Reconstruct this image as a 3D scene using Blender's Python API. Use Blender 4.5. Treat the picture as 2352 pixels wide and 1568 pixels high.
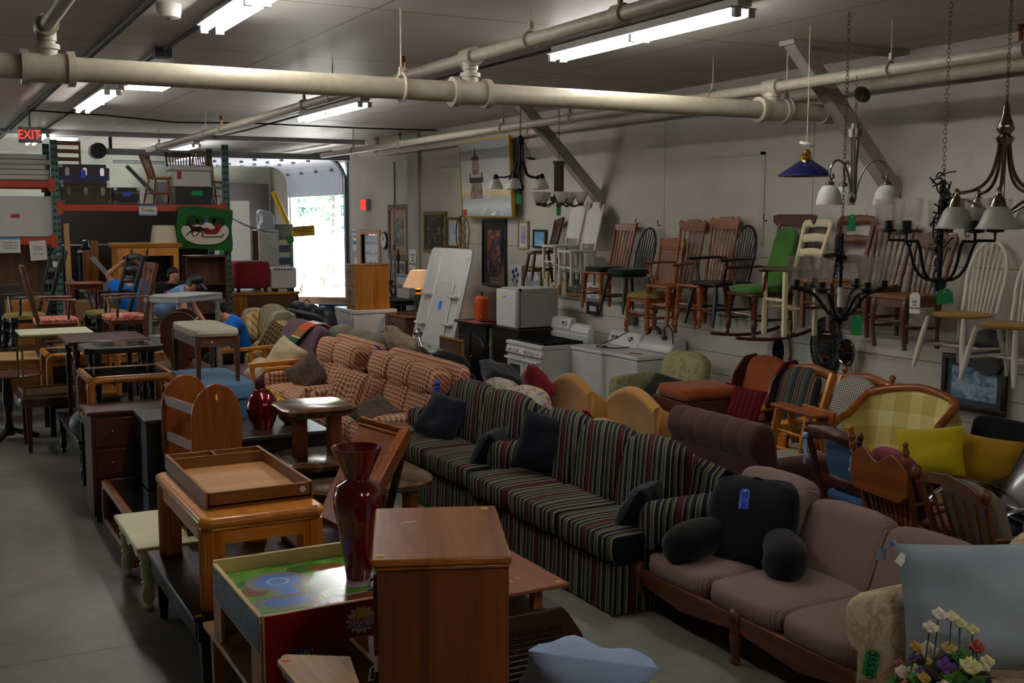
import bpy, math, random
from mathutils import Vector, Matrix, Euler, noise
rnd = random.Random(7)
R = math.radians
PI = math.pi
for o in list(bpy.data.objects):
 bpy.data.objects.remove(o)
S = bpy.context.scene
COL = S.collection

# ------------------------------------------------------------ camera
cd = bpy.data.cameras.new('camera')
cd.sensor_width = 36.0
cd.lens = 2553.0 / 2352.0 * 36.0
cd.clip_end = 300
cam = bpy.data.objects.new('camera', cd)
COL.objects.link(cam)
cam.location = (0, 0, 2.45)
cam.rotation_euler = (R(90 - 6.37), 0, R(-28.18))
S.camera = cam

# ------------------------------------------------------------ view, world, sun
S.view_settings.view_transform = 'Standard'
S.view_settings.look = 'None'
S.view_settings.gamma = 1.0
S.view_settings.use_curve_mapping = False
S.view_settings.exposure = 0.85
S.cycles.use_denoising = True
S.cycles.max_bounces = 7
S.cycles.diffuse_bounces = 4
S.cycles.sample_clamp_indirect = 6.0
W = bpy.data.worlds.new('world')
S.world = W
W.use_nodes = True
wn = W.node_tree
bg = wn.nodes['Background']
sky = wn.nodes.new('ShaderNodeTexSky')
sky.sky_type = 'NISHITA'
sky.sun_disc = False
sky.sun_elevation = R(48)
sky.sun_rotation = R(120)
wn.links.new(sky.outputs[0], bg.inputs[0])
SKY_STRENGTH = 1.5
bg.inputs[1].default_value = SKY_STRENGTH
sd = bpy.data.lights.new('sun', 'SUN')
sd.energy = 22.0
sd.angle = R(0.6)
sd.color = (1.0, 0.95, 0.86)
sun = bpy.data.objects.new('sun', sd)
COL.objects.link(sun)
sun.rotation_euler = (R(38), R(12), R(25))
TUBE_POWER = 27.0

# ------------------------------------------------------------ materials
def lin(c):
 return c / 12.92 if c <= 0.04045 else ((c + 0.055) / 1.055) ** 2.4
def hx(s):
 s = s.lstrip('#')
 return tuple(lin(int(s[i:i + 2], 16) / 255) for i in (0, 2, 4)) + (1.0,)
def col(c):
 return hx(c) if isinstance(c, str) else tuple(c) + (1.0,)
class NT:
 def __init__(self, name):
  self.m = bpy.data.materials.new(name)
  self.m.use_nodes = True
  self.t = self.m.node_tree
  self.b = self.t.nodes['Principled BSDF']
  self._tc = None
 def n(self, typ, **kw):
  x = self.t.nodes.new(typ)
  for k, v in kw.items():
   setattr(x, k, v)
  return x
 def l(self, a, b):
  self.t.links.new(a, b)
 def obj(self):
  if self._tc is None:
   self._tc = self.n('ShaderNodeTexCoord').outputs['Object']
  return self._tc
 def xyz(self):
  s = self.n('ShaderNodeSeparateXYZ')
  self.l(self.obj(), s.inputs[0])
  return s.outputs
 def math(self, op, a, b=None):
  x = self.n('ShaderNodeMath', operation=op)
  for i, v in enumerate((a, b)):
   if v is None:
    continue
   if isinstance(v, (int, float)):
    x.inputs[i].default_value = v
   else:
    self.l(v, x.inputs[i])
  return x.outputs[0]
 def noise(self, scale, detail=3, mapping=None, rough=0.55, dist=0.0):
  x = self.n('ShaderNodeTexNoise')
  x.inputs['Scale'].default_value = scale
  x.inputs['Detail'].default_value = detail
  x.inputs['Roughness'].default_value = rough
  x.inputs['Distortion'].default_value = dist
  src = self.obj()
  if mapping:
   mp = self.n('ShaderNodeMapping')
   mp.inputs['Scale'].default_value = mapping
   self.l(src, mp.inputs[0])
   src = mp.outputs[0]
  self.l(src, x.inputs['Vector'])
  return x.outputs['Fac']
 def ramp(self, fac, stops, interp='LINEAR'):
  r = self.n('ShaderNodeValToRGB')
  r.color_ramp.interpolation = interp
  e = r.color_ramp.elements
  while len(e) < len(stops):
   e.new(0.5)
  for i, (p, c) in enumerate(stops):
   e[i].position = p
   e[i].color = col(c)
  self.l(fac, r.inputs[0])
  return r.outputs[0]
 def mix(self, fac, a, b, typ='MIX'):
  x = self.n('ShaderNodeMix', data_type='RGBA', blend_type=typ)
  for s, v in ((0, fac), (6, a), (7, b)):
   if isinstance(v, (int, float)):
    x.inputs[s].default_value = v
   elif isinstance(v, (str, tuple)):
    x.inputs[s].default_value = col(v)
   else:
    self.l(v, x.inputs[s])
  return x.outputs[2]
 def color(self, sock):
  self.l(sock, self.b.inputs['Base Color'])
 def bump(self, fac, strength=0.2, dist=0.01):
  x = self.n('ShaderNodeBump')
  x.inputs['Strength'].default_value = strength
  x.inputs['Distance'].default_value = dist
  self.l(fac, x.inputs['Height'])
  self.l(x.outputs[0], self.b.inputs['Normal'])
 def p(self, **kw):
  for k, v in kw.items():
   self.b.inputs[k].default_value = v
  return self
MC = {}
def mat(name, c, rough=0.5, metal=0.0, var=0.12, scale=6.0, bump=0.0, coat=0.0, emit=None, estr=0.0, trans=0.0, sheen=0.0):
 if name in MC:
  return MC[name]
 k = NT(name)
 c = col(c)
 d = tuple(x * (1 - var) for x in c[:3])
 e = tuple(min(1, x * (1 + var * 0.6)) for x in c[:3])
 f = k.noise(scale, 4)
 k.color(k.ramp(f, [(0.3, d), (0.7, e)]))
 k.p(Roughness=rough, Metallic=metal)
 if coat:
  k.p(**{'Coat Weight': coat, 'Coat Roughness': 0.08})
 if bump:
  k.bump(k.noise(scale * 12, 2), bump, 0.004)
 if emit:
  k.b.inputs['Emission Color'].default_value = col(emit)
  k.p(**{'Emission Strength': estr})
 if trans:
  k.p(**{'Transmission Weight': trans})
 if sheen:
  k.p(**{'Sheen Weight': sheen})
 MC[name] = k.m
 return k.m
def wood(name, a, b, axis='x', scale=9.0, rough=0.36, coat=0.25, var=0.0):
 key = name + axis
 if key in MC:
  return MC[key]
 k = NT(key)
 s = [1.0, 1.0, 1.0]
 s['xyz'.index(axis)] = 0.07
 f = k.noise(scale, 5, tuple(s), 0.6, 1.2)
 g = k.noise(scale * 5, 2, tuple(s), 0.5, 0.4)
 mid = tuple((x + y) / 2 for x, y in zip(col(a)[:3], col(b)[:3]))
 c = k.ramp(f, [(0.3, a), (0.48, mid), (0.68, b)])
 c = k.mix(k.math('MULTIPLY', g, 0.35), c, a)
 k.color(c)
 k.p(Roughness=rough + .06, **{'Coat Weight': coat * .4, 'Coat Roughness': 0.15, 'Specular IOR Level': .4})
 MC[key] = k.m
 return k.m
def fabric(name, c, var=0.15, scale=5, rough=0.9, bump=0.25, weave=220):
 if name in MC:
  return MC[name]
 k = NT(name)
 c = col(c)[:3]
 f = k.noise(scale, 4)
 k.color(k.ramp(f, [(0.3, tuple(x * (1 - var) for x in c)), (0.7, tuple(min(1, x * (1 + var)) for x in c))]))
 k.p(Roughness=rough, **{'Specular IOR Level': 0.2, 'Sheen Weight': 0.15})
 k.bump(k.noise(weave, 2), bump, 0.003)
 MC[name] = k.m
 return k.m
def stripes(name, stops, period, axis='x', rough=0.9, off=0.0):
 """stops: [(pos, colour)] constant bands repeated along a local axis ('x','y','z' or sums such as 'yz')"""
 key = name + axis
 if key in MC:
  return MC[key]
 k = NT(key)
 o = k.xyz()
 s = None
 for ch in axis:
  v = o['XYZ'.index(ch.upper())]
  s = v if s is None else k.math('ADD', s, v)
 s = k.math('ADD', s, 40.0 + off)
 fr = k.math('FRACT', k.math('MULTIPLY', s, 1.0 / period))
 c = k.ramp(fr, stops, 'CONSTANT')
 n = k.noise(60, 2)
 c = k.mix(k.math('MULTIPLY', n, 0.22), c, (0.01, 0.01, 0.012))
 k.color(c)
 k.p(Roughness=rough, **{'Specular IOR Level': 0.2})
 k.bump(k.noise(200, 2), 0.2, 0.003)
 MC[key] = k.m
 return k.m
def checks(name, base, dark, pale, period, a1='x', a2='yz', rough=0.92, fine=True, duty=0.5):
 """woven check: bands along two local axes over a base cloth"""
 key = name + a1 + a2
 if key in MC:
  return MC[key]
 k = NT(key)
 o = k.xyz()
 def band(ax, per, d):
  s = None
  for ch in ax:
   v = o['XYZ'.index(ch.upper())]
   s = v if s is None else k.math('ADD', s, v)
  fr = k.math('FRACT', k.math('MULTIPLY', k.math('ADD', s, 40.0), 1.0 / per))
  return k.math('LESS_THAN', fr, d)
 u = band(a1, period, duty)
 v = band(a2, period, duty)
 tot = k.math('MULTIPLY', k.math('ADD', u, v), 0.5)
 mid = tuple(x * 0.5 + y * 0.5 for x, y in zip(col(pale)[:3], col(dark)[:3]))
 c = k.ramp(tot, [(0.0, pale), (0.3, mid), (0.75, dark)], 'CONSTANT')
 n = k.noise(25, 3)
 c = k.mix(k.math('MULTIPLY', n, 0.3), c, base)
 k.color(c)
 k.p(Roughness=rough, **{'Specular IOR Level': 0.2})
 k.bump(k.noise(180, 2), 0.2, 0.003)
 MC[key] = k.m
 return k.m
def blotch(name, stops, scale=6, rough=0.85, detail=2, metal=0.0, dist=0.5, bump=0.0, mapping=None):
 if name in MC:
  return MC[name]
 k = NT(name)
 f = k.noise(scale, detail, mapping, 0.5, dist)
 k.color(k.ramp(f, stops))
 k.p(Roughness=rough, Metallic=metal)
 if bump:
  k.bump(f, bump, 0.02)
 MC[name] = k.m
 return k.m
def glass(name, c=(1, 1, 1), rough=0.05, seed=0.0, thin=0.75):
 if name in MC:
  return MC[name]
 k = NT(name)
 k.p(**{'Base Color': col(c), 'Roughness': rough, 'Transmission Weight': 1.0, 'IOR': 1.35})
 f = k.noise(30, 2)
 k.color(k.ramp(f, [(0.0, tuple(x * 0.9 for x in col(c)[:3])), (1.0, c)]))
 if seed:
  k.bump(k.noise(90, 2), seed, 0.004)
 tr = k.n('ShaderNodeBsdfTransparent')
 mx = k.n('ShaderNodeMixShader')
 mx.inputs[0].default_value = thin
 out = k.t.nodes['Material Output']
 k.l(k.b.outputs[0], mx.inputs[1])
 k.l(tr.outputs[0], mx.inputs[2])
 k.l(mx.outputs[0], out.inputs[0])
 MC[name] = k.m
 return k.m

# ------------------------------------------------------------ mesh builder
def TM(loc=(0, 0, 0), rot=(0, 0, 0), sc=(1, 1, 1)):
 return Matrix.Translation(loc) @ Euler([R(a) for a in rot]).to_matrix().to_4x4() @ Matrix.Diagonal(tuple(sc) + (1,))
class MB:
 def __init__(s):
  s.v = []; s.f = []; s.T = Matrix.Identity(4); s.st = []
 def at(s, loc=(0, 0, 0), rot=(0, 0, 0), sc=(1, 1, 1)):
  s.T = TM(loc, rot, sc)
  return s
 def add(s, vs, fs):
  n = len(s.v)
  s.v += [s.T @ Vector(p) for p in vs]
  s.f += [tuple(n + i for i in q) for q in fs]
  return s
 def bx(s, x0, x1, y0, y1, z0, z1):
  v = [(x, y, z) for z in (z0, z1) for y in (y0, y1) for x in (x0, x1)]
  return s.add(v, [(0, 2, 3, 1), (4, 5, 7, 6), (0, 1, 5, 4), (2, 6, 7, 3), (0, 4, 6, 2), (1, 3, 7, 5)])
 def box(s, c, d):
  return s.bx(c[0] - d[0] / 2, c[0] + d[0] / 2, c[1] - d[1] / 2, c[1] + d[1] / 2, c[2] - d[2] / 2, c[2] + d[2] / 2)
 def rings(s, rs, close=False, cap=True):
  n = len(rs[0])
  vs = [p for r in rs for p in r]
  fs = []
  m = len(rs)
  for i in range(m if close else m - 1):
   j = (i + 1) % m
   for k in range(n):
    l = (k + 1) % n
    fs.append((i * n + k, i * n + l, j * n + l, j * n + k))
  if cap and not close:
   fs.append(tuple(range(n - 1, -1, -1)))
   fs.append(tuple((m - 1) * n + k for k in range(n)))
  return s.add(vs, fs)
 def bar(s, p0, p1, w, h, w1=None, h1=None, up=None):
  p0 = Vector(p0); p1 = Vector(p1)
  d = (p1 - p0).normalized()
  u = Vector(up) if up else (Vector((0, 0, 1)) if abs(d.z) < 0.9 else Vector((0, 1, 0)))
  a = d.cross(u).normalized(); b = a.cross(d).normalized()
  rs = []
  for p, ww, hh in ((p0, w, h), (p1, w1 or w, h1 or h)):
   rs.append([p + a * (x * ww / 2) + b * (y * hh / 2) for x, y in ((-1, -1), (1, -1), (1, 1), (-1, 1))])
  return s.rings(rs)
 def tube(s, pts, r, n=8, close=False, flat=1.0):
  pts = [Vector(p) for p in pts]
  m = len(pts)
  rs = []
  pa = None
  for i, p in enumerate(pts):
   if close:
    d = pts[(i + 1) % m] - pts[i - 1]
   else:
    d = pts[min(i + 1, m - 1)] - pts[max(i - 1, 0)]
   if d.length < 1e-9:
    d = Vector((0, 0, 1))
   d.normalize()
   if pa is None:
    u = Vector((0, 0, 1)) if abs(d.z) < 0.9 else Vector((0, 1, 0))
    a = d.cross(u).normalized()
   else:
    a = (pa - d * pa.dot(d)).normalized()
   pa = a
   b = d.cross(a)
   rr = r[i] if isinstance(r, (list, tuple)) else r
   rs.append([p + a * (rr * math.cos(2 * PI * k / n)) + b * (rr * flat * math.sin(2 * PI * k / n)) for k in range(n)])
  return s.rings(rs, close)
 def turned(s, p0, p1, prof, n=10):
  p0 = Vector(p0); p1 = Vector(p1)
  d = p1 - p0
  return s.tube([p0 + d * t for t, _ in prof], [r for _, r in prof], n)
 def lathe(s, prof, n=20, close=False, cap=True):
  rs = [[(r * math.cos(2 * PI * k / n), r * math.sin(2 * PI * k / n), z) for k in range(n)] for r, z in prof]
  return s.rings(rs, close, cap)
 def prism(s, poly, t0, t1, ax='z'):
  n = len(poly)
  def P(u, v, t):
   return {'z': (u, v, t), 'y': (u, t, v), 'x': (t, u, v)}[ax]
  vs = [P(u, v, t0) for u, v in poly] + [P(u, v, t1) for u, v in poly]
  fs = [tuple(range(n - 1, -1, -1)), tuple(range(n, 2 * n))]
  fs += [(i, (i + 1) % n, n + (i + 1) % n, n + i) for i in range(n)]
  return s.add(vs, fs)
 def ball(s, c, r, n=12, m=8):
  rr = r if isinstance(r, (tuple, list)) else (r, r, r)
  rs = []
  for i in range(m + 1):
   t = PI * (0.02 + 0.96 * i / m)
   rs.append([(c[0] + rr[0] * math.sin(t) * math.cos(2 * PI * k / n), c[1] + rr[1] * math.sin(t) * math.sin(2 * PI * k / n), c[2] - rr[2] * math.cos(t)) for k in range(n)])
  return s.rings(rs)
 def pad(s, c, d, e=0.35, n=10, crown=0.0, sag=0.0):
  """rounded cushion block: superellipsoid of size d centred at c; crown swells top, sag droops it"""
  N = n
  def pw(x, q):
   return math.copysign(abs(x) ** q, x)
  rs = []
  M2 = 4 * N
  for i in range(N + 1):
   t = -PI / 2 + PI * (0.015 + 0.97 * i / N)
   ct, st = pw(math.cos(t), e), pw(math.sin(t), e)
   ring = []
   for k in range(M2):
    a = 2 * PI * (k + 0.5) / M2
    x, y = ct * pw(math.cos(a), e), ct * pw(math.sin(a), e)
    z = st
    z += crown * (1 - x * x) * (1 - y * y) * (1 if st > 0 else -0.3) - sag * (1 - x * x) * (1 - y * y) * (st > 0)
    ring.append((c[0] + x * d[0] / 2, c[1] + y * d[1] / 2, c[2] + z * d[2] / 2))
   rs.append(ring)
  return s.rings(rs)
 def pillow(s, w, h, t, n=12, pinch=0.06, wob=0.0, seed=0):
  """throw pillow lying in local xz plane (thickness along y), pointed corners"""
  vs = []; fs = []
  for side in (1, -1):
   b = len(vs)
   for i in range(n + 1):
    for j in range(n + 1):
     u, v = 2 * i / n - 1, 2 * j / n - 1
     px = u * (1 - pinch * (1 - v * v) * abs(u) ** 2)
     pz = v * (1 - pinch * (1 - u * u) * abs(v) ** 2)
     th = max(0.0, (1 - u ** 4) * (1 - v ** 4)) ** 0.55
     if wob:
      q = noise.noise(Vector((u * 1.7 + seed, v * 1.7, side * 3 + seed)))
      th *= 1 + wob * q
     vs.append((px * w / 2, side * (th * t / 2 + 0.002), pz * h / 2))
   for i in range(n):
    for j in range(n):
     a = b + i * (n + 1) + j
     q = (a, a + n + 1, a + n + 2, a + 1)
     fs.append(q if side < 0 else q[::-1])
  m = (n + 1) ** 2
  edge = [i for i in range(n + 1)] + [i * (n + 1) + n for i in range(1, n + 1)] + [n * (n + 1) + j for j in range(n - 1, -1, -1)] + [i * (n + 1) for i in range(n - 1, 0, -1)]
  for q in range(len(edge)):
   a, c = edge[q], edge[(q + 1) % len(edge)]
   fs.append((a, c, c + m, a + m))
  return s.add(vs, fs)
 def grid(s, fn, nu, nv, th=0.0):
  """sheet fn(u,v)->point; th gives thickness along -normal approx (offset by fn normal)"""
  P = [[Vector(fn(i / nu, j / nv)) for j in range(nv + 1)] for i in range(nu + 1)]
  vs = []; fs = []
  def idx(l, i, j):
   return l * (nu + 1) * (nv + 1) + i * (nv + 1) + j
  layers = 2 if th else 1
  for l in range(layers):
   for i in range(nu + 1):
    for j in range(nv + 1):
     p = P[i][j]
     if l:
      du = P[min(i + 1, nu)][j] - P[max(i - 1, 0)][j]
      dv = P[i][min(j + 1, nv)] - P[i][max(j - 1, 0)]
      nn = du.cross(dv)
      p = p - (nn.normalized() if nn.length > 1e-9 else Vector((0, 0, 1))) * th
     vs.append(tuple(p))
  for i in range(nu):
   for j in range(nv):
    q = (idx(0, i, j), idx(0, i + 1, j), idx(0, i + 1, j + 1), idx(0, i, j + 1))
    fs.append(q)
    if th:
     fs.append(tuple(x + (nu + 1) * (nv + 1) for x in q[::-1]))
  if th:
   o = (nu + 1) * (nv + 1)
   bd = [(i, 0) for i in range(nu + 1)] + [(nu, j) for j in range(1, nv + 1)] + [(i, nv) for i in range(nu - 1, -1, -1)] + [(0, j) for j in range(nv - 1, 0, -1)]
   for q in range(len(bd)):
    a, b = idx(0, *bd[q]), idx(0, *bd[(q + 1) % len(bd)])
    fs.append((b, a, a + o, b + o))
  return s.add(vs, fs)
 def build(s, name, m, parent=None, bevel=0.0, sub=0, ang=38, loc=None):
  me = bpy.data.meshes.new(name)
  me.from_pydata([tuple(p) for p in s.v], [], s.f)
  me.update()
  me.polygons.foreach_set('use_smooth', [True] * len(me.polygons))
  if sub == 0:
   me.set_sharp_from_angle(angle=R(ang))
  me.materials.append(m)
  o = bpy.data.objects.new(name, me)
  COL.objects.link(o)
  if parent is not None:
   o.parent = parent
  if loc is not None:
   o.location = loc
  if bevel:
   b = o.modifiers.new('bevel', 'BEVEL')
   b.width = bevel; b.segments = 2; b.limit_method = 'ANGLE'; b.angle_limit = R(40)
  if sub:
   b = o.modifiers.new('subdivision', 'SUBSURF')
   b.levels = sub; b.render_levels = sub
  return o
def tag(o, label=None, cat=None, group=None, kind=None):
 if label: o['label'] = label
 if cat: o['category'] = cat
 if group: o['group'] = group
 if kind: o['kind'] = kind
 return o
def thing(name, label, cat, loc=(0, 0, 0), rz=0.0, group=None, rot=None):
 o = bpy.data.objects.new(name, None)
 o.empty_display_size = 0.1
 COL.objects.link(o)
 o.location = loc
 o.rotation_euler = tuple(R(a) for a in rot) if rot else (0, 0, R(rz))
 return tag(o, label, cat, group)
def solo(name, mb, m, label, cat, loc=(0, 0, 0), rz=0.0, group=None, rot=None, **kw):
 o = mb.build(name, m, None, **kw)
 o.location = loc
 o.rotation_euler = tuple(R(a) for a in rot) if rot else (0, 0, R(rz))
 return tag(o, label, cat, group)
def struct(name, mb, m, parent=None, **kw):
 o = mb.build(name, m, parent, **kw)
 if parent is None:
  o['kind'] = 'structure'
 return o
def dup(root, loc, rz=0.0, label=None, group=None, rot=None):
 def cp(o, par):
  c = o.copy()
  COL.objects.link(c)
  c.parent = par
  for ch in list(o.children):
   cp(ch, c)
  return c
 c = cp(root, None)
 c.location = loc
 c.rotation_euler = tuple(R(a) for a in rot) if rot else (0, 0, R(rz))
 if label: c['label'] = label
 if group: c['group'] = group
 return c
def text(name, body, size, m, parent, loc, rot, align='CENTER', ext=0.001, sx=1.0):
 cu = bpy.data.curves.new(name, 'FONT')
 cu.body = body
 cu.size = size
 cu.align_x = align
 cu.align_y = 'CENTER'
 cu.extrude = ext
 cu.space_line = 0.9
 tmp = bpy.data.objects.new('tmp_text', cu)
 COL.objects.link(tmp)
 dg = bpy.context.evaluated_depsgraph_get()
 me = bpy.data.meshes.new_from_object(tmp.evaluated_get(dg))
 bpy.data.objects.remove(tmp)
 bpy.data.curves.remove(cu)
 me.name = name
 me.materials.clear()
 me.materials.append(m)
 o = bpy.data.objects.new(name, me)
 COL.objects.link(o)
 o.parent = parent
 o.location = loc
 o.rotation_euler = tuple(R(a) for a in rot)
 o.scale = (sx, 1, 1)
 return o
def arc(c, r, a0, a1, n, plane='xz', ry=None):
 ry = ry or r
 out = []
 for i in range(n + 1):
  a = R(a0 + (a1 - a0) * i / n)
  u, v = r * math.cos(a), ry * math.sin(a)
  out.append({'xz': (c[0] + u, c[1], c[2] + v), 'xy': (c[0] + u, c[1] + v, c[2]), 'yz': (c[0], c[1] + u, c[2] + v)}[plane])
 return out
def bez(p0, p1, p2, p3, n=10):
 p0, p1, p2, p3 = map(Vector, (p0, p1, p2, p3))
 out = []
 for i in range(n + 1):
  t = i / n; q = 1 - t
  out.append(p0 * q ** 3 + p1 * 3 * q * q * t + p2 * 3 * q * t * t + p3 * t ** 3)
 return out
def rrect(w, h, r, n=5, cx=0, cy=0):
 out = []
 for sx, sy, a0 in ((1, 1, 0), (-1, 1, 90), (-1, -1, 180), (1, -1, 270)):
  for i in range(n + 1):
   a = R(a0 + 90 * i / n)
   out.append((cx + sx * (w / 2 - r) + r * math.cos(a), cy + sy * (h / 2 - r) + r * math.sin(a)))
 return out
# ============================================================ the setting
def wall_paint(name, a, b, seams=None, stain=0.35):
 k = NT(name)
 f = k.noise(1.3, 6, None, 0.62)
 c = k.ramp(f, [(0.25, a), (0.75, b)])
 st = k.noise(2.2, 5, (1, 1, 0.25), 0.7)
 c = k.mix(k.math('MULTIPLY', k.math('GREATER_THAN', st, 0.64), stain * 0.25), c, '#6b665c')
 if seams:
  o = k.xyz()
  tot = None
  for ax, per, wd, off in seams:
   fr = k.math('FRACT', k.math('MULTIPLY', k.math('ADD', o['XYZ'.index(ax)], 80 + off), 1 / per))
   q = k.math('LESS_THAN', fr, wd / per)
   tot = q if tot is None else k.math('MAXIMUM', tot, q)
  c = k.mix(k.math('MULTIPLY', tot, 0.75), c, '#35322e')
 k.color(c)
 k.p(Roughness=0.6)
 k.bump(k.noise(9, 4), 0.06, 0.02)
 return k.m
def floor_mat():
 k = NT('concrete_floor')
 f = k.noise(0.8, 7, None, 0.65, 0.6)
 g = k.noise(9, 5, None, 0.7)
 c = k.ramp(f, [(0.28, '#5f5c55'), (0.5, '#86827a'), (0.72, '#a39e94')])
 c = k.mix(k.math('MULTIPLY', g, 0.3), c, '#5c5953')
 o = k.xyz()
 fr = k.math('FRACT', k.math('MULTIPLY', k.math('ADD', o[1], 41.1), 1 / 3.66))
 c = k.mix(k.math('MULTIPLY', k.math('LESS_THAN', fr, 0.003), 0.7), c, '#2d2b28')
 k.color(c)
 k.p(Roughness=0.42)
 k.bump(g, 0.05, 0.01)
 return k.m
WALL = wall_paint('white_wall_paint', '#a29c90', '#b4ada1', [('Y', 2.44, 0.009, -0.41), ('Z', 2.2, 0.009, -0.63)])
BOARD = wall_paint('white_board_paint', '#b4aea3', '#c9c3b7', [('Z', 0.232, 0.009, 0.0)], 1.2)
CEIL = wall_paint('ceiling_paint', '#b0aba2', '#c5bfb5', [('Y', 2.44, 0.022, 0.35), ('X', 1.46, 0.018, 0.3)], 0.5)
CEIL.node_tree.nodes['Principled BSDF'].inputs['Roughness'].default_value = 0.48
BACKW = wall_paint('back_wall_paint', '#a7aea0', '#bcc2b3')
WX = 7.75
struct('floor', MB().bx(-8, 7.9, -5, 27.3, -0.2, 0), floor_mat())
struct('ceiling', MB().bx(-8, 7.9, -5, 27.3, 3.9, 4.05), CEIL)
DY0, DY1, DZ = 19.80, 20.72, 2.12     # office door
GY0, GY1, GZ = 21.45, 25.3, 3.55     # roll-up door opening
m = MB()
m.bx(WX, WX + .15, -5, DY0, 0, 3.9)
m.bx(WX, WX + .15, DY0, DY1, DZ, 3.9)
m.bx(WX, WX + .15, DY1, GY0, 0, 3.9)
m.bx(WX, WX + .15, GY0, GY1, GZ, 3.9)
m.bx(WX, WX + .15, GY1, 27.3, 0, 3.9)
struct('wall_right', m, WALL)
struct('wall_back', MB().bx(-8, WX, 27.0, 27.3, 0, 3.9), BACKW)
struct('wall_left', MB().bx(-8.2, -8, -5, 19.5, 0, 3.9).bx(-8.2, -8, 23.7, 27.3, 0, 3.9).bx(-8.2, -8, 19.5, 23.7, 3.2, 3.9), WALL)  # unseen opening added here to let daylight into the far end
struct('wall_front', MB().bx(-8, WX, -5.2, -5, 0, 3.9), WALL)
struct('trim_1', MB().bx(WX - .035, WX, 2.5, 13.7, 0, 1.365), BOARD)
struct('trim_2', MB().bx(WX - .055, WX, 2.5, 13.7, 1.368, 1.40), mat('trim_grey', '#8d897f', .6))
WPAINT = mat('white_paint', '#bdb8ad', .55, var=.08, bump=.05)
struct('trim_3', MB().bx(WX - .05, WX, 17.80, 18.27, 0, 3.9), mat('column_paint', '#9b968c', .6, var=.15, scale=3))
# patched hatch on the upper wall
m = MB().bx(WX - .012, WX, 8.95, 9.02, 2.15, 3.12).bx(WX - .012, WX, 8.95, 9.95, 3.09, 3.12)
struct('trim_4', m, mat('hatch_trim', '#a59f94', .6))
# office door in its wooden frame
PINE = wood('pine_frame', '#a9805a', '#c39a70', 'z', 6, .5, 0.05)
m = MB().bx(WX - .03, WX + .15, DY0 - .11, DY0, 0, DZ + .1).bx(WX - .03, WX + .15, DY1, DY1 + .11, 0, DZ + .1).bx(WX - .03, WX + .15, DY0, DY1, DZ, DZ + .1)
struct('trim_5', m, PINE, bevel=.006)
m = MB().bx(WX + .06, WX + .10, DY0 + .01, DY1 - .01, 0.01, DZ - .01)
d = struct('door_1', m, mat('office_door_white', '#cfd0d6', .45, var=.05))
k = NT('whiteboard_writing')
o_ = k.xyz()
q = k.noise(28, 3, (1, .6, 3))
bandz = k.math('LESS_THAN', k.math('FRACT', k.math('MULTIPLY', o_[2], 5.2)), 0.3)
k.color(k.mix(k.math('MULTIPLY', bandz, k.math('GREATER_THAN', q, 0.52)), '#dfe0e6', '#6a4a86'))
k.p(Roughness=.3)
MB().bx(WX + .05, WX + .06, DY0 + .08, DY1 - .1, 1.0, 2.0).build('notice_panel', k.m, d)
MB().ball((WX + .03, DY0 + .1, 1.0), .03).build('door_handle', mat('brass', '#a98b45', .25, .9), d)
struct('wall_office', MB().bx(WX + .5, WX + .55, 19.2, 21.3, 0, 2.6), WALL)

# roll-up door: curved panels, tracks, spring bar
STEEL = mat('galvanised_steel', '#7d8387', .4, .8, .2, 5)
DSTEEL = mat('dark_steel', '#23242a', .5, .5, .2)
BLACKM = mat('black_metal', '#0d0d0f', .45, .4, .2)
gd = thing('roll_up_door', 'half-raised white sectional roll-up door over the bright loading opening', 'garage door', (WX, 23.4, 0))
DW = mat('roll_up_door_white', '#b7bcc9', .45, var=.06)
def track_pt(s):
 # arc-length position up the track: vertical to 3.2, curve r=.4, then level towards the room
 if s < 3.2:
  return (-.10, s)
 a = (s - 3.2) / .4
 if a < PI / 2:
  return (-.10 - .4 + .4 * math.cos(a), 3.2 + .4 * math.sin(a))
 return (-.5 - (s - 3.2 - .4 * PI / 2), 3.6)
for i in range(6):
 s0 = 2.90 + i * .545
 pts = [track_pt(s0 + .54 * j / 6) for j in range(7)]
 m = MB()
 out = [p for p in pts]
 inn = []
 for j, p in enumerate(pts):
  a = pts[min(j + 1, 6)]; b = pts[max(j - 1, 0)]
  d_ = Vector((a[0] - b[0], a[1] - b[1])).normalized()
  inn.append((p[0] + d_.y * .045, p[1] - d_.x * .045))
 m.prism(out + inn[::-1], -1.90, 1.90, 'y')
 pn = m.build('door_panel', DW, gd)
 hm = MB()
 for yy in (-1.5, -.5, .5, 1.5):
  hm.box((pts[-1][0] - .02, yy, pts[-1][1] - .02), (.06, .07, .05))
 hm.build('hinge', STEEL, pn)
for sy in (-1.93, 1.93):
 m = MB()
 m.tube([(-.06, sy, 0.02), (-.06, sy, 3.2)] + [(-.5 + .44 * math.cos(R(a)), sy, 3.2 + .44 * math.sin(R(a))) for a in range(10, 91, 16)] + [(-3.9, sy, 3.64)], .035, 6)
 m.build('track', STEEL, gd)
 MB().bx(-.03, 0, sy - .06, sy + .06, 0, 3.55).build('jamb_angle', STEEL, gd)
m = MB().tube([(-.25, -2.0, 3.74), (-.25, 2.0, 3.74)], .03, 8)
for yy in (-1.3, -.4, .6):
 m.tube([(-.25, yy - .4, 3.74), (-.25, yy + .4, 3.74)], .055, 10)
m.build('torsion_spring', DSTEEL, gd)
ob = thing('door_opener_rail', 'dark steel opener rail with round motor below the ceiling', 'door opener', (4.9, 21.1, 3.62))
MB().bx(-1.85, 2.75, -.05, .05, -.06, .05).build('rail', STEEL, ob)
MB().at((-1.95, 0, 0), (90, 0, 0)).lathe([(.02, -.16), (.14, -.15), (.14, .15), (.02, .16)], 16).build('motor', BLACKM, ob)
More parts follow.
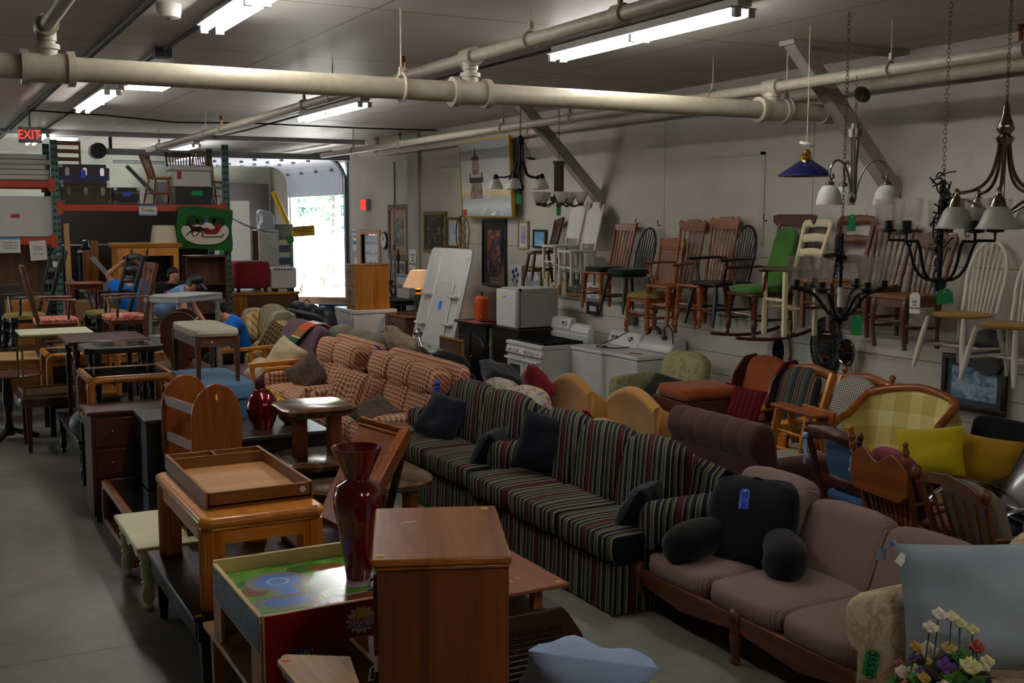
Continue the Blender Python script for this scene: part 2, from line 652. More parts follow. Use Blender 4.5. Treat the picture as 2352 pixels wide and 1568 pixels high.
MB().bx(-1.75, -1.7, -.03, .03, .05, .28).build('hanger', DSTEEL, ob)
# far track beams
solo('ceiling_beam', MB().bx(-1.0, WX - .1, 20.2, 20.26, 3.82, 3.9), mat('beam_paint', '#b5b8bd', .5), 'pale painted steel beam crossing the ceiling before the roll-up door', 'beam', bevel=.005)

# ------------------------------------------------------------ outside the opening
GRAVEL = blotch('pale_gravel', [(0.3, '#c9c3b6'), (0.7, '#e6e0d2')], 4, .9)
struct('ground_outside', MB().bx(WX + .15, 70, 5, 95, -0.25, -0.02).bx(-60, -8.2, -10, 60, -.25, -.02), GRAVEL)
LEAF = [blotch('leaf_green_' + str(i), [(0.3, a), (0.7, b)], 3, .7) for i, (a, b) in enumerate([('#5d7f3c', '#8fae62'), ('#2c4f44', '#4a7566'), ('#a9b88c', '#d5dfbf'), ('#b9c79a', '#e0e8cc')])]  # last two: sun glare on the shrubs painted in as paler leaf colour
BARK = wood('bark', '#4a3d33', '#76675a', 'z', 14, .9, 0)
def leafball(mb, c, r, n, size, rng):
 for _ in range(n):
  d_ = Vector((rng.gauss(0, 1), rng.gauss(0, 1), rng.gauss(0, 1))).normalized() * (rng.random() ** .4)
  p = Vector(c) + Vector((d_.x * r[0], d_.y * r[1], d_.z * r[2]))
  a = Vector((rng.gauss(0, 1), rng.gauss(0, 1), rng.gauss(0, .6))).normalized() * size
  b = a.cross(Vector((rng.gauss(0, 1), rng.gauss(0, 1), rng.gauss(0, 1)))).normalized() * size * .55
  mb.add([p - a, p + b, p + a, p - b], [(0, 1, 2, 3)])
# sightline through the opening runs towards +x+y
for i, (x, y, h, w) in enumerate([(11.0, 35.0, 1.9, 1.5), (12.6, 37.6, 2.5, 1.9), (10.6, 38.8, 2.9, 1.8), (14.0, 42.0, 3.2, 2.4)]):
 t = thing('shrub', ['low sunlit shrub nearest the loading opening', 'broad pale shrub right of the lowest sunlit shrub', 'taller sunlit shrub at the left of the opening', 'big green shrub under the far trees'][i], 'shrub', (x, y, -.02), group='shrubs outside the roll-up door')
 f = MB()
 for q in range(5):
  leafball(f, (rnd.uniform(-w / 2, w / 2), rnd.uniform(-w / 2, w / 2), h * rnd.uniform(.35, .75)), (w * .5, w * .5, h * .32), 170, .11, rnd)
 f.build('foliage', LEAF[(3, 2, 3, 2)[i]], t)
 g = MB()
 for q in range(4):
  g.tube([(0, 0, 0), (rnd.uniform(-.3, .3), rnd.uniform(-.3, .3), h * .5)], [.03, .015], 5)
 g.build('stem', BARK, t)
for i, (x, y, h) in enumerate([(13.4, 46, 9.5), (16.2, 46.5, 10.5), (18.3, 50, 11), (14.6, 52, 12), (20, 47, 9)]):
 t = thing('tree', ['slim tree behind the shrubs at the left of the opening', 'second slim tree from the left outside', 'dark trunked tree in the middle of the woods', 'tallest tree at the back of the woods', 'rightmost tree of the woods outside'][i], 'tree', (x, y, -.02), group='trees outside the roll-up door')
 MB().tube([(0, 0, 0), (.1, 0, h * .5), (0, .1, h)], [.22, .17, .06], 8).build('trunk', BARK, t)
 f = MB()
 for q in range(9):
  leafball(f, (rnd.uniform(-1.6, 1.6), rnd.uniform(-1.6, 1.6), h * rnd.uniform(.18, .95)), (1.3, 1.3, 1.0), 120, .17, rnd)
 f.build('foliage', LEAF[(1, 0, 1, 1, 1)[i]], t)
t = thing('plastic_bin', 'pale grey plastic bin standing outside the loading opening', 'bin', (8.9, 24.9, -.02))
MB().lathe([(.26, 0), (.32, .85), (.35, .88), (.33, .9), (.31, .86), (.25, .03)], 16).build('tub', mat('pale_plastic', '#aeb6c6', .5), t)
MB().tube(arc((0, -.34, .75), .12, 20, 160, 8, 'xz'), .014, 6).build('handle', STEEL, t)
MB().at((0, 0, .9), (0, 0, 0)).lathe([(.36, 0), (.3, .05), (.02, .07)], 16).build('lid', mat('pink_plastic', '#a06a7f', .5), t)
solo('wooden_barrier', MB().bx(-.04, .04, -.8, .8, .95, 1.1).bx(-.04, .03, -.5, -.4, .24, .96).bx(-.04, .03, .4, .5, .24, .96), PINE, 'pine trestle barrier beside the freezer at the loading opening', 'barrier', (6.95, 21.65, -.24), 50, bevel=.006)
solo('navy_board', MB().bx(-.02, .02, -.4, .4, 0, .76), mat('navy_laminate', '#1a1f33', .5), 'navy blue board leaning upright under the pine barrier', 'board', (7.25, 20.75, 0), 50, bevel=.004)

# ------------------------------------------------------------ ceiling lights
TUBE = mat('fluorescent_tube', '#ffffff', .4, emit='#fbf9f6', estr=TUBE_POWER)
HOUS = mat('fixture_white', '#b7b5ae', .45)
def tube_light():
 t = thing('fluorescent_light', '', 'ceiling light', (0, 0, 3.9), group='fluorescent strip lights')
 MB().bx(-.06, .06, -1.22, 1.22, -.07, -.012).bx(-.115, .115, -1.21, 1.21, -.085, -.072).build('housing', HOUS, t, bevel=.006)
 for x in (-.055, .055):
  for y in (-.61, .61):
   MB().tube([(x, y - .585, -.115), (x, y + .585, -.115)], .017, 8).build('tube', TUBE, t)
 for y in (-1.205, 0, 1.205):
  for x in (-.0575, .0575):
   MB().bx(x - .0275, x + .0275, y - .02, y + .02, -.14, -.08).build('lamp_holder', HOUS, t, bevel=.004)
 return t
FL = tube_light()
FL.location = (4.9, 7.12, 3.9)
FL['label'] = 'long fluorescent strip light above the striped sofas, nearest the right wall'
dup(FL, (1.97, 7.05, 3.9), 0, 'fluorescent strip light at the top edge, above the table row')
dup(FL, (4.85, 14.0, 3.9), 0, 'fluorescent strip light halfway down the ceiling, above the plaid sofas')
dup(FL, (1.97, 14.0, 3.9), 0, 'fluorescent strip light beyond the thick pipe, above the carved chairs')
dup(FL, (1.97, 21.2, 3.9), 0, 'fluorescent strip light beside the red exit sign')
dup(FL, (4.8, 22.8, 3.9), 0, 'fluorescent strip light above the raised roll-up door')
for i, (x, y) in enumerate([(4.9, .2), (1.97, .2), (-1.0, 14.0)]):  # out-of-view fixtures added to brighten the foreground and the far left
 dup(FL, (x, y, 3.9), 0, ['added unseen strip light just behind the camera, right row', 'added unseen strip light just behind the camera, middle row', 'added unseen strip light over the left aisle, level with the carved chairs'][i])
def panel_light(loc, label):
 t = thing('led_panel_light', label, 'ceiling light', loc, group='square panel lights')
 MB().bx(-.2, .2, -.24, .24, .02, .12).build('housing', HOUS, t, bevel=.01)
 MB().bx(-.19, .19, -.23, .23, 0, .02).build('diffuser', mat('panel_diffuser', '#ffffff', .4, emit='#fffaf2', estr=9.0), t)
 m = MB()
 for y in (-.14, 0, .14):
  m.box((.21, y, .06), (.03, .07, .05))
 m.build('clip', HOUS, t)
panel_light((2.2, 12.05, 3.77), 'square white panel light between the strip lights of the left row')
panel_light((2.35, 20.6, 3.77), 'square white panel light beside the exit sign, far down the hall')

# exit signs
EXR = mat('exit_red', '#ff2a20', .4, emit='#ff1e12', estr=1.6)
t = thing('exit_sign', 'dark exit sign with red letters hanging from the ceiling at left', 'exit sign', (1.41, 16.0, 3.52))
MB().bx(-.14, .14, -.025, .025, -.1, .1).build('case', mat('exit_case', '#171112', .4), t, bevel=.006)
text('letters', 'EXIT', .165, EXR, t, (-.012, -.028, 0), (90, 0, 0), sx=.8)
MB().prism([(.105, -.03), (.128, 0), (.105, .03)], -.03, -.026, 'y').build('arrow', EXR, t)
MB().tube([(0, 0, .1), (0, 0, .38)], .012, 6).build('stem', BLACKM, t)
t = thing('exit_sign', 'red exit sign on the wall right of the roll-up door', 'exit sign', (WX, 20.36, 2.69))
MB().bx(-.09, 0, -.15, .15, -.11, .11).build('case', mat('exit_case_grey', '#8f9096', .4), t, bevel=.008)
MB().bx(-.095, -.088, -.135, .135, -.095, .095).build('face', mat('exit_face', '#d05050', .4, emit='#ff3028', estr=.7), t)
text('letters', 'EXIT', .14, EXR, t, (-.098, 0, 0), (90, 0, -90), sx=.75)

# ------------------------------------------------------------ pipes and conduits
PIPE = mat('cream_pipe_paint', '#b6ac96', .42, var=.14, scale=14)
PIPE2 = mat('pale_pipe_paint', '#a89f8c', .45, var=.14, scale=14)
def hanger(mb, x, y, z, r, top=3.9):
 mb.tube([(x, y, z + r + .05), (x, y, top)], .006, 5)
 mb.tube(arc((x, y, z), r + .012, -60, 240, 10, 'xz'), .008, 5)
 mb.box((x, y, z + r + .05), (.03, .025, .05))
t = thing('main_sprinkler_pipe', 'thick cream main pipe crossing the whole hall below the ceiling', 'pipe', (0, 7.40, 3.35))
MB().tube([(-3.5, 0, 0), (7.10, 0, 0)], .075, 20).build('pipe', PIPE, t)
def tee(x, top):
 m = MB()
 m.tube([(x - .13, 0, 0), (x + .13, 0, 0)], .09, 18)
 for q in (-.13, .13):
  m.tube([(x + q - .022, 0, 0), (x + q + .022, 0, 0)], .107, 18)
 m.tube([(x, 0, .05), (x, 0, .12)], .06, 14).tube([(x, 0, .11), (x, 0, .14)], .074, 14).tube([(x, 0, .14), (x, 0, top)], .05, 12)
 m.build('tee_fitting', PIPE, t)
tee(.77, .26); tee(3.62, .26); tee(6.46, .20)
MB().tube([(7.02, 0, 0), (7.14, 0, 0)], .092, 16).build('end_cap', PIPE, t)
for x in (.3, 3.08, 6.62):
 hm = MB(); hm.tube([(x, 0, .1), (x, 0, .55)], .007, 6); hm.tube([(x, .1 * math.cos(R(a)), .1 * math.sin(R(a)) + .01) for a in range(0, 360, 24)], .011, 5, True); hm.box((x, 0, .12), (.03, .03, .06))
 hm.build('hanger', PIPE, t)
def branch(name, label, x, z, y0, y1, r, heads, hangs, collars=()):
 t = thing(name, label, 'pipe', (x, 0, z))
 MB().tube([(0, y0, 0), (0, y1, 0)], r, 14).build('pipe', PIPE2, t)
 for y in heads:
  m = MB().tube([(0, y, r * .6), (0, y, r + .09)], .018, 8).lathe([(.02, 0)], 3) if False else MB().tube([(0, y, r * .6), (0, y, r + .07)], .017, 8)
  m.at((0, y, r + .07)).lathe([(.012, 0), (.03, .02), (.012, .03), (.034, .045), (.034, .05)], 10)
  m.at()
  m.build('sprinkler_head', mat('copper', '#7a4a26', .4, .7), t)
  MB().tube([(0, y - .05, 0), (0, y + .05, 0)], r * 1.35, 12).build('coupling', PIPE2, t)
 for y in hangs:
  m = MB(); hanger(m, 0, y, 0, r, 3.9 - z); m.build('hanger', PIPE2, t)
 for y in collars:
  MB().tube([(0, y - .09, 0), (0, y + .09, 0)], r * 1.5, 14).tube([(0, y, 0), (0, y, -r * 2)], r * 1.3, 12).build('coupling', PIPE2, t)
 return t
branch('sprinkler_branch_pipe', 'slim cream pipe running down the middle of the ceiling', 3.62, 3.60, -3, 20.0, .045, (5.45, 8.65, 11.3, 14.8), (3.3, 6.5, 10.4, 15.7, 19), (7.40,))
branch('sprinkler_branch_pipe', 'cream branch pipe at the upper left joined above the main pipe', .77, 3.60, -3, 7.42, .045, (4.7,), (6.2,), (7.40,))
branch('sprinkler_branch_pipe', 'upper of the two pipes running along the right wall', 6.46, 3.54, -2, 19.2, .045, (5.0, 10.7, 15.6), (6.1, 8.2, 12.3, 17.6), (7.40,))
t = branch('wall_pipe', 'lower of the two pipes hugging the right wall', 7.58, 3.62, -2, 19.3, .055, (), (8.0, 13.6), ())
MB().tube([(0, 19.3, 0), (0, 19.42, 0), (0, 19.45, .28)], .06, 12).build('elbow', PIPE2, t)
CAB = mat('black_cable', '#14130f', .6)
for pts, r_, lab in (([(1.42, -2, 3.87), (1.44, 9, 3.86), (1.40, 16, 3.85), (1.4, 26, 3.87)], .022, 'thick dark cable strapped along the ceiling at left'), ([(1.49, -2, 3.885), (1.49, 9, 3.88), (1.49, 26, 3.885)], .012, 'thin dark cable beside the thick one along the ceiling at left'), ([(1.97, 8.3, 3.875), (1.97, 12.7, 3.875)], .016, 'dark conduit between the first two strip lights of the left row'), ([(1.97, 15.3, 3.875), (1.97, 19.9, 3.875)], .016, 'dark conduit running to the strip light by the exit sign'), ([(4.87, 8.4, 3.87), (4.86, 12.7, 3.87)], .014, 'dark conduit between the first two strip lights of the right row'), ([(4.9, -1, 3.87), (4.9, 5.8, 3.87)], .014, 'dark conduit entering the nearest right strip light from the top right'), ([(4.86, 15.3, 3.87), (4.8, 18.0, 3.84), (4.8, 21.4, 3.87)], .014, 'dark conduit running on to the strip light above the roll-up door')):
 solo('ceiling_conduit', MB().tube(pts, r_, 6), CAB, lab, 'cable')
solo('junction_box', MB().bx(1.9, 2.04, 10.0, 10.14, 3.82, 3.9), mat('conduit_grey', '#4c4c52', .5), 'grey junction box on the ceiling before the thick pipe', 'electrical box')
solo('ceiling_cable', MB().tube([(1.4, 16.2, 3.86), (2.4, 16.3, 3.84), (3.4, 16.5, 3.8), (4.5, 16.5, 3.83), (6.2, 16.6, 3.83), (7.6, 16.8, 3.86)], .012, 5), CAB, 'dark cable strung crosswise over the ceiling from the exit sign', 'cable')
t = thing('smoke_detector', 'white round alarm at the top edge of the ceiling', 'alarm', (1.62, 8.0, 3.9))
MB().at((0, 0, -.1)).lathe([(.02, 0), (.075, .01), (.085, .05), (.085, .1)], 18).build('body', mat('white_plastic', '#b9b5aa', .4), t)
MB().at((0, -.02, -.11)).lathe([(.012, 0), (.025, .012)], 10).build('lens', STEEL, t)
# roof braces
BRACE = mat('brace_paint', '#98938a', .6, var=.15)
for y, lab in ((7.2, 'painted timber brace slanting down to the wall behind the blue pendant'), (12.05, 'painted timber brace slanting down to the wall behind the black chandelier')):
 t = thing('roof_brace', lab, 'beam', (0, y, 0), group='wall braces')
 MB().bar((6.5, 0, 3.9), (7.74, 0, 2.66), .13, .13).build('timber', BRACE, t, bevel=.006)
 MB().bx(6.42, 7.74, -.09, .09, 3.86, 3.9).build('plate', BRACE, t, bevel=.004)
solo('wall_conduit', MB().tube([(0, 0, .65), (0, 0, 3.45)], .014, 6).box((-.01, 0, 1.9), (.05, .07, .1)), mat('conduit_grey', '#4c4c52', .5), 'thin grey conduit rising from the brown framed picture', 'pipe', (WX - .02, 18.95, 0))
# ============================================================ materials of the furniture
OAK = lambda a='x': wood('golden_oak', '#8c4e10', '#c98632', a, 10, .3, .4)
HONEY = lambda a='x': wood('honey_oak', '#be6a1a', '#ee9c3c', a, 6, .25, .6)
ROAK = lambda a='x': wood('red_oak', '#6e3410', '#a85e22', a, 9, .32, .35)
WALN = lambda a='x': wood('walnut_veneer', '#4c200a', '#8f4b1c', a, 7, .34, .3)
CHER = lambda a='x': wood('cherry', '#66300f', '#a05822', a, 8, .28, .4)
MAHO = lambda a='x': wood('mahogany', '#34140e', '#5c281c', a, 9, .28, .4)
DARK = lambda a='x': wood('dark_wood', '#140c08', '#2c1a11', a, 9, .32, .3)
BLKW = lambda a='x': wood('black_paint_wood', '#0b0a0a', '#191616', a, 9, .34, .3)
BROWN = lambda a='x': wood('brown_wood', '#432616', '#6e4226', a, 9, .38, .25)
MAPLE = lambda a='x': wood('maple_top', '#b48a52', '#d2ab70', a, 7, .35, .25)
BIRCH = lambda a='x': wood('birch_ply', '#9c6a38', '#bf8c52', a, 6, .45, .1)
CREAMW = mat('cream_paint', '#d8d0a4', .45, var=.08)
WHITEP = mat('white_enamel', '#c9c7c1', .35, var=.05)
BRASS = mat('polished_brass', '#b08a3a', .22, .95, .1)
CHROME = mat('chrome', '#b9b9bd', .12, 1.0, .05)
YTAG = mat('yellow_sticker', '#f2d21c', .6)
OTAG = mat('orange_sticker', '#f58a1e', .6)
def sticker(parent, p, s=(.03, .022, .002), m=None, rot=(0, 0, 0)):
 MB().at(p, rot).box((0, 0, 0), s).build('price_sticker', m or YTAG, parent)
def leg4(parent, w, d, z0, z1, fn, m, inset=.04, cx=0, cy=0):
 for sx in (-1, 1):
  for sy in (-1, 1):
   mb = MB()
   fn(mb, cx + sx * (w / 2 - inset), cy + sy * (d / 2 - inset), z0, z1, sx, sy)
   mb.build('leg', m, parent, bevel=.004)
def sq_leg(t0, t1=None):
 def f(mb, x, y, z0, z1, sx, sy):
  mb.bar((x, y, z0), (x, y, z1), t1 or t0, t1 or t0, t0, t0)
 return f
TURN = [(0, .016), (.05, .022), (.12, .016), (.16, .026), (.3, .03), (.42, .02), (.46, .03), (.5, .02), (.56, .03), (.72, .026), (.78, .034), (.82, .022), (.86, .034), (1, .034)]
def turn_leg(k=1.0):
 def f(mb, x, y, z0, z1, sx, sy):
  mb.turned((x, y, z0), (x, y, z1), [(t, r * k) for t, r in TURN], 12)
 return f
def table(name, label, loc, w, d, h, topm, legm, leg, rz=0, top_t=.03, apron=.08, over=.02, group=None, cat='table', inset=.05, corner=None, apm=None):
 t = thing(name, label, cat, loc, rz, group)
 if corner:
  MB().prism(rrect(w, d, corner, 4), h - top_t, h).build('tabletop', topm, t, bevel=top_t * .3)
 else:
  MB().bx(-w / 2, w / 2, -d / 2, d / 2, h - top_t, h).build('tabletop', topm, t, bevel=min(.012, top_t * .3))
 if apron:
  q = inset + .005
  m = MB()
  x0, y0 = w / 2 - q, d / 2 - q
  for s in (-1, 1):
   m.bx(-x0, x0, s * y0 - .01, s * y0 + .01, h - top_t - apron, h - top_t)
   m.bx(s * x0 - .01, s * x0 + .01, -y0, y0, h - top_t - apron, h - top_t)
  m.build('apron', apm or legm, t)
 leg4(t, w, d, 0, h - top_t, leg, legm, inset)
 return t

# ============================================================ near tables
# laminate cabinet in front
t = thing('nightstand_cabinet', 'tall walnut laminate cabinet with scuffed top, nearest the camera', 'cabinet', (1.725, 3.82, 0), -22.4)
cw, cdp = .50, .71
MB().bx(-cw / 2 + .02, cw / 2 - .01, -cdp / 2 + .02, cdp / 2 - .01, .05, 1.22).build('body', WALN('z'), t, bevel=.003)
MB().bx(-cw / 2, cw / 2, -cdp / 2, cdp / 2, 1.222, 1.25).bx(-cw / 2 + .008, cw / 2 - .006, -cdp / 2 + .008, cdp / 2 - .006, 1.205, 1.222).build('top', wood('laminate_top', '#874618', '#c47a3c', 'y', 7, .28, .35), t, bevel=.007)
MB().bx(-cw / 2, cw / 2 - .03, -cdp / 2 + .03, cdp / 2 - .03, 0, .05).build('plinth', DARK(), t)
for z in (.14, .52, .88):
 dr = MB().bx(-cw / 2 + .004, -cw / 2 + .02, -cdp / 2 + .05, cdp / 2 - .05, z, z + .3).build('drawer', WALN('y'), t, bevel=.003)
 MB().tube([(-cw / 2 + .004, -.07, z + .17), (-cw / 2 - .02, -.05, z + .16), (-cw / 2 - .02, .05, z + .16), (-cw / 2 + .004, .07, z + .17)], .006, 6).build('handle', BLACKM, dr)
sticker(t, (-cw / 2 + .03, -cdp / 2 + .05, 1.251)); sticker(t, (cw / 2 - .05, cdp / 2 - .05, 1.251))
sm = mat('scuff_mark', '#d8bf9a', .6)
MB().at((-.13, .12, 1.2505), (0, 0, 35)).box((0, 0, 0), (.035, .012, .001)).at((-.10, .13, 1.2505), (0, 0, 40)).box((0, 0, 0), (.04, .012, .001)).build('scuff', sm, t)
# oak tabletop with clipped corner
t = thing('oak_side_table', 'light oak side table with clipped corners left of the tall cabinet', 'table', (1.14, 3.2, 0))
MB().prism([(.02, .85), (0, .83), (0, .12), (.06, 0), (.19, 0), (.19, .42), (.26, .74), (.05, .875), (.03, .87)], .745, .765).build('tabletop', wood('light_oak', '#a8703a', '#d9ab6a', 'y', 11, .35, .3), t)
MB().prism([(.025, .83), (.012, .81), (.012, .13), (.07, .01), (.18, .01), (.18, .42), (.24, .73), (.05, .855)], .71, .745).build('edge_band', mat('black_edge', '#0d0b0a', .4), t)
MB().bx(.07, .15, .1, .6, .04, .71).bx(.03, .19, .05, .7, 0, .04).build('pedestal', DARK('z'), t)
sticker(t, (.03, .82, .766), m=OTAG)
# low birch table and the play table on it
t = table('low_birch_table', 'low brown birch table holding the painted play table', (1.55, 4.93, 0), .74, 1.16, .425, BIRCH('y'), BIRCH('z'), sq_leg(.06, .05), apron=.07, inset=.06)
ptb = thing('play_table', 'childrens play table with printed pond and road top and red front panel', 'play table', (1.20, 4.45, .425))
PW_, PD = .72, .86
EDGE = mat('birch_edge', '#d8b878', .5)
# printed top
k = NT('play_print')
o_ = k.xyz()
nz = k.noise(9, 3)
c = k.ramp(nz, [(0.3, '#4f9a2e'), (0.6, '#76b844'), (0.8, '#5c8f3a')])
def ell(cx, cy, rx, ry, wob=.25):
 a = k.math('POWER', k.math('MULTIPLY', k.math('SUBTRACT', o_[0], cx), 1 / rx), 2.0)
 b = k.math('POWER', k.math('MULTIPLY', k.math('SUBTRACT', o_[1], cy), 1 / ry), 2.0)
 return k.math('ADD', k.math('ADD', a, b), k.math('MULTIPLY', k.math('SUBTRACT', nz, .5), wob))
def blob(c, cx, cy, rx, ry, colr, wob=.25):
 return k.mix(k.math('LESS_THAN', ell(cx, cy, rx, ry, wob), 1.0), c, colr)
for cx, cy, rx, ry, cc in [(.10, .50, .07, .07, '#8a5a30'), (.09, .62, .05, .05, '#3c7d34'), (.42, .73, .10, .06, '#3f7a36'), (.52, .70, .09, .05, '#a3602c'), (.18, .16, .06, .035, '#3c7d34'), (.62, .42, .16, .09, '#cfd2cf')]:
 c = blob(c, cx, cy, rx, ry, cc)
for cx, cy, rx, ry in [(.24, .60, .155, .14), (.25, .44, .085, .11), (.20, .31, .15, .10)]:
 c = blob(c, cx, cy, rx, ry, '#8f8f92', .5)
for cx, cy, rx, ry in [(.24, .60, .11, .10), (.25, .44, .045, .12), (.20, .31, .105, .062)]:
 c = blob(c, cx, cy, rx, ry, '#4c8fe6', .1)
w1 = ell(.24, .60, .05, .045, .05)
c = k.mix(k.math('LESS_THAN', k.math('ABSOLUTE', k.math('SUBTRACT', w1, 1.0)), .18), c, '#dceaff')
c = blob(c, .23, .375, .08, .022, '#77787c', .4)
# runway
q = k.math('ADD', k.math('MULTIPLY', o_[0], .62), k.math('MULTIPLY', o_[1], -.78))
q2 = k.math('ABSOLUTE', k.math('SUBTRACT', q, -.09))
run = k.math('MULTIPLY', k.math('LESS_THAN', q2, .055), k.math('GREATER_THAN', o_[0], .33))
c = k.mix(run, c, '#46474c')
c = k.mix(k.math('MULTIPLY', run, k.math('GREATER_THAN', o_[0], .6)), c, '#d0a63a')
# race loop
lp = ell(.55, .17, .30, .11, .02)
c = k.mix(k.math('LESS_THAN', lp, 1.0), c, '#9a9ca2')
c = k.mix(k.math('LESS_THAN', lp, .55), c, '#93572c')
c = k.mix(k.math('LESS_THAN', k.math('ABSOLUTE', k.math('SUBTRACT', lp, .78)), .035), c, '#f0f0f0')
seam = k.math('LESS_THAN', k.math('ABSOLUTE', k.math('SUBTRACT', o_[0], .36)), .002)
c = k.mix(seam, c, '#2f3a22')
k.color(c); k.p(Roughness=.16, **{'Coat Weight': .5})
MB().bx(.012, PW_ - .012, .012, PD - .012, .298, .305).build('printed_top', k.m, ptb)
RED = blotch('red_print', [(0.3, '#7a1214'), (0.7, '#a31c1c')], 7, .35)
BLUEP = blotch('blue_print', [(0.35, '#27405e'), (0.55, '#3f6287'), (0.7, '#5c6a78')], 9, .4)
def panel_outline(w, leg, arch):
 out = [(0, .37), (0, 0), (leg, 0), (leg, arch - .07)]
 out += [(leg + .07 - .07 * math.cos(R(a)), arch - .07 + .07 * math.sin(R(a))) for a in (30, 60, 90)]
 out += [(w - leg - .07 + .07 * math.sin(R(a)), arch - .07 + .07 * math.cos(R(a))) for a in (0, 30, 60)]
 out += [(w - leg, arch - .07), (w - leg, 0), (w, 0), (w, .37)]
 return out
fp = MB().prism(panel_outline(PW_, .2, .21), -.012, .012, 'y').build('front_panel', EDGE, ptb, bevel=.003)
MB().prism([(x * .985 + .005, z * .985 + .003) for x, z in panel_outline(PW_, .2, .21)], -.0145, -.0125, 'y').build('red_print', RED, fp)
MB().at((0, PD, 0)).prism(panel_outline(PW_, .2, .21), -.012, .012, 'y').build('back_panel', EDGE, ptb, bevel=.003)
for x in (0, PW_):
 m = MB().prism([(y, z + .02) for y, z in [(.02, .17), (PD - .02, .17), (PD - .02, .34), (.02, .34)]], x - .01, x + .01, 'x')
 sp = m.build('side_panel', EDGE, ptb)
 MB().prism([(.03, .20), (PD - .03, .20), (PD - .03, .345), (.03, .345)], x - .0125, x - .0105, 'x').build('blue_print', BLUEP, sp)
 for y in (.085, PD - .085):
  MB().prism(rrect(.15, .34, .03, 3, y, .17), x - .009, x + .009, 'x').build('leg', BIRCH('z'), ptb)
star = []
for i in range(28):
 r = .055 if i % 2 else .075
 star.append((.43 + r * math.cos(2 * PI * i / 28), .285 + r * .9 * math.sin(2 * PI * i / 28)))
b_ = MB().prism(star, -.019, -.016, 'y').build('logo_burst', mat('logo_white', '#ece7da', .5), fp)
MB().prism([(.43 + (.028 if i % 2 else .038) * math.cos(PI * i / 12), .302 + (.028 if i % 2 else .038) * math.sin(PI * i / 12)) for i in range(13)], -.0205, -.019, 'y').build('logo_sun', mat('logo_yellow', '#f0c419', .5), fp)
LRED = mat('logo_red', '#c22a22', .5)
text('logo_word', "RYAN'S", .034, LRED, fp, (.43, -.021, .285), (90, 0, 0))
text('logo_word', 'WORLD', .03, mat('logo_blue', '#2a5fb4', .5), fp, (.43, -.021, .258), (90, 0, 0))
MB().prism([(.10, .185), (.19, .21), (.185, .13), (.16, .14), (.15, .12), (.10, .13)], -.019, -.016, 'y').build('speech_flash', mat('flash_blue', '#2b62ae', .5), fp)
text('flash_word', 'WOW!', .045, mat('flash_yellow', '#ecd92a', .5), fp, (.145, -.02, .167), (90, -14, 0))

# red glass vase
VRED = mat('red_lacquer', '#75090f', .12, .25, .15, 3, coat=1.0)
VMET = mat('red_metallic', '#7c0912', .2, .75, .15, 3, coat=1.0)
m = MB().lathe([(.02, 0), (.06, 0), (.062, .02), (.078, .14), (.10, .27), (.117, .36), (.117, .41), (.1, .455), (.058, .478), (.056, .485), (.075, .53), (.1, .585), (.121, .635), (.116, .636), (.09, .58), (.05, .49), (.03, .45)], 28)
solo('red_vase', m, VRED, 'tall glossy dark red vase with flared neck on the play table', 'vase', (1.80, 4.92, .732), ang=60)

# stacked coffee tables
t = thing('dark_coffee_table', 'low dark brown coffee table with fluted side under the brass trimmed table', 'coffee table', (1.56, 6.27, 0))
MB().bx(-.40, .40, -.66, .66, .385, .41).build('tabletop', DARK('y'), t, bevel=.006)
m = MB().bx(-.375, .375, -.635, .635, .27, .385)
for i in range(40):
 y = -.6 + i * .0308
 m.bx(-.382, -.374, y, y + .018, .275, .38)
m.build('apron', BLKW('y'), t)
leg4(t, .75, 1.27, 0, .27, sq_leg(.07, .045), DARK('z'), .05)
sticker(t, (-.37, -.63, .411))
t = thing('brass_trim_table', 'honey oak coffee table with rounded edge, brass band and fluted legs', 'coffee table', (1.555, 6.29, .41))
tw, td = .68, 1.26
MB().prism(rrect(tw, td, .07, 6), .435, .49).build('tabletop', HONEY('y'), t, bevel=.022)
MB().prism(rrect(tw - .03, td - .03, .06, 6), .418, .436).build('brass_band', BRASS, t, bevel=.004)
q = MB()
for s in (-1, 1):
 q.bx(-tw / 2 + .1, tw / 2 - .1, s * (td / 2 - .04) - .012, s * (td / 2 - .04) + .012, .345, .418)
 q.bx(s * (tw / 2 - .04) - .012, s * (tw / 2 - .04) + .012, -td / 2 + .1, td / 2 - .1, .345, .418)
q.build('apron', HONEY('x'), t)
for sx in (-1, 1):
 for sy in (-1, 1):
  pts = []
  for i in range(40):
   a = 2 * PI * i / 40
   r = .062 + (.004 if i % 2 else -.002)
   pts.append((sx * (tw / 2 - .075) + r * math.copysign(abs(math.cos(a)) ** .75, math.cos(a)), sy * (td / 2 - .075) + r * math.copysign(abs(math.sin(a)) ** .75, math.sin(a))))
  MB().prism(pts, 0, .418).build('leg', HONEY('z'), t, ang=20)
sticker(t, (tw / 2 - .06, -td / 2 + .03, .491), m=OTAG)
t = thing('wooden_tray', 'shallow open wooden tray with a narrow back compartment on the brass trimmed table', 'tray', (1.59, 6.42, .90))
TR = wood('tray_wood', '#6e4219', '#a06a30', 'x', 8, .4, .2)
hw, hd, th = .285, .555, .09
MB().bx(-hw, hw, -hd, hd, .012, .022).build('bottom', wood('tray_bottom', '#b37c46', '#cf9a62', 'x', 6, .45, .15), t)
MB().bx(-hw, hw, -hd, -hd + .018, 0, th).build('front_board', TR, t, bevel=.002)
MB().bx(-hw, hw, hd - .018, hd, 0, th).build('back_board', TR, t, bevel=.002)
for s in (-1, 1):
 MB().bx(s * hw - .009, s * hw + .009, -hd, hd, 0, th + .004).build('side_board', wood('tray_wood', '#6e4219', '#a06a30', 'y', 8, .4, .2), t, bevel=.002)
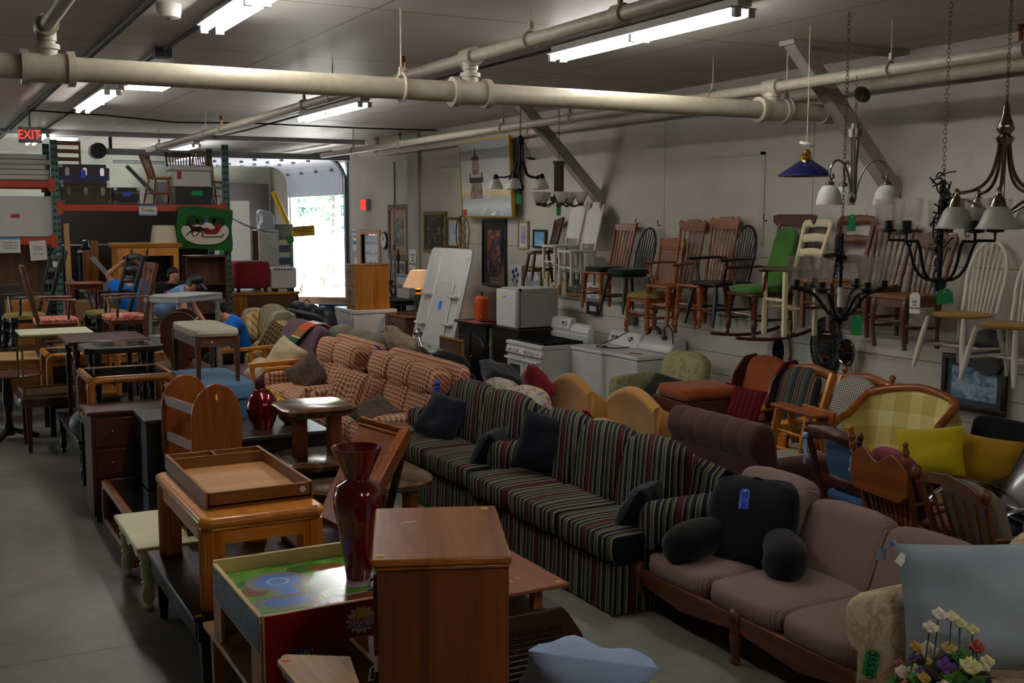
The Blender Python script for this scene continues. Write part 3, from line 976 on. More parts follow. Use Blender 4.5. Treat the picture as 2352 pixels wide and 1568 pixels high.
MB().bx(-hw, hw, hd - .16, hd - .145, .02, th).bx(-.02, -.005, hd - .15, hd - .01, .02, th).build('divider', TR, t)
MB().at((hw - .05, -hd - .001, .055), (90, 0, 0)).lathe([(.017, -.002), (.017, .002)], 16).build('round_sticker', mat('white_sticker', '#e6e4de', .6), t)

# red topped table, wicker chest
t = table('red_brown_table', 'reddish brown square table right of the tall cabinet, corner towards the aisle', (2.36, 4.80, 0), .68, .70, .70, wood('worn_red_top', '#7a3d1c', '#a55c2e', 'y', 5, .4, .2), CHER('z'), sq_leg(.05, .04), apron=.04, inset=.12, top_t=.02)
sticker(t, (.30, -.31, .701), m=OTAG)
m = MB()
for q in range(3):
 m.at((.05 + .05 * q, -.23 + .03 * q, .7008), (0, 0, 60 + 30 * q)).box((0, 0, 0), (.03, .006, .001))
m.build('scuff', sm, t)
t = thing('wicker_chest', 'brown wicker chest with rounded sides under the red brown table', 'chest', (2.40, 4.62, 0))
prof = [(-.3, .02), (.44, .02), (.47, .1), (.46, .25), (.42, .4), (.34, .52), (.30, .56), (-.3, .56)]
MB().prism(prof, -.1, .4, 'y').build('shell', mat('wicker_trim', '#3a1f12', .45), t, bevel=.01)
k = NT('wicker_weave')
o_ = k.xyz()
f1 = k.math('FRACT', k.math('MULTIPLY', o_[2], 34))
f2 = k.math('FRACT', k.math('ADD', k.math('MULTIPLY', o_[0], 60), k.math('MULTIPLY', o_[2], 17)))
hgt = k.math('MULTIPLY', k.math('ABSOLUTE', k.math('SUBTRACT', f1, .5)), 2)
hgt = k.math('SUBTRACT', 1.0, k.math('MULTIPLY', hgt, hgt))
k.color(k.mix(k.math('GREATER_THAN', k.noise(22, 2, (1, 1, 2.5)), .74), k.ramp(hgt, [(0.2, '#0e0806'), (0.8, '#3a2316')]), '#b07c34'))
k.bump(k.math('MULTIPLY', hgt, k.math('ADD', .6, k.math('MULTIPLY', f2, .4))), 1.0, .012)
k.p(Roughness=.35)
m = MB()
for i in range(16):
 z = .05 + i * .028
 xr = .38 - max(0, z - .25) * .42
 m.tube([(-.26, -.106, z), (xr * .3, -.112, z), (xr, -.106, z)], .0135, 6)
m.build('weave', k.m, t)
t = thing('green_ottoman', 'low yellow green ottoman at the bottom edge under the pale blue pillow', 'ottoman', (2.52, 3.86, 0), -20)
MB().pad((0, 0, .26), (.62, .5, .26), .3, 8).build('cushion', fabric('yellow_green', '#8f9440'), t)
leg4(t, .55, .44, 0, .16, sq_leg(.04), DARK('z'), .03)
solo('pale_blue_pillow', MB().pillow(.56, .40, .2, 14, .05, .5, 3), fabric('pale_blue_cotton', '#a7b8dc', .06, 4, .8, .1), 'pale blue cotton pillow at the bottom edge beside the tall cabinet', 'pillow', rot=(48, 8, -28), loc=(2.46, 3.90, .49))

# cream bench
t = thing('cream_bench', 'low cream painted table with turned legs at the aisle edge', 'table', (1.45, 7.42, 0))
MB().bx(-.34, .34, -.45, .45, .385, .42).build('tabletop', CREAMW, t, bevel=.008)
m = MB()
for s in (-1, 1):
 m.prism([(-.36, .385), (.36, .385), (.36, .3), (.25, .32), (.15, .28), (0, .33), (-.15, .28), (-.25, .32), (-.36, .3)], s * .29 - .01, s * .29 + .01, 'x')
m.build('apron', CREAMW, t)
leg4(t, .66, .88, 0, .385, turn_leg(1.5), CREAMW, .06)
t = thing('letter_rack', 'small dark brown wooden rack with round tops on the cream table', 'rack', (1.50, 7.25, .42))
for y in (-.16, .12):
 MB().prism([(-.05, 0), (.05, 0), (.06, .02)] + [(.075 * math.cos(R(a)), .1 + .075 * math.sin(R(a))) for a in range(-30, 211, 24)] + [(-.06, .02)], y, y + .02, 'y').build('end_panel', MAHO('z'), t)
MB().bx(-.04, .04, -.15, .13, .03, .05).build('shelf', MAHO('y'), t)

# low waterfall oak table, black cabinet, magazine rack
def waterfall(name, label, loc, w, d, h, woodf, glassm, shelf=True, group=None, r=.035):
 t = thing(name, label, 'table', loc, 0, group)
 for s in (-1, 1):
  y = s * (d / 2 - r)
  pts = [(-w / 2 + r, y, 0), (-w / 2 + r, y, h - .1)] + arc((-w / 2 + r + .06, y, h - r - .06), .06, 180, 90, 4) + arc((w / 2 - r - .06, y, h - r - .06), .06, 90, 0, 4) + [(w / 2 - r, y, 0)]
  MB().tube(pts, r, 10).build('side_frame', woodf('z'), t)
  x = s * (w / 2 - r)
  MB().tube([(x, -d / 2 + r, h - r), (x, d / 2 - r, h - r)], r, 10).build('rail', woodf('y'), t)
 MB().bx(-w / 2 + 2 * r - .01, w / 2 - 2 * r + .01, -d / 2 + 2 * r - .01, d / 2 - 2 * r + .01, h - .022, h - .008).build('glass_top', glassm, t)
 if shelf:
  MB().bx(-w / 2 + .01, w / 2 - .01, -d / 2 + .01, d / 2 - .01, 0.0, .05).build('shelf', woodf('x'), t, bevel=.015)
 return t
SMOKE = mat('smoked_glass', '#14171a', .08, 0, .1, coat=.6)
waterfall('low_oak_glass_table', 'low oak table with rounded rails and dark glass top, behind the cream table', (1.60, 8.62, 0), .76, 1.34, .36, ROAK, SMOKE)
t = thing('black_cabinet', 'small black cabinet with grey top edge behind the magazine rack', 'cabinet', (1.73, 8.98, .36))
MB().bx(-.24, .24, -.26, .26, 0, .52).build('body', BLKW('z'), t, bevel=.003)
MB().bx(-.25, .25, -.27, .27, .52, .545).build('top', mat('charcoal_top', '#3a3c40', .3), t, bevel=.006)
def mag_rack(name, label, loc, w, h, d, woodf, rz=0):
 t = thing(name, label, 'magazine rack', loc, rz)
 out = [(-w * .22, 0), (w * .22, 0), (w * .25, h * .12), (w / 2, h * .36), (w / 2, h * .72)]
 out += [(w / 2 * math.cos(R(a)), h * .72 + h * .28 * math.sin(R(a))) for a in range(15, 180, 15)]
 out += [(-w / 2, h * .72), (-w / 2, h * .36), (-w * .25, h * .12)]
 for y in (0, d):
  MB().prism(out, y - .011, y + .011, 'y').build('end_panel', woodf('z'), t, bevel=.006)
 for x, z in ((-w * .42, h * .80), (-w * .42, h * .5), (w * .42, h * .80), (w * .42, h * .5), (-.02, h * .25)):
  MB().bar((x, .01, z), (x, d - .01, z), .018, h * .085).build('slat', woodf('y'), t, bevel=.004)
 MB().bx(-w * .3, w * .3, .01, d - .01, h * .16, h * .18).build('shelf', woodf('y'), t)
 return t
t = mag_rack('magazine_rack', 'reddish wooden magazine rack with rounded end boards behind the tray', (1.86, 8.00, .36), .38, .90, .60, CHER, 9)
sticker(t, (.0, -.0125, .8), (.016, .002, .04))

# two-tier live edge table, slab table, stool on it
def slab(cx, cy, w, d, z0, z1, seed, n=36, e=.55):
 rs = []
 for z, k_ in ((z0, .86), (z0 + (z1 - z0) * .35, .98), (z1 - (z1 - z0) * .25, 1.0), (z1, .9)):
  ring = []
  for i in range(n):
   a = 2 * PI * i / n
   q = 1 + .09 * noise.noise(Vector((math.cos(a) * 2 + seed, math.sin(a) * 2, z * 3)))
   x = math.copysign(abs(math.cos(a)) ** e, math.cos(a)); y = math.copysign(abs(math.sin(a)) ** e, math.sin(a))
   ring.append((cx + x * w / 2 * k_ * q, cy + y * d / 2 * k_ * q, z))
  rs.append(ring)
 return MB().rings(rs)
LIVE = blotch('live_edge_burl', [(0.25, '#2c1a10'), (0.5, '#5a3d28'), (0.75, '#7d6248')], 5, .22, 5, dist=1.4)
POST = ROAK
t = thing('live_edge_coffee_table', 'long low live edge slab table with post legs', 'coffee table', (2.72, 7.52, 0))
slab(0, 0, 1.04, 1.1, .54, .62, 3).build('slab', LIVE, t, ang=50)
for x, y in ((-.32, -.3), (.32, -.3), (-.32, .3), (.32, .3)):
 MB().tube([(x, y, 0), (x, y, .545)], .06, 10).build('leg', POST('z'), t)
t = thing('live_edge_end_table', 'two tier live edge slab table with thick square posts', 'table', (2.52, 7.72, .62))
slab(0, 0, .62, .66, .03, .10, 8).build('lower_slab', LIVE, t, ang=50)
slab(-.02, -.02, .56, .55, .42, .49, 14).build('top_slab', LIVE, t, ang=50)
for x in (-.13, .13):
 MB().bx(x - .045, x + .045, -.05, .05, .10, .425).build('post', POST('z'), t, bevel=.006)
for x, y in ((-.2, -.2), (.2, -.2), (-.2, .2), (.2, .2)):
 MB().bx(x - .03, x + .03, y - .03, y + .03, 0, .035).build('foot', POST('z'), t)
t = thing('live_edge_stool', 'single slab live edge stool beside the two tier slab table', 'stool', (3.07, 7.75, .62))
slab(0, 0, .40, .46, .2, .26, 21, e=.8).build('seat', LIVE, t, ang=50)
MB().bx(-.05, .05, -.06, .06, 0, .205).build('post', POST('z'), t)

# dark buffet with vases
t = thing('storage_trunk', 'long dark wooden trunk with a raised end board, holding the red vases', 'trunk', (2.42, 8.66, 0))
MB().bx(-.32, .36, -.42, .40, 0, .76).build('body', DARK('x'), t, bevel=.005)
MB().bx(-.34, .38, -.44, .42, .765, .80).build('lid', wood('trunk_lid', '#2b1d15', '#4d3a2c', 'x', 7, .25, .4), t, bevel=.008)
MB().prism([(-.44, .80), (.42, .80), (.42, .87), (-.2, .87), (-.36, .84)], -.34, -.315, 'x').build('end_board', DARK('y'), t, bevel=.006)
solo('red_egg_vase', MB().lathe([(.03, 0), (.075, .0), (.1, .06), (.125, .15), (.122, .2), (.1, .26), (.06, .305), (.05, .31), (.04, .3), (.08, .22)], 26), VMET, 'egg shaped metallic red vase on the dark trunk', 'vase', (2.34, 8.52, .80), ang=60)
solo('red_bowl', MB().lathe([(.04, 0), (.07, 0), (.12, .05), (.14, .12), (.12, .17), (.115, .17), (.13, .12), (.05, .02)], 24), VRED, 'round dark red bowl behind the two tier slab table', 'bowl', (2.62, 8.62, .80), ang=60)
t = thing('artificial_flowers', 'green and yellow artificial flowers lying behind the egg shaped vase', 'flowers', (2.47, 8.82, .80))
m = MB()
for i in range(8):
 a = i * 2.4
 m.tube([(0, 0, 0), (.06 * math.cos(a), .06 * math.sin(a), .12), (.14 * math.cos(a), .10 * math.sin(a), .2 + .02 * (i % 3))], [.004, .004, .002], 5)
m.build('stems', mat('stem_green', '#3f5a2c', .6), t)
for i, (x, y, z) in enumerate([(.06, -.02, .22), (.1, .03, .18), (.02, .02, .25), (.09, -.05, .16)]):
 m = MB()
 for q in range(7):
  a = q * 2 * PI / 7
  m.at((x, y, z), (25 * i, 20, 0)).ball((.022 * math.cos(a), .022 * math.sin(a), 0), (.017, .012, .006), 6, 4)
 m.build('blossom', mat('flower_yellow', '#e0a918', .7), t)

# leaning board and open box on a dark cupboard
t = thing('dark_cupboard', 'dark brown low cupboard behind the tall red vase', 'cupboard', (2.27, 6.18, 0))
MB().bx(-.3, .62, -.42, .62, .04, .44).build('body', DARK('y'), t, bevel=.004)
MB().bx(-.32, .64, -.44, .64, .44, .465).build('top', MAHO('y'), t, bevel=.006)
t = thing('slanted_bookstand', 'slanted walnut bookstand with a moulded lip behind the tall red vase', 'bookstand', (2.02, 6.20, .62), 0)
P0, P1, P2, P3 = Vector((0, 0, .08)), Vector((.09, -.30, .05)), Vector((.58, .80, .49)), Vector((.81, .60, .42))
nn = (P1 - P0).cross(P2 - P0).normalized()
if nn.z < 0: nn = -nn
m = MB().add([P0, P1, P3, P2, P0 - nn * .05, P1 - nn * .05, P3 - nn * .05, P2 - nn * .05], [(0, 1, 2, 3), (7, 6, 5, 4), (0, 4, 5, 1), (1, 5, 6, 2), (2, 6, 7, 3), (3, 7, 4, 0)])
m.build('board', WALN('x'), t, bevel=.004)
dl = (P2 - P0).normalized()
MB().bar(P2 - dl * .03 + nn * .012, P3 - dl * .03 + nn * .012, .035, .03).bar(P2 - dl * .09 + nn * .006, P3 - dl * .09 + nn * .006, .02, .014).build('lip', CHER('x'), t, bevel=.005)
MB().bar(P1 - nn * .03, P3 - nn * .03, .06, .11).build('side_rail', CHER('x'), t, bevel=.004)
MB().bx(.05, .5, -.1, .42, -.155, -.13).bar((.40, .42, -.14), P2 - nn * .05, .04, .04).bar((.48, .18, -.14), P3 - nn * .06 - dl * .1, .04, .04).build('base', DARK('x'), t)
t = thing('open_wooden_box', 'open topped red brown wooden box below the striped loveseat', 'box', (2.70, 6.02, .465))
for a, b, c_, d_ in ((-.17, .17, -.26, -.24), (-.17, .17, .22, .24), (-.17, -.15, -.26, .24), (.15, .17, -.26, .24)):
 MB().bx(a, b, c_, d_, 0, .14).build('side_board', CHER('x'), t, bevel=.002)
MB().bx(-.16, .16, -.25, .23, 0, .012).build('bottom', DARK(), t)

# dresser, glass tables, benches further along the left row
t = thing('dark_dresser', 'tall dark brown dresser at the aisle edge below the oak glass table', 'dresser', (1.53, 9.52, 0))
MB().bx(-.36, .36, -.18, .24, .04, .87).build('body', MAHO('z'), t, bevel=.004)
MB().bx(-.39, .39, -.21, .26, .87, .90).build('top', MAHO('x'), t, bevel=.008)
for i in range(3):
 z = .1 + i * .255
 dr = MB().bx(-.33, .33, -.195, -.18, z, z + .23).build('drawer', MAHO('x'), t, bevel=.004)
 for x in (-.2, .2):
  MB().ball((x, -.21, z + .12), .016, 8, 6).build('knob', BRASS, dr)
leg4(t, .7, .4, 0, .05, sq_leg(.05), MAHO('z'), .03)
table('dark_plinth_table', 'plain dark table carrying the oak glass table', (1.60, 10.3, 0), .74, .86, .66, DARK(), DARK('z'), sq_leg(.06), apron=.1)
t = waterfall('oak_glass_table', 'oak end table with rounded rails and dark glass top, beside the round magazine rack', (1.60, 10.28, .66), .75, .74, .44, OAK, SMOKE)
sticker(t, (-.26, -.368, .43), (.03, .003, .018), OTAG)
table('blue_bench_base', 'plain dark table carrying the pale blue ottoman', (2.24, 9.82, 0), .5, 1.14, .62, DARK(), DARK('z'), sq_leg(.06), apron=.12)
t = thing('blue_ottoman', 'pale blue upholstered ottoman under the cream topped bench', 'ottoman', (2.24, 9.82, .62))
MB().pad((0, 0, .37), (.54, 1.16, .15), .25, 8).build('cushion', fabric('sky_blue_cloth', '#5d86a8', .08), t)
MB().bx(-.25, .25, -.55, .55, .05, .33).build('base', fabric('sky_blue_cloth_base', '#4a6f90', .08), t, bevel=.02)
leg4(t, .46, 1.06, 0, .06, sq_leg(.04), DARK('z'), .03)
t = thing('vanity_bench', 'brown bench with cream padded seat and tapered legs standing on the blue ottoman', 'bench', (2.20, 9.80, 1.07))
MB().pad((0, 0, .415), (.40, 1.0, .07), .3, 8, crown=.25).build('seat', fabric('cream_cloth', '#c9bda4', .05), t)
m = MB()
for s in (-1, 1):
 m.bx(-.17, .17, s * .46 - .012, s * .46 + .012, .30, .385)
 m.bx(s * .17 - .012, s * .17 + .012, -.46, .46, .30, .385)
m.build('apron', BROWN('x'), t, bevel=.003)
leg4(t, .37, .95, 0, .385, sq_leg(.052, .03), BROWN('z'), .022)
sticker(t, (-.05, -.474, .345), (.022, .003, .014))
t = thing('octagon_glass_table', 'dark table with clipped corners and inset glass top', 'table', (1.68, 11.03, .42))
oc = lambda w, d, c_: [(-w + c_, -d), (w - c_, -d), (w, -d + c_), (w, d - c_), (w - c_, d), (-w + c_, d), (-w, d - c_), (-w, -d + c_)]
MB().prism(oc(.36, .30, .08), .775, .83).build('tabletop', BLKW('x'), t, bevel=.008)
MB().bx(-.24, .24, -.18, .18, .828, .834).build('glass_top', SMOKE, t)
leg4(t, .62, .5, 0, .775, turn_leg(1.1), BLKW('z'), .07)
MB().bx(-.26, .26, -.2, .2, .2, .22).build('shelf', BLKW('x'), t)
table('dark_low_table', 'low dark table under the mahogany stack at the aisle edge', (1.64, 11.52, 0), .84, 1.7, .42, DARK('y'), DARK('z'), turn_leg(1.2), apron=.1)
t = table('mahogany_table', 'red mahogany table with moulded edge behind the octagonal glass table', (1.64, 11.84, .42), .78, .86, .83, MAHO('x'), MAHO('z'), turn_leg(1.0), top_t=.04, apron=.07, inset=.09)
solo('grey_sack', MB().ball((0, 0, .13), (.16, .2, .13), 12, 8), blotch('grey_plastic_wrap', [(0.3, '#4d5156'), (0.7, '#7a7d80')], 9, .5), 'crumpled grey plastic wrap on the dark low table', 'wrap', (1.33, 10.86, .42))
# white topped table on a leather stool
t = thing('leather_stool', 'brown leather topped stool at the far left under the white topped table', 'stool', (1.28, 12.72, 0))
MB().pad((0, 0, .54), (.86, .76, .12), .35, 8).build('seat', mat('brown_leather', '#4a2a1e', .4, var=.25), t)
leg4(t, .7, .6, 0, .49, sq_leg(.06, .04), MAHO('z'), .03)
t = thing('white_top_table', 'slim brass framed table with pale top standing on the brown stool', 'table', (1.27, 12.74, .60))
MB().bx(-.36, .36, -.33, .33, .625, .645).build('tabletop', mat('ivory_laminate', '#cfc9a8', .35), t, bevel=.004)
m = MB()
for x in (-.35, .35):
 for y in (-.32, .32):
  m.bx(x - .01, x + .01, y - .01, y + .01, 0, .625)
 m.bx(x - .01, x + .01, -.32, .32, 0, .02)
for y in (-.32, .32):
 m.bx(-.35, .35, y - .01, y + .01, .605, .625).bx(-.35, .35, y - .01, y + .01, 0, .02)
m.build('frame', mat('aged_brass', '#857e4e', .35, .7), t)
waterfall('oak_glass_table', 'second oak rail table with glass top, behind the mahogany table', (1.62, 13.62, .42), .80, .74, .52, OAK, SMOKE)
table('dark_carrier_table', 'dark table under the second oak rail table', (1.62, 13.62, 0), .8, .74, .42, DARK(), DARK('z'), sq_leg(.06))
t = thing('oval_dark_table', 'dark oval drop table at the left edge below the yellow oak table', 'table', (.82, 13.35, 0))
MB().at((0, 0, 0), (0, 0, 0), (1, .8, 1)).lathe([(.1, .70), (.36, .71), (.38, .725), (.36, .74), (.02, .74)], 28).build('tabletop', MAHO('x'), t)
MB().turned((0, 0, .05), (0, 0, .71), [(0, .06), (.3, .035), (.6, .06), (1, .04)]).build('pedestal', DARK('z'), t)
for a in (0, 120, 240):
 MB().bar((0, 0, .12), (.3 * math.cos(R(a)), .3 * math.sin(R(a)), .02), .05, .05).build('foot', DARK('x'), t)
table('yellow_oak_table', 'long yellow oak table carrying the floral armchairs', (1.55, 14.55, 0), 2.4, .8, .80, MAPLE('x'), BIRCH('z'), turn_leg(1.4), apron=.09)
table('brown_trestle_table', 'long dark table carrying the black rocking armchairs', (1.5, 15.5, 0), 2.4, .8, .78, DARK('x'), DARK('z'), sq_leg(.07), apron=.1)
table('rack_carrier_table', 'brown table carrying the small brown magazine rack', (2.36, 11.52, 0), .5, .9, .95, BROWN('x'), BROWN('z'), sq_leg(.05), apron=.1)
mag_rack('magazine_rack', 'small brown magazine rack with round ends behind the cream topped bench', (2.30, 11.40, .95), .36, .56, .42, BROWN, -18)
# ============================================================ sofas
NAVY, TAN, OLIVE, BURG, GRN = '#10121b', '#928a64', '#514e40', '#4c1a26', '#1c292b'
ST = [(0, BURG), (.13, TAN), (.15, NAVY), (.22, OLIVE), (.27, TAN), (.29, GRN), (.34, NAVY), (.40, TAN), (.42, OLIVE), (.50, TAN), (.52, NAVY), (.60, GRN), (.64, TAN), (.665, NAVY), (.73, OLIVE), (.79, TAN), (.81, NAVY), (.88, OLIVE), (.93, TAN), (.95, NAVY)]
SX = stripes('regimental_stripe', ST, .37, 'x')
SY = stripes('regimental_stripe', ST, .37, 'xy')
NAVYF = fabric('navy_cloth', '#0d101c', .1)
def rolled_arm(mb, x, s, y0, y1, z0, zt, r, wall=.12):
 """arm with outward roll; s=+1 right arm"""
 out = [(x - s * wall / 2, z0), (x - s * wall / 2, zt - r)]
 cx, cz = x + s * (r - wall / 2), zt - r
 for a in range(180, -100, -20):
  out.append((cx + s * r * math.cos(R(a)), cz + r * math.sin(R(a))))
 out += [(x + s * wall / 2, cz - r * .92), (x + s * wall / 2, z0)]
 rs = []
 for y, k_ in ((y0, .8), (y0 + .02, .96), (y0 + .05, 1), (y1 - .04, 1), (y1, .9)):
  rs.append([(cx + (px - cx) * k_, y, z0 + (pz - z0) * (1 - (1 - k_) * .3)) for px, pz in out])
 return mb.rings(rs)
def stripe_sofa(name, label, loc, w, n, backs):
 t = thing(name, label, 'sofa', loc, -90, 'striped sofas')
 d = .96
 m = MB()
 pts = []
 # pleated skirt
 def skirt(y0):
  L = []
  N = int(w / .02)
  for i in range(N + 1):
   x = -w / 2 + w * i / N
   L.append((x, y0 + .006 * math.sin(i * .9) - (.03 if i % 34 in (0, 33) else 0) * 0))
  return L
 fl = skirt(-d / 2 + .03)
 poly = fl + [(w / 2, d / 2 - .05), (-w / 2, d / 2 - .05)]
 rs = [[(x * (1.012 if z < .1 else 1), y - (.02 if z < .1 and y < 0 else 0), z) for x, y in poly] for z in (.015, .05, .26, .30, .31)]
 m.rings(rs)
 m.build('skirt', SY, t)
 MB().bx(-w / 2 + .03, w / 2 - .03, -d / 2 + .05, d / 2 - .08, .30, .36).build('deck', SX, t)
 aw = .17
 iw = w - 2 * aw
 cw_ = (w - .04) / n
 for i in range(n):
  x = -w / 2 + .02 + cw_ * (i + .5)
  MB().pad((x, -.10, .415), (cw_ - .005, .78, .17), .2, 10, crown=.25).build('seat_cushion', SX, t, ang=60)
 m = MB()
 prof = [(d / 2 - .30, .32), (d / 2 - .16, .60), (d / 2 - .12, .84), (d / 2 - .06, .90), (d / 2, .86), (d / 2 + .01, .3), (d / 2 - .02, .05)]
 rs = []
 for i in range(13):
  u = -1 + 2 * i / 12
  k_ = .92 + .08 * math.cos(u * PI / 2)
  rs.append([(u * (w / 2 - .03), y, z if z < .5 else z * k_) for y, z in prof])
 m.rings(rs)
 m.build('back', SX, t, ang=60)
 bw = iw / backs
 for i in range(backs):
  x = -iw / 2 + bw * (i + .5)
  MB().at((x, d / 2 - .33, .70), (-14, 0, 0)).pad((0, 0, 0), (bw * 1.03, .24, .54), .42, 10, crown=.12).build('back_cushion', SY, t, ang=60)
 for s in (-1, 1):
  rolled_arm(MB(), s * (w / 2 - .07), s, -d / 2 + .26, d / 2 - .08, .05, .70, .14).build('arm', SY, t, ang=50)
 for sx in (-1, 1):
  MB().tube([(sx * (w / 2 - .08), -d / 2 + .1, 0), (sx * (w / 2 - .08), -d / 2 + .1, .05)], .025, 8).build('foot', DARK('z'), t)
 return t
stripe_sofa('striped_sofa', 'long dark striped sofa with skirt, nearest of the two striped ones', (4.14, 6.58, 0), 2.08, 3, 3)
stripe_sofa('striped_loveseat', 'dark striped loveseat behind the long striped sofa', (4.18, 8.52, 0), 1.72, 2, 2)
def throw(name, label, loc, rot, w, h, t_, m, group=None, seed=1, cat='pillow', wob=.35, pinch=.07):
 return solo(name, MB().pillow(w, h, t_, 12, pinch, wob, seed), m, label, cat, loc, rot=rot, group=group, ang=80)
throw('navy_pillow', 'navy pillow leaning on the far arm of the long striped sofa', (4.13, 7.22, .74), (-16, 12, -42), .40, .46, .16, NAVYF, 'navy pillows', 2)
throw('navy_pillow', 'navy pillow tucked behind the near arm of the long striped sofa', (4.02, 5.78, .60), (-30, 0, -150), .38, .36, .14, NAVYF, 'navy pillows', 3)
throw('navy_pillow', 'big navy pillow lying back on the striped loveseat', (4.07, 8.92, .68), (-38, 10, -62), .46, .44, .16, NAVYF, 'navy pillows', 4)
throw('navy_pillow', 'navy pillow at the near arm of the striped loveseat', (3.99, 7.86, .60), (-30, 0, -140), .38, .36, .14, NAVYF, 'navy pillows', 5)
def ptag(name, label, loc, rot, m, w=.05, h=.10, word=None, group='hanging price tags', tcol=None):
 t = thing(name, label, 'price tag', loc, rot=rot, group=group)
 c = w * .25
 MB().prism([(-w / 2, -h / 2), (w / 2, -h / 2), (w / 2, h / 2 - c), (w / 2 - c, h / 2), (-w / 2 + c, h / 2), (-w / 2, h / 2 - c)], -.0015, .0015, 'y').build('card', m, t)
 MB().at((0, 0, h / 2 - .014), (90, 0, 0)).lathe([(.007, -.003), (.007, .003)], 8).build('eyelet', mat('tag_eyelet', '#d8c46a', .5), t)
 if word:
  text('price', word, h * .38, tcol or mat('ink', '#101522', .6), t, (0, -.003, -.008), (90, 90, 0))
 return t
GTAG = mat('green_tag', '#17964e', .6, var=.04)
BTAG = mat('blue_tag', '#3c62e8', .6, var=.04)
RTAG = mat('coral_tag', '#ff4a32', .6, var=.04)
WTAG = mat('white_tag', '#dcd9d2', .6, var=.04)
ptag('price_tag', 'coral tag pinned on the back of the striped loveseat', (4.46, 8.05, .93), (55, 0, -60), RTAG, .05, .17)
ptag('price_tag', 'coral tag pinned on the back of the long striped sofa', (4.50, 7.16, .945), (55, 0, -60), RTAG, .05, .15)

# red checked reclining sofas
PB, PDk, PP = '#b37a58', '#7a2a22', '#d3ae8a'
CKX = checks('red_check', PB, PDk, PP, .052, 'x', 'yz')
CKY = checks('red_check', PB, PDk, PP, .052, 'y', 'xz')
def check_sofa(name, label, loc, w, n, woodarms):
 t = thing(name, label, 'sofa', loc, -90, 'red checked sofas')
 d = .95
 MB().bx(-w / 2 + .04, w / 2 - .04, -d / 2 + .08, d / 2 - .05, .08, .30).build('base', CKX, t, bevel=.02)
 aw = .16
 cw_ = (w - 2 * aw) / n
 for i in range(n):
  x = -w / 2 + aw + cw_ * (i + .5)
  MB().pad((x, -.10, .39), (cw_ + (.0 if 0 < i < n - 1 else .01), .80, .20), .3, 9, crown=.2).build('seat_cushion', CKX, t, ang=60)
  MB().at((x, .20, .62), (-16, 0, 0)).pad((0, 0, 0), (cw_ + .005, .22, .34), .45, 9, crown=.1).build('back_cushion', CKX, t, ang=60)
  MB().at((x, .27, .87), (-16, 0, 0)).pad((0, 0, 0), (cw_ + .01, .30, .30), .55, 9, crown=.1).build('head_cushion', CKX, t, ang=60)
 MB().at((0, .42, .6), (-10, 0, 0)).pad((0, 0, 0), (w - .06, .12, .9), .2, 8).build('back', CKX, t, ang=60)
 for s in (-1, 1):
  a = MB().pad((s * (w / 2 - aw / 2), -.08, .50), (aw, .76, .26), .35, 8)
  a.build('arm_pad', CKY, t, ang=60)
  if woodarms and s < 0:
   MB().bar((s * (w / 2 - aw / 2 + .02), -.44, .655), (s * (w / 2 - aw / 2 + .02), .3, .665), .09, .03).build('arm_rail', HONEY('y'), t, bevel=.008)
   MB().bx(s * (w / 2 - .06) - .03, s * (w / 2 - .06) + .03, -.44, -.38, 0, .64).build('arm_post', HONEY('z'), t, bevel=.005)
 for sx in (-1, 1):
  for y in (-.35, .35):
   MB().bx(sx * (w / 2 - .12) - .03, sx * (w / 2 - .12) + .03, y - .03, y + .03, 0, .09).build('foot', DARK('z'), t)
 return t
check_sofa('checked_sofa', 'three seat red checked sofa with tufted back, nearest of the red checked pair', (4.10, 10.42, 0), 1.98, 3, False)
check_sofa('checked_loveseat', 'two seat red checked loveseat with wooden arm, further of the red checked pair', (4.06, 12.26, 0), 1.56, 2, True)
throw('checked_pillow', 'square red checked pillow leaning on the near checked sofa', (3.93, 10.98, .64), (-24, 8, -62), .50, .48, .2, CKX, seed=9)
CAMO = blotch('bark_print', [(0.3, '#2a211b'), (0.5, '#5c4636'), (0.65, '#3e3a33'), (0.8, '#7d6a58')], 14, .9, 5, dist=2)
throw('camouflage_pillow', 'brown bark patterned pillow lying on the near checked sofa', (3.80, 9.82, .58), (-62, 20, -75), .48, .40, .15, CAMO, 'bark patterned pillows', 5)
throw('camouflage_pillow', 'brown bark patterned pillow on the far checked loveseat', (3.98, 12.52, .62), (-40, 42, -70), .46, .42, .14, CAMO, 'bark patterned pillows', 7)
ptag('price_tag', 'blue tag hanging on the near end of the near checked sofa', (4.28, 9.49, .84), (5, 0, -8), BTAG, .06, .17, '$165')
ptag('price_tag', 'blue tag pinned on top of the checked loveseat', (4.45, 11.42, 1.02), (60, 20, -50), BTAG, .06, .18)

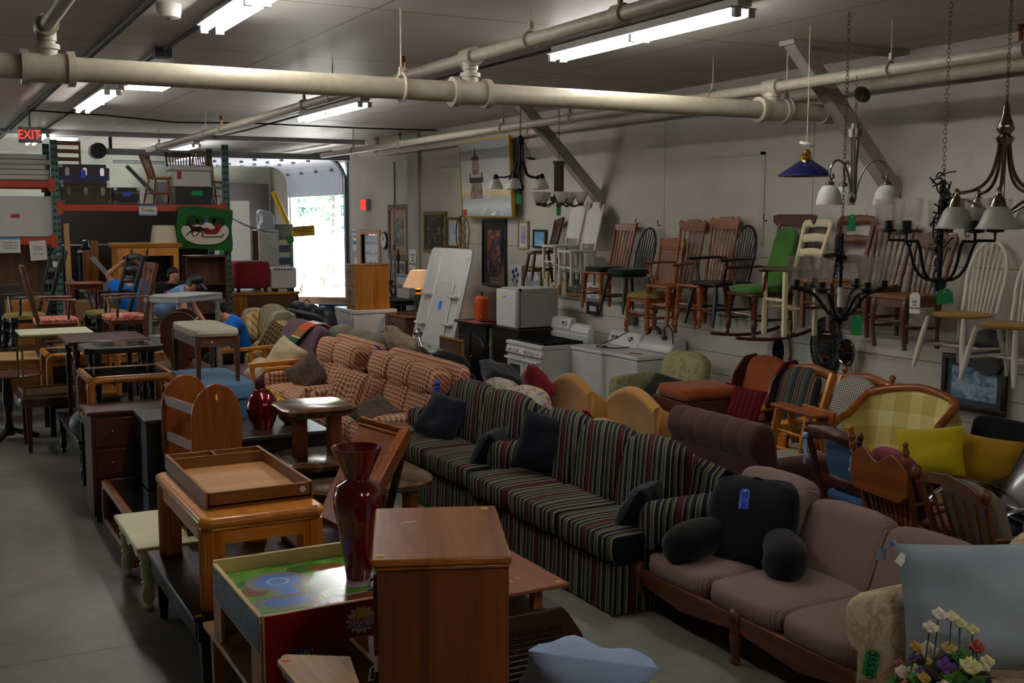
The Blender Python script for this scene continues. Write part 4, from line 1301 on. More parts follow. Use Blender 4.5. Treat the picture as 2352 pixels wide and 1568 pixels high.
# mauve wooden frame sofa
MV = stripes('mauve_rib', [(0, '#876f69'), (.62, '#a58b83'), (.85, '#6f5852')], .018, 'x')
t = thing('mauve_sofa', 'mauve ribbed three seat sofa with brown wooden frame in the right foreground', 'sofa', (4.36, 4.62, 0), -90)
FW = lambda a='x': wood('frame_brown', '#4b2713', '#7c4522', a, 8, .34, .3)
L2 = .94
rail = [(-L2, .34), (-L2, .24), (-L2 + .12, .22), (-.5, .17), (-.1, .22), (0, .24), (.1, .22), (.5, .17), (L2 - .12, .22), (L2, .24), (L2, .34)]
MB().prism(rail, -.50, -.465, 'y').build('front_rail', FW('x'), t, bevel=.005)
MB().bx(-L2, L2, -.47, .40, .25, .31).build('seat_frame', FW('x'), t)
leg_p = [(0, .016), (.06, .03), (.14, .022), (.5, .03), (.62, .04), (.7, .03), (1, .042)]
for x in (-L2, 0, L2):
 MB().turned((x, -.485, 0), (x, -.485, .30), leg_p, 12).ball((x, -.49, .33), (.045, .045, .06), 12, 8).build('leg', FW('z'), t)
 MB().turned((x, .42, 0), (x, .42, .30), leg_p, 10).build('leg', FW('z'), t)
cw_ = 2 * (L2 - .03) / 3
for i in range(3):
 x = -L2 + .03 + cw_ * (i + .5)
 MB().pad((x, -.09, .39), (cw_ + .01, .82, .19), .38, 10, crown=.22).build('seat_cushion', MV, t, ang=60)
 zt = (.10, 0, -.02)[i]
 MB().at((x, .30 - .02 * (i == 0), .655 + zt), (-19, 0, 0)).pad((0, 0, 0), (cw_ + .005, .17, .56), .3, 10, crown=.12).build('back_cushion', MV, t, ang=60)
MB().bar((-L2, .45, .80), (L2, .45, .80), .03, .13).bar((-L2, .42, .55), (L2, .42, .55), .03, .06).build('back_rail', FW('x'), t, bevel=.006)
for s in (-1, 1):
 out = [(.32, .3), (.48, .3), (.54, .72), (.54, .85)] + [(.46 + .08 * math.cos(R(a)), .85 + .07 * math.sin(R(a))) for a in (30, 60, 90, 120, 150)] + [(.38, .84), (.36, .7)]
 m = MB().prism(out, s * (L2 + .01) - .02, s * (L2 + .01) + .02, 'x')
 m.build('end_post', FW('z'), t, bevel=.006)
 MB().bx(s * (L2 + .031) - .002, s * (L2 + .031) + .002, .43, .45, .76, .83).build('slot', mat('slot_dark', '#120a06', .8), t)
 MB().tube(bez((s * L2, -.42, .60), (s * L2, -.2, .66), (s * L2, .1, .62), (s * L2, .42, .66), 8), .03, 8, flat=.5).build('armrest', CHER('y'), t)
 MB().bx(s * L2 - .02, s * L2 + .02, -.40, -.34, .3, .62).build('arm_post', FW('z'), t, bevel=.005)
t.scale = (1, 1, .83)
# black reading pillow
BLKF = fabric('black_corduroy', '#121213', .1, 8, .9, .3, 90)
t = thing('reading_pillow', 'black reading pillow with two stuffed arms sitting on the mauve sofa', 'pillow', (4.28, 5.05, .37), -62)
rs = []
for z, w_, th_ in ((0, .44, .2), (.05, .5, .27), (.2, .56, .27), (.38, .56, .21), (.47, .50, .14), (.5, .40, .05)):
 rs.append([(math.copysign(abs(math.cos(2 * PI * (i + .5) / 28)) ** .5, math.cos(2 * PI * (i + .5) / 28)) * w_ / 2, .05 + z * .3 + math.copysign(abs(math.sin(2 * PI * (i + .5) / 28)) ** .7, math.sin(2 * PI * (i + .5) / 28)) * th_ / 2, z + .035 * noise.noise(Vector((i * .4, z * 5, 2)))) for i in range(28)])
MB().rings(rs).build('body', BLKF, t, sub=1)
for s in (-1, 1):
 MB().tube([(s * .18, .08, .17), (s * .27, -.04, .14), (s * .31, -.14, .125), (s * .32, -.22, .115), (s * .315, -.265, .11), (s * .31, -.285, .11)], [.10, .125, .13, .12, .085, .03], 16).build('arm', BLKF, t, ang=70)
MB().tube(arc((0, .19, .455), .05, 10, 170, 8, 'xz'), .006, 6, flat=.4).build('carry_loop', BLKF, t)
ptag('price_tag', 'blue price tag lying on the black reading pillow', (4.24, 5.01, .80), (-40, 0, -48), BTAG, .055, .13, '$5.00')

# ivory armchair and its grey pillow, flowers
IV = blotch('ivory_brocade', [(0.3, '#c9b28c'), (0.45, '#d6c29c'), (0.55, '#b9936f'), (0.62, '#cdbb98'), (0.8, '#e0d3b3')], 7, .8, 4, dist=1.5, bump=.4)
t = thing('ivory_armchair', 'ivory brocade armchair with rolled arms at the lower right edge', 'armchair', (4.10, 3.02, 0), -90)
MB().bx(-.46, .46, -.42, .40, .06, .34).build('base', IV, t, bevel=.03)
MB().pad((0, -.06, .42), (.64, .74, .18), .3, 10, crown=.2).build('seat_cushion', IV, t, ang=60)
MB().at((0, .34, .68), (-12, 0, 0)).pad((0, 0, 0), (.72, .22, .66), .4, 10, crown=.15).build('back', IV, t, ang=60)
for s in (-1, 1):
 rolled_arm(MB(), s * .42, s, -.46, 0.34, .06, .78, .12, .14).build('arm', IV, t, ang=50)
 MB().tube([(s * .40, -.36, 0), (s * .40, -.36, .07)], .03, 8).build('foot', DARK('z'), t)
ptag('price_tag', 'green price tag hanging on the front of the ivory armchair', (3.615, 3.40, .50), (0, 8, -62), GTAG, .062, .125, '$55.00')
k = NT('grey_blue_linen')
o_ = k.xyz()
g1 = k.math('LESS_THAN', k.math('FRACT', k.math('MULTIPLY', k.math('ADD', o_[0], 9), 55)), .12)
g2 = k.math('LESS_THAN', k.math('FRACT', k.math('MULTIPLY', k.math('ADD', o_[2], 9), 55)), .12)
k.color(k.mix(k.math('MULTIPLY', k.math('MAXIMUM', g1, g2), .25), k.ramp(k.noise(4, 3), [(.3, '#8b939b'), (.7, '#9aa2a9')]), '#717a83'))
k.p(Roughness=.9); k.bump(k.noise(90, 2), .2, .003)
t = thing('grey_blue_pillow', 'large grey blue tasselled pillow on the ivory armchair', 'pillow', (3.92, 3.04, .82), rot=(-20, -4, -38))
MB().pillow(.74, .54, .24, 14, .05, .4, 12).build('cover', k.m, t, ang=80)
TAS = fabric('tassel_blue', '#6c7f9a', .1)
for sx, sz in ((-1, 1), (-1, -1), (1, 1), (1, -1)):
 x, z = sx * .375, sz * .275
 m = MB().ball((x, 0, z), .016, 8, 6)
 for i in range(9):
  a = rnd.uniform(-.5, .5)
  m.tube([(x, 0, z), (x + sx * .04 + .02 * a, rnd.uniform(-.015, .015), z - .03), (x + sx * .055 + .04 * a, rnd.uniform(-.02, .02), z - .075)], .0035, 4)
 m.build('tassel', TAS, t)
MB().at((-.35, -.03, .2), (0, 40, 0)).box((0, 0, 0), (.035, .002, .05)).build('care_label', WTAG, t)
t = thing('flower_basket', 'mixed dried flowers in a small basket at the lower right corner', 'flowers', (3.52, 2.93, .44))
MB().lathe([(.09, 0), (.14, .0), (.17, .1), (.18, .13), (.165, .13), (.15, .09), (.09, .02)], 18).build('basket', blotch('basket_cane', [(.3, '#6a4b2c'), (.7, '#96714a')], 30, .7), t)
m = MB()
fl = [(-.16, -.02, .24, '#5c3478', .03), (-.12, .05, .27, '#6b4089', .025), (-.05, .04, .38, '#d9ccb4', .035), (.01, .05, .42, '#e0d2c0', .035), (.06, .03, .41, '#ddd3a6', .03), (.10, .02, .38, '#d8cf94', .028), (.15, 0, .35, '#cfc78a', .028), (.14, -.03, .29, '#a8443a', .035), (.18, -.05, .23, '#d6cf9c', .032), (.21, -.02, .20, '#c4c07c', .03), (-.02, -.05, .20, '#3f7a1e', .06), (.05, -.08, .17, '#2f6120', .06), (-.2, .0, .14, '#b89a5c', .03), (.1, -.08, .2, '#2b2023', .04), (.16, .02, .16, '#211a1e', .045), (.02, .0, .25, '#2c2226', .03), (-.10, -.08, .19, '#c9b994', .035), (.08, .04, .22, '#a7584a', .028), (-.15, .02, .33, '#b3872f', .028), (-.19, -.06, .24, '#b3872f', .028)]
for x, y, z, c, r in fl:
 m.tube([(x * .3, y * .3, .08), (x * 1.15, y * 1.3, z * .55), (x, y, z)], .004, 4)
for q in range(46):
 a, z = q * 2.4, .12 + .1 * rnd.random()
 r_ = .08 + .12 * rnd.random()
 m.tube([(.05 * math.cos(a), .05 * math.sin(a), .1), (r_ * .6 * math.cos(a), r_ * .6 * math.sin(a), z), (r_ * math.cos(a), r_ * math.sin(a), z + .02)], [.003, .012, .002], 4)
m.build('stems', mat('stem_green', '#3f5a2c', .6), t)
PC = ['#5c3478', '#d9ccb4', '#cfc78a', '#2f6120', '#3f7a1e', '#231c20', '#b89a5c', '#a7584a', '#c9b994', '#2b2023']
for q in range(30):
 a, d_ = q * 2.4, .06 + .17 * ((q * 7) % 10) / 10
 fl.append((d_ * math.cos(a), d_ * math.sin(a) * .8, .12 + .13 * ((q * 3) % 7) / 7 + .06 * (1 - d_ / .23), PC[q % 10], .024 + .012 * (q % 3)))
for i, (x, y, z, c, r) in enumerate(fl):
 m = MB()
 for q in range(9):
  a, b = q * 2.4, .4 + .3 * (q % 3)
  m.at((x + r * .6 * math.cos(a) * math.sin(b), y + r * .6 * math.sin(a) * math.sin(b), z + r * .6 * math.cos(b)), (a * 57, 40, a * 30)).ball((0, 0, 0), (r * .75, r * .55, r * .25), 6, 4)
 m.build('blossom', mat('petal_' + c[1:], c, .8, var=.25, scale=30), t)
table('flower_stand', 'small wooden stand below the flower basket', (3.52, 2.93, 0), .42, .42, .44, BROWN(), BROWN('z'), sq_leg(.04))
IVP = fabric('ivory_cloth', '#b7a17c', .06)
t = thing('cream_chair', 'plain cream upholstered chair back behind the mauve sofa end', 'armchair', (5.25, 3.35, 0), -80)
MB().pad((0, -.02, .42), (.6, .6, .2), .3, 8).build('seat', IVP, t)
MB().at((0, .27, .66), (-8, 0, 0)).pad((0, 0, 0), (.72, .18, .62), .35, 9, crown=.1).build('back', IVP, t, ang=60)
leg4(t, .56, .54, 0, .34, sq_leg(.05, .035), DARK('z'), .03)

# gold armchairs, maroon settee (their backs towards the sofas)
GOLD = fabric('gold_velvet', '#b07a2c', .16, 3, .75, .15)
GOLD.node_tree.nodes['Principled BSDF'].inputs['Sheen Weight'].default_value = .5
def gold_chair():
 t = thing('gold_armchair', '', 'armchair', (0, 0, 0), 90, 'gold velvet armchairs')
 w, d = .74, .78
 rs = []
 for i in range(17):
  u = -1 + 2 * i / 16
  zt = .83 + .13 * math.cos(u * PI * .5)
  x = u * w / 2
  sec = [(.37, .16), (.38, zt - .12), (.395, zt - .075)]
  for a in range(-10, 191, 25):
   sec.append((.345 + .055 * math.cos(R(a)), zt - .05 + .05 * math.sin(R(a))))
  sec += [(.25, zt - .2), (.22, .16)]
  rs.append([(x, y, z) for y, z in sec])
 MB().rings(rs).build('back', GOLD, t, ang=42)
 for s in (-1, 1):
  out = [(-.38, .16), (-.40, .5), (-.36, .58), (.0, .66), (.2, .76), (.33, .82), (.36, .7), (.34, .16)]
  rs = []
  for q, k_ in ((-.06, .9), (-.03, 1), (.03, 1), (.06, .9)):
   rs.append([(s * (w / 2 - .03) + q, y, .16 + (z - .16) * k_) for y, z in out])
  MB().rings(rs).build('arm', GOLD, t, ang=60)
 MB().pad((0, -.06, .40), (.58, .66, .16), .3, 8, crown=.2).build('seat_cushion', GOLD, t, ang=60)
 MB().bx(-.33, .33, -.36, .3, .14, .33).build('base', GOLD, t, bevel=.02)
 leg4(t, .66, .7, 0, .16, sq_leg(.045, .03), DARK('z'), .04)
 return t
g = gold_chair()
g.location = (5.86, 9.08, 0)
g['label'] = 'gold velvet armchair with its back turned, beside the white stove'
dup(g, (5.90, 8.08, 0), 90, 'gold velvet armchair with its back turned, next to the maroon settee')
MAR = fabric('maroon_plush', '#4a2829', .16, 4, .85, .2)
t = thing('maroon_settee', 'dark maroon plush settee with channelled rolled back turned to the sofas', 'settee', (5.82, 6.72, 0), 90)
w = 1.06
rs = []
N = 61
for i in range(N):
 u = -1 + 2 * i / (N - 1)
 ch = abs(math.sin((u + 1) * PI * 3.0)) ** .35
 r = .115 * (.94 + .06 * ch) * (1 if abs(u) < .97 else .75)
 x = u * w / 2
 sec = [(.42, .10), (.44, .62), (.46, .68)]
 for a in range(-60, 200, 20):
  sec.append((.40 + r * 1.05 * math.cos(R(a)), .80 + r * 1.25 * math.sin(R(a))))
 sec += [(.22, .4), (.22, .10)]
 rs.append([(x, y, z) for y, z in sec])
MB().rings(rs).build('back', MAR, t, ang=70)
for s in (-1, 1):
 MB().pad((s * (w / 2 - .10), -.04, .36), (.2, .82, .56), .35, 8).build('arm', MAR, t, ang=60)
MB().pad((0, -.1, .38), (w - .4, .7, .2), .3, 8).build('seat_cushion', MAR, t, ang=60)
MB().bx(-w / 2 + .05, w / 2 - .05, -.4, .40, .04, .30).build('base', MAR, t, bevel=.02)
leg4(t, w - .1, .7, 0, .06, sq_leg(.05), DARK('z'), .05)

# ============================================================ wooden chairs
def chair(name, label, loc, rz=0, rot=None, sw=.44, sd=.42, sh=.45, bh=1.0, f=OAK, seat='slab', seatm=None, back='press', legs='turned', arms=0, rock=0, n=5, lean=.12, cush=None, cat='chair', group=None, k=1.0, top=None, backm=None, fm=None):
 F = (lambda a='x': fm) if fm else f
 t = thing(name, label, cat, loc, rz, group, rot)
 sm_ = seatm or F('y')
 m = MB()
 if seat == 'round':
  m.at((0, 0, 0), (0, 0, 0), (sw / .44, sd / .44, 1)).lathe([(.18, sh - .035), (.215, sh - .025), (.225, sh - .01), (.21, sh), (.02, sh - .004)], 26)
  m.at()
 elif seat == 'pad':
  m.pad((0, 0, sh - .03), (sw, sd, .07), .35, 7, crown=.5)
 elif seat == 'trap':
  m.prism([(-sw / 2, -sd / 2), (sw / 2, -sd / 2), (sw * .42, sd / 2), (-sw * .42, sd / 2)], sh - .035, sh)
 else:
  m.prism(rrect(sw, sd, .05, 4), sh - .03, sh)
 m.build('seat', sm_, t, bevel=.008 if seat in ('slab', 'trap') else 0)
 if seat in ('pad', 'trap'):
  q = MB()
  for s in (-1, 1):
   q.bx(-sw * .42, sw * .42, s * sd * .42 - .01, s * sd * .42 + .01, sh - .10, sh - .03)
   q.bx(s * sw * .42 - .01, s * sw * .42 + .01, -sd * .42, sd * .42, sh - .10, sh - .03)
  q.build('apron', F('x'), t)
 pts = {}
 spl = {'splay': .07, 'turned': .03, 'square': 0.0, 'cab': .0}[legs]
 for sx in (-1, 1):
  for sy in (-1, 1):
   x, y = sx * sw * .40, sy * sd * .40
   b = (x + sx * spl, y + sy * spl, .04 if rock else 0)
   a = (x, y, sh - .03)
   m = MB()
   if legs == 'turned':
    m.turned(b, a, [(tt, r * k) for tt, r in TURN], 10)
   elif legs == 'splay':
    m.turned(b, a, [(0, .012 * k), (.35, .021 * k), (.8, .019 * k), (1, .014 * k)], 10)
   elif legs == 'cab':
    m.tube(bez(b, (x, y - .03 * (sy < 0), sh * .3), (x, y - .05 * (sy < 0), sh * .7), a, 8), [.02, .017, .016, .017, .019, .022, .026, .028, .028], 8)
   else:
    m.bar(b, a, .032 * k, .032 * k)
   m.build('leg', F('z'), t)
   pts[sx, sy] = (Vector(b), Vector(a))
 def on(sx, sy, tt):
  return pts[sx, sy][0].lerp(pts[sx, sy][1], tt)
 mids = []
 for sx in (-1, 1):
  a, b = on(sx, -1, .42), on(sx, 1, .42)
  MB().turned(a, b, [(0, .009), (.5, .014 * k), (1, .009)], 8).build('stretcher', F('y'), t)
  mids.append(a.lerp(b, .5))
 MB().turned(mids[0], mids[1], [(0, .009), (.5, .013), (1, .009)], 8).build('stretcher', F('x'), t)
 if legs in ('turned', 'square', 'cab'):
  MB().turned(on(-1, -1, .55), on(1, -1, .55), [(0, .009), (.3, .017), (.5, .011), (.7, .017), (1, .009)], 8).build('stretcher', F('x'), t)
 by = sd * .42
 def bp(u, z):
  q = (z - sh) / max(.01, bh - sh)
  return Vector((u * sw / 2 * (.84 + .16 * q), by + lean * q, z))
 if back == 'hoop':
  H = []
  for i in range(25):
   a = PI * i / 24
   H.append(bp(-math.cos(a) * (.96 if .2 < a < 2.9 else .9), sh + (bh - sh) * min(1, math.sin(a) ** .62)))
  MB().tube(H, .014 * k, 8).build('back_hoop', F('z'), t)
  for i in range(n):
   u = (-1 + 2 * (i + .5) / n) * .82
   zt = sh + (bh - sh) * max(.3, (1 - min(.98, abs(u)) ** 2.6)) ** .5 - .004
   MB().turned(bp(u * .82, sh - .01), bp(u, zt), [(0, .007 * k), (.35, .010 * k), (1, .006 * k)], 7).build('spindle', F('z'), t)
 else:
  for s in (-1, 1):
   pr = [(0, .019), (.1, .021), (.14, .015), (.2, .021), (.55, .018), (.6, .022), (.65, .016), (.9, .016), (1, .014)] if back in ('press', 'spindle') else [(0, .018), (1, .016)]
   if back == 'ladder' or back == 'cane' or back == 'slat':
    MB().bar(bp(s, 0.02 if 0 else sh - .03), bp(s, bh), .034 * k, .028 * k).build('back_post', F('z'), t, bevel=.006)
   else:
    MB().turned(bp(s, sh - .02), bp(s, bh - .03), [(a, r * k) for a, r in pr], 10).build('back_post', F('z'), t)
  cr = .13 if back in ('press', 'cane') else .085
  if back == 'ladder':
   for i in range(n):
    z = sh + (bh - sh) * (.30 + .66 * i / max(1, n - 1))
    MB().tube([bp(-1, z), bp(-.5, z + .012) + Vector((0, .02, 0)), bp(0, z + .018) + Vector((0, .028, 0)), bp(.5, z + .012) + Vector((0, .02, 0)), bp(1, z)], .0095, 8, flat=4.0).build('slat', F('x'), t)
  elif back == 'panel':
   w_ = sw * .46
   out = [(-w_, sh + .08), (w_, sh + .08), (w_, bh - .16), (w_ * .9, bh - .10), (w_ * .55, bh - .07), (w_ * .4, bh), (-w_ * .4, bh), (-w_ * .55, bh - .07), (-w_ * .9, bh - .10), (-w_, bh - .16)]
   rs = [[(x, bp(0, z).y + o, z) for x, z in out] for o in (-.011, .011)]
   MB().rings(rs).build('back_panel', backm or F('z'), t, bevel=.004)
  else:
   wv = sw * .53
   shp = top or [(-1, .25), (-1.06, .7), (-.95, 1), (-.6, .8), (-.4, 1.05), (.4, 1.05), (.6, .8), (.95, 1), (1.06, .7), (1, .25), (.7, 0), (-.7, 0)]
   o_y = bp(0, bh - cr / 2).y
   rs = []
   for o in (-.011, .011):
    rs.append([(u * wv, o_y + o + .02 * (1 - u * u), bh - cr + v * cr) for u, v in shp])
   MB().rings(rs).build('crest_rail', F('x'), t, bevel=.005)
   if back == 'cane':
    MB().bar(bp(-1, sh + .1), bp(1, sh + .1), .02, .05).build('lower_rail', F('x'), t, bevel=.004)
    a, b, c_, d_ = bp(-.9, sh + .12), bp(.9, sh + .12), bp(.9, bh - cr), bp(-.9, bh - cr)
    e = Vector((0, .006, 0))
    MB().add([a, b, c_, d_, a + e, b + e, c_ + e, d_ + e], [(0, 1, 2, 3), (7, 6, 5, 4), (0, 4, 5, 1), (2, 6, 7, 3), (1, 5, 6, 2), (3, 7, 4, 0)]).build('cane_panel', backm, t)
   else:
    for i in range(n):
     u = (-1 + 2 * (i + .5) / n) * .84
     if back == 'slat':
      MB().bar(bp(u * .9, sh - .01), bp(u, bh - cr * .8), .03, .012).build('slat', F('z'), t, bevel=.003)
     else:
      MB().turned(bp(u * .9, sh - .01), bp(u, bh - cr * .9), [(0, .007), (.2, .012), (.28, .008), (.45, .013), (.6, .008), (.8, .012), (1, .007)], 7).build('spindle', F('z'), t)
 if arms:
  az = sh + .23
  for s in (-1, 1):
   p = bp(s, az)
   q = Vector((s * (sw / 2 + .05), -sd * .34, az - .0))
   MB().tube(bez(p, p + Vector((s * .04, -.15, .02)), q + Vector((0, .12, .0)), q + Vector((0, -.05, 0)), 8), [.018, .02, .022, .024, .026, .028, .03, .032, .026], 8, flat=.55).build('armrest', F('y'), t)
   MB().turned((s * sw * .45, -sd * .26, sh - .01), (q.x, q.y + .03, az - .005), [(0, .013), (.3, .02), (.5, .013), (.7, .02), (1, .012)], 8).build('arm_support', F('z'), t)
 if rock:
  for s in (-1, 1):
   x = s * (sw * .40 + spl)
   P_ = [(x, -sd * .85 + 1.9 * sd * i / 12, .02 + .10 * ((i / 12 - .42) / .58) ** 2 * (1 if i > 5 else .55)) for i in range(13)]
   MB().tube(P_, .018, 6).build('rocker', F('y'), t)
 if cush:
  c_ = MB().pad((0, -.01, sh + .03), (sw * .96, sd * .94, .07), .45, 8, crown=.3)
  c_.build('cushion', cush, t, ang=70)
 return t
RUSH = blotch('rush_weave', [(.3, '#6d5a2c'), (.7, '#9a8444')], 40, .8, 2, mapping=(1, .15, 1))
GCUSH = fabric('dark_green_cushion', '#10221a', .15)
CANE = blotch('cane_weave', [(.35, '#5a3418'), (.65, '#8a5a30')], 90, .6, 1)
WINW = mat('cream_white_paint', '#c9c2ae', .45, var=.06)
KWHT = mat('chalk_white_paint', '#bfbcb4', .5, var=.08)
HX = 7.37
WB = lambda n_: 'chairs hanging on the right wall'
chair('hanging_chair', 'small dark brown chair tilted on the wall left of the white chairs', (7.36, 12.88, 1.60), sw=.36, sd=.34, sh=.40, bh=.84, f=MAHO, legs='splay', back='slat', n=4, rot=(0, -6, -104), group=WB(0), k=1.2)
chair('hanging_chair', 'white painted solid back chair, left of the white pair on the wall', (7.32, 12.34, 1.66), -92, sw=.38, sd=.40, sh=.44, bh=1.02, fm=KWHT, back='panel', legs='square', group=WB(0))
chair('hanging_chair', 'white painted solid back chair, right of the white pair on the wall', (7.32, 11.94, 1.60), -92, sw=.38, sd=.40, sh=.44, bh=1.04, fm=KWHT, back='panel', legs='square', group=WB(0))
chair('hanging_chair', 'oak chair with slat back and dark green cushion on the wall', (HX, 11.36, 1.35), -90, bh=1.02, f=CHER, back='slat', n=5, cush=GCUSH, group=WB(0), top=[(-1, 0), (-1.03, .6), (-.9, .95), (0, 1.05), (.9, .95), (1.03, .6), (1, 0)])
chair('hanging_chair', 'dark green hoop back chair with dark green cushion on the wall', (HX, 10.86, 1.34), -90, bh=.98, f=None, fm=mat('forest_green_paint', '#0e1f1a', .4), back='hoop', legs='splay', seat='round', n=7, cush=GCUSH, group=WB(0))
chair('hanging_chair', 'oak chair with cane back panel and straw coloured rush seat', (7.34, 10.36, 1.15), -90, bh=1.06, f=ROAK, back='cane', seat='pad', seatm=RUSH, backm=CANE, group=WB(0), k=1.1)
chair('hanging_chair', 'oak pressed back armchair behind the cane back chair', (HX, 10.02, 1.26), -90, bh=1.16, f=CHER, back='press', arms=1, n=4, group=WB(0))
chair('hanging_chair', 'oak pressed back chair left of the black spindle armchair', (HX, 9.46, 1.30), -90, bh=1.15, f=CHER, back='press', n=6, group=WB(0))
chair('hanging_chair', 'black spindle hoop back armchair on the wall', (7.34, 9.12, 1.34), -98, sw=.54, sd=.46, bh=1.02, f=BLKW, back='hoop', legs='splay', seat='slab', arms=1, n=8, group=WB(0), k=1.1)
t = chair('hanging_rocker', 'dark rocking chair with bright green cushions hanging on the wall', (7.30, 8.46, 1.26), -98, sw=.52, sd=.48, sh=.46, bh=1.22, f=MAHO, back='press', legs='turned', arms=1, rock=1, n=4, lean=.2, group=WB(0), top=[(-1.1, .1), (-1.3, .4), (-1.3, .9), (-1.05, 1), (1.05, 1), (1.3, .9), (1.3, .4), (1.1, .1)])
LIME = fabric('bright_green_cloth', '#3c6a26', .2, 6)
MB().at((0, .225, .78), (-15, 0, 0)).pad((0, 0, 0), (.36, .06, .56), .4, 8, crown=.2).build('back_cushion', LIME, t, ang=70)
MB().pad((0, -.03, .49), (.48, .44, .08), .45, 8, crown=.3).build('seat_cushion', LIME, t, ang=70)
chair('hanging_stool', 'cream painted ladder back counter stool on the wall', (7.30, 8.04, 1.34), -98, sw=.42, sd=.42, sh=.64, bh=1.06, fm=mat('butter_cream_paint', '#cdc09a', .45, var=.06), seatm=mat('dark_rush', '#4a3c33', .8), back='ladder', legs='square', n=3, group=WB(0), k=1.15)
chair('hanging_chair', 'tall brown ladder back chair behind the black glass chandelier', (HX, 7.58, 1.44), -92, bh=1.0, f=BROWN, back='ladder', legs='square', n=3, seatm=ROAK(), group=WB(0), k=1.2)
chair('hanging_chair', 'brown spindle back chair right of the tall ladder back chair', (HX, 7.12, 1.42), -92, bh=.98, f=BROWN, back='spindle', legs='cab', seat='trap', n=5, group=WB(0))
chair('hanging_chair', 'brown chair with cane seat and turned spindles beside the white chairs', (7.34, 6.66, 1.36), -96, sw=.46, bh=.96, f=BROWN, back='press', legs='cab', seat='trap', seatm=CANE, n=5, group=WB(0), k=1.1)
SEATN = wood('natural_seat', '#a5742c', '#c89a4a', 'y', 7, .35, .3)
a = chair('hanging_chair', 'white hoop back chair with natural wood seat, left of the two at right', (HX, 6.12, 1.24), -94, sw=.46, sd=.44, bh=1.02, fm=WINW, back='hoop', legs='splay', seat='round', seatm=SEATN, n=7, group=WB(0), k=1.15)
dup(a, (HX - .04, 5.62, 1.20), -94, 'white hoop back chair with natural wood seat, cut by the right picture edge')
t = ptag('price_tag', 'white price tag hanging from the left white hoop back chair', (7.12, 6.38, 1.76), (0, 0, -75), WTAG, .09, .17)
text('print', 'S20-\nSet\nNatural', .028, mat('tag_print', '#5a3f42', .6), t, (0, -.003, -.015), (90, 0, 0))

# ============================================================ seats along the right wall
ORNG = fabric('orange_velvet', '#8a4212', .25, 6, .8)
t = thing('wing_rocker', 'dark wooden wing rocking chair with orange velvet cushion against the wall', 'rocking chair', (7.12, 8.42, 0), -90)
MB().at((0, .20, .74), (-14, 0, 0)).pad((0, 0, 0), (.50, .14, .64), .35, 8, crown=.15).build('back_cushion', ORNG, t, ang=60)
MB().pad((0, -.10, .44), (.52, .52, .14), .3, 8).build('seat_cushion', ORNG, t, ang=60)
for s in (-1, 1):
 MB().prism([(.36, .3), (.42, 1.0), (.36, 1.08), (.22, 1.06), (.06, .9), (-.02, .62), (.02, .4)], s * .29 - .015, s * .29 + .015, 'x').build('wing', MAHO('z'), t, bevel=.006)
 MB().bar((s * .3, -.36, .60), (s * .3, .1, .62), .07, .03).build('armrest', ROAK('y'), t, bevel=.008)
 MB().turned((s * .3, -.3, .1), (s * .3, -.3, .6), TURN).build('arm_post', ROAK('z'), t)
 MB().bar((s * .3, -.42, .06), (s * .3, .46, .09), .03, .05).build('rocker', MAHO('y'), t, bevel=.006)
MB().bx(-.28, .28, -.34, .3, .28, .37).bx(-.27, .27, .30, .33, .3, 1.02).build('frame', MAHO('x'), t, bevel=.004)
t = thing('orange_footstool', 'orange velvet footstool cushion on a dark wooden box', 'footstool', (6.50, 8.36, 0), -96)
MB().bx(-.28, .28, -.36, .30, .62, .76).bx(-.06, .06, -.365, -.36, .68, .72).build('box', MAHO('x'), t, bevel=.004)
MB().pad((0, -.02, .82), (.54, .62, .12), .25, 8, crown=.15).build('cushion', ORNG, t, ang=60)
leg4(t, .54, .62, 0, .62, sq_leg(.045), MAHO('z'), .03)
OLV = blotch('olive_floral', [(.35, '#8a845a'), (.5, '#9a946a'), (.62, '#7b764c'), (.72, '#a39c72')], 11, .9, 2, dist=.2)
t = thing('olive_floral_armchair', 'olive floral armchair beside the white washing machine', 'armchair', (7.02, 9.62, 0), -84)
MB().bx(-.40, .40, -.38, .36, .06, .34).build('base', OLV, t, bevel=.03)
MB().at((0, .26, .70), (-14, 0, 0)).pad((0, 0, 0), (.66, .2, .56), .4, 8, crown=.15).build('back', OLV, t, ang=60)
MB().pad((0, -.08, .42), (.56, .66, .16), .3, 8).build('seat_cushion', OLV, t, ang=60)
for s in (-1, 1):
 MB().pad((s * .38, -.08, .50), (.15, .72, .5), .35, 8).build('arm', OLV, t, ang=60)
leg4(t, .76, .7, 0, .07, sq_leg(.04), DARK('z'), .04)
throw('dark_green_pillow', 'dark green pillow lying in the olive floral armchair', (6.84, 9.36, .66), (-50, 10, -70), .5, .34, .16, fabric('dark_olive_cloth', '#1d2218', .1))
SRK = stripes('rocker_stripe', [(0, '#2b3138'), (.3, '#7d6a46'), (.36, '#5a2724'), (.5, '#7d6a46'), (.56, '#2b3138'), (.7, '#8a7850'), (.75, '#3f4a44')], .17, 'x')
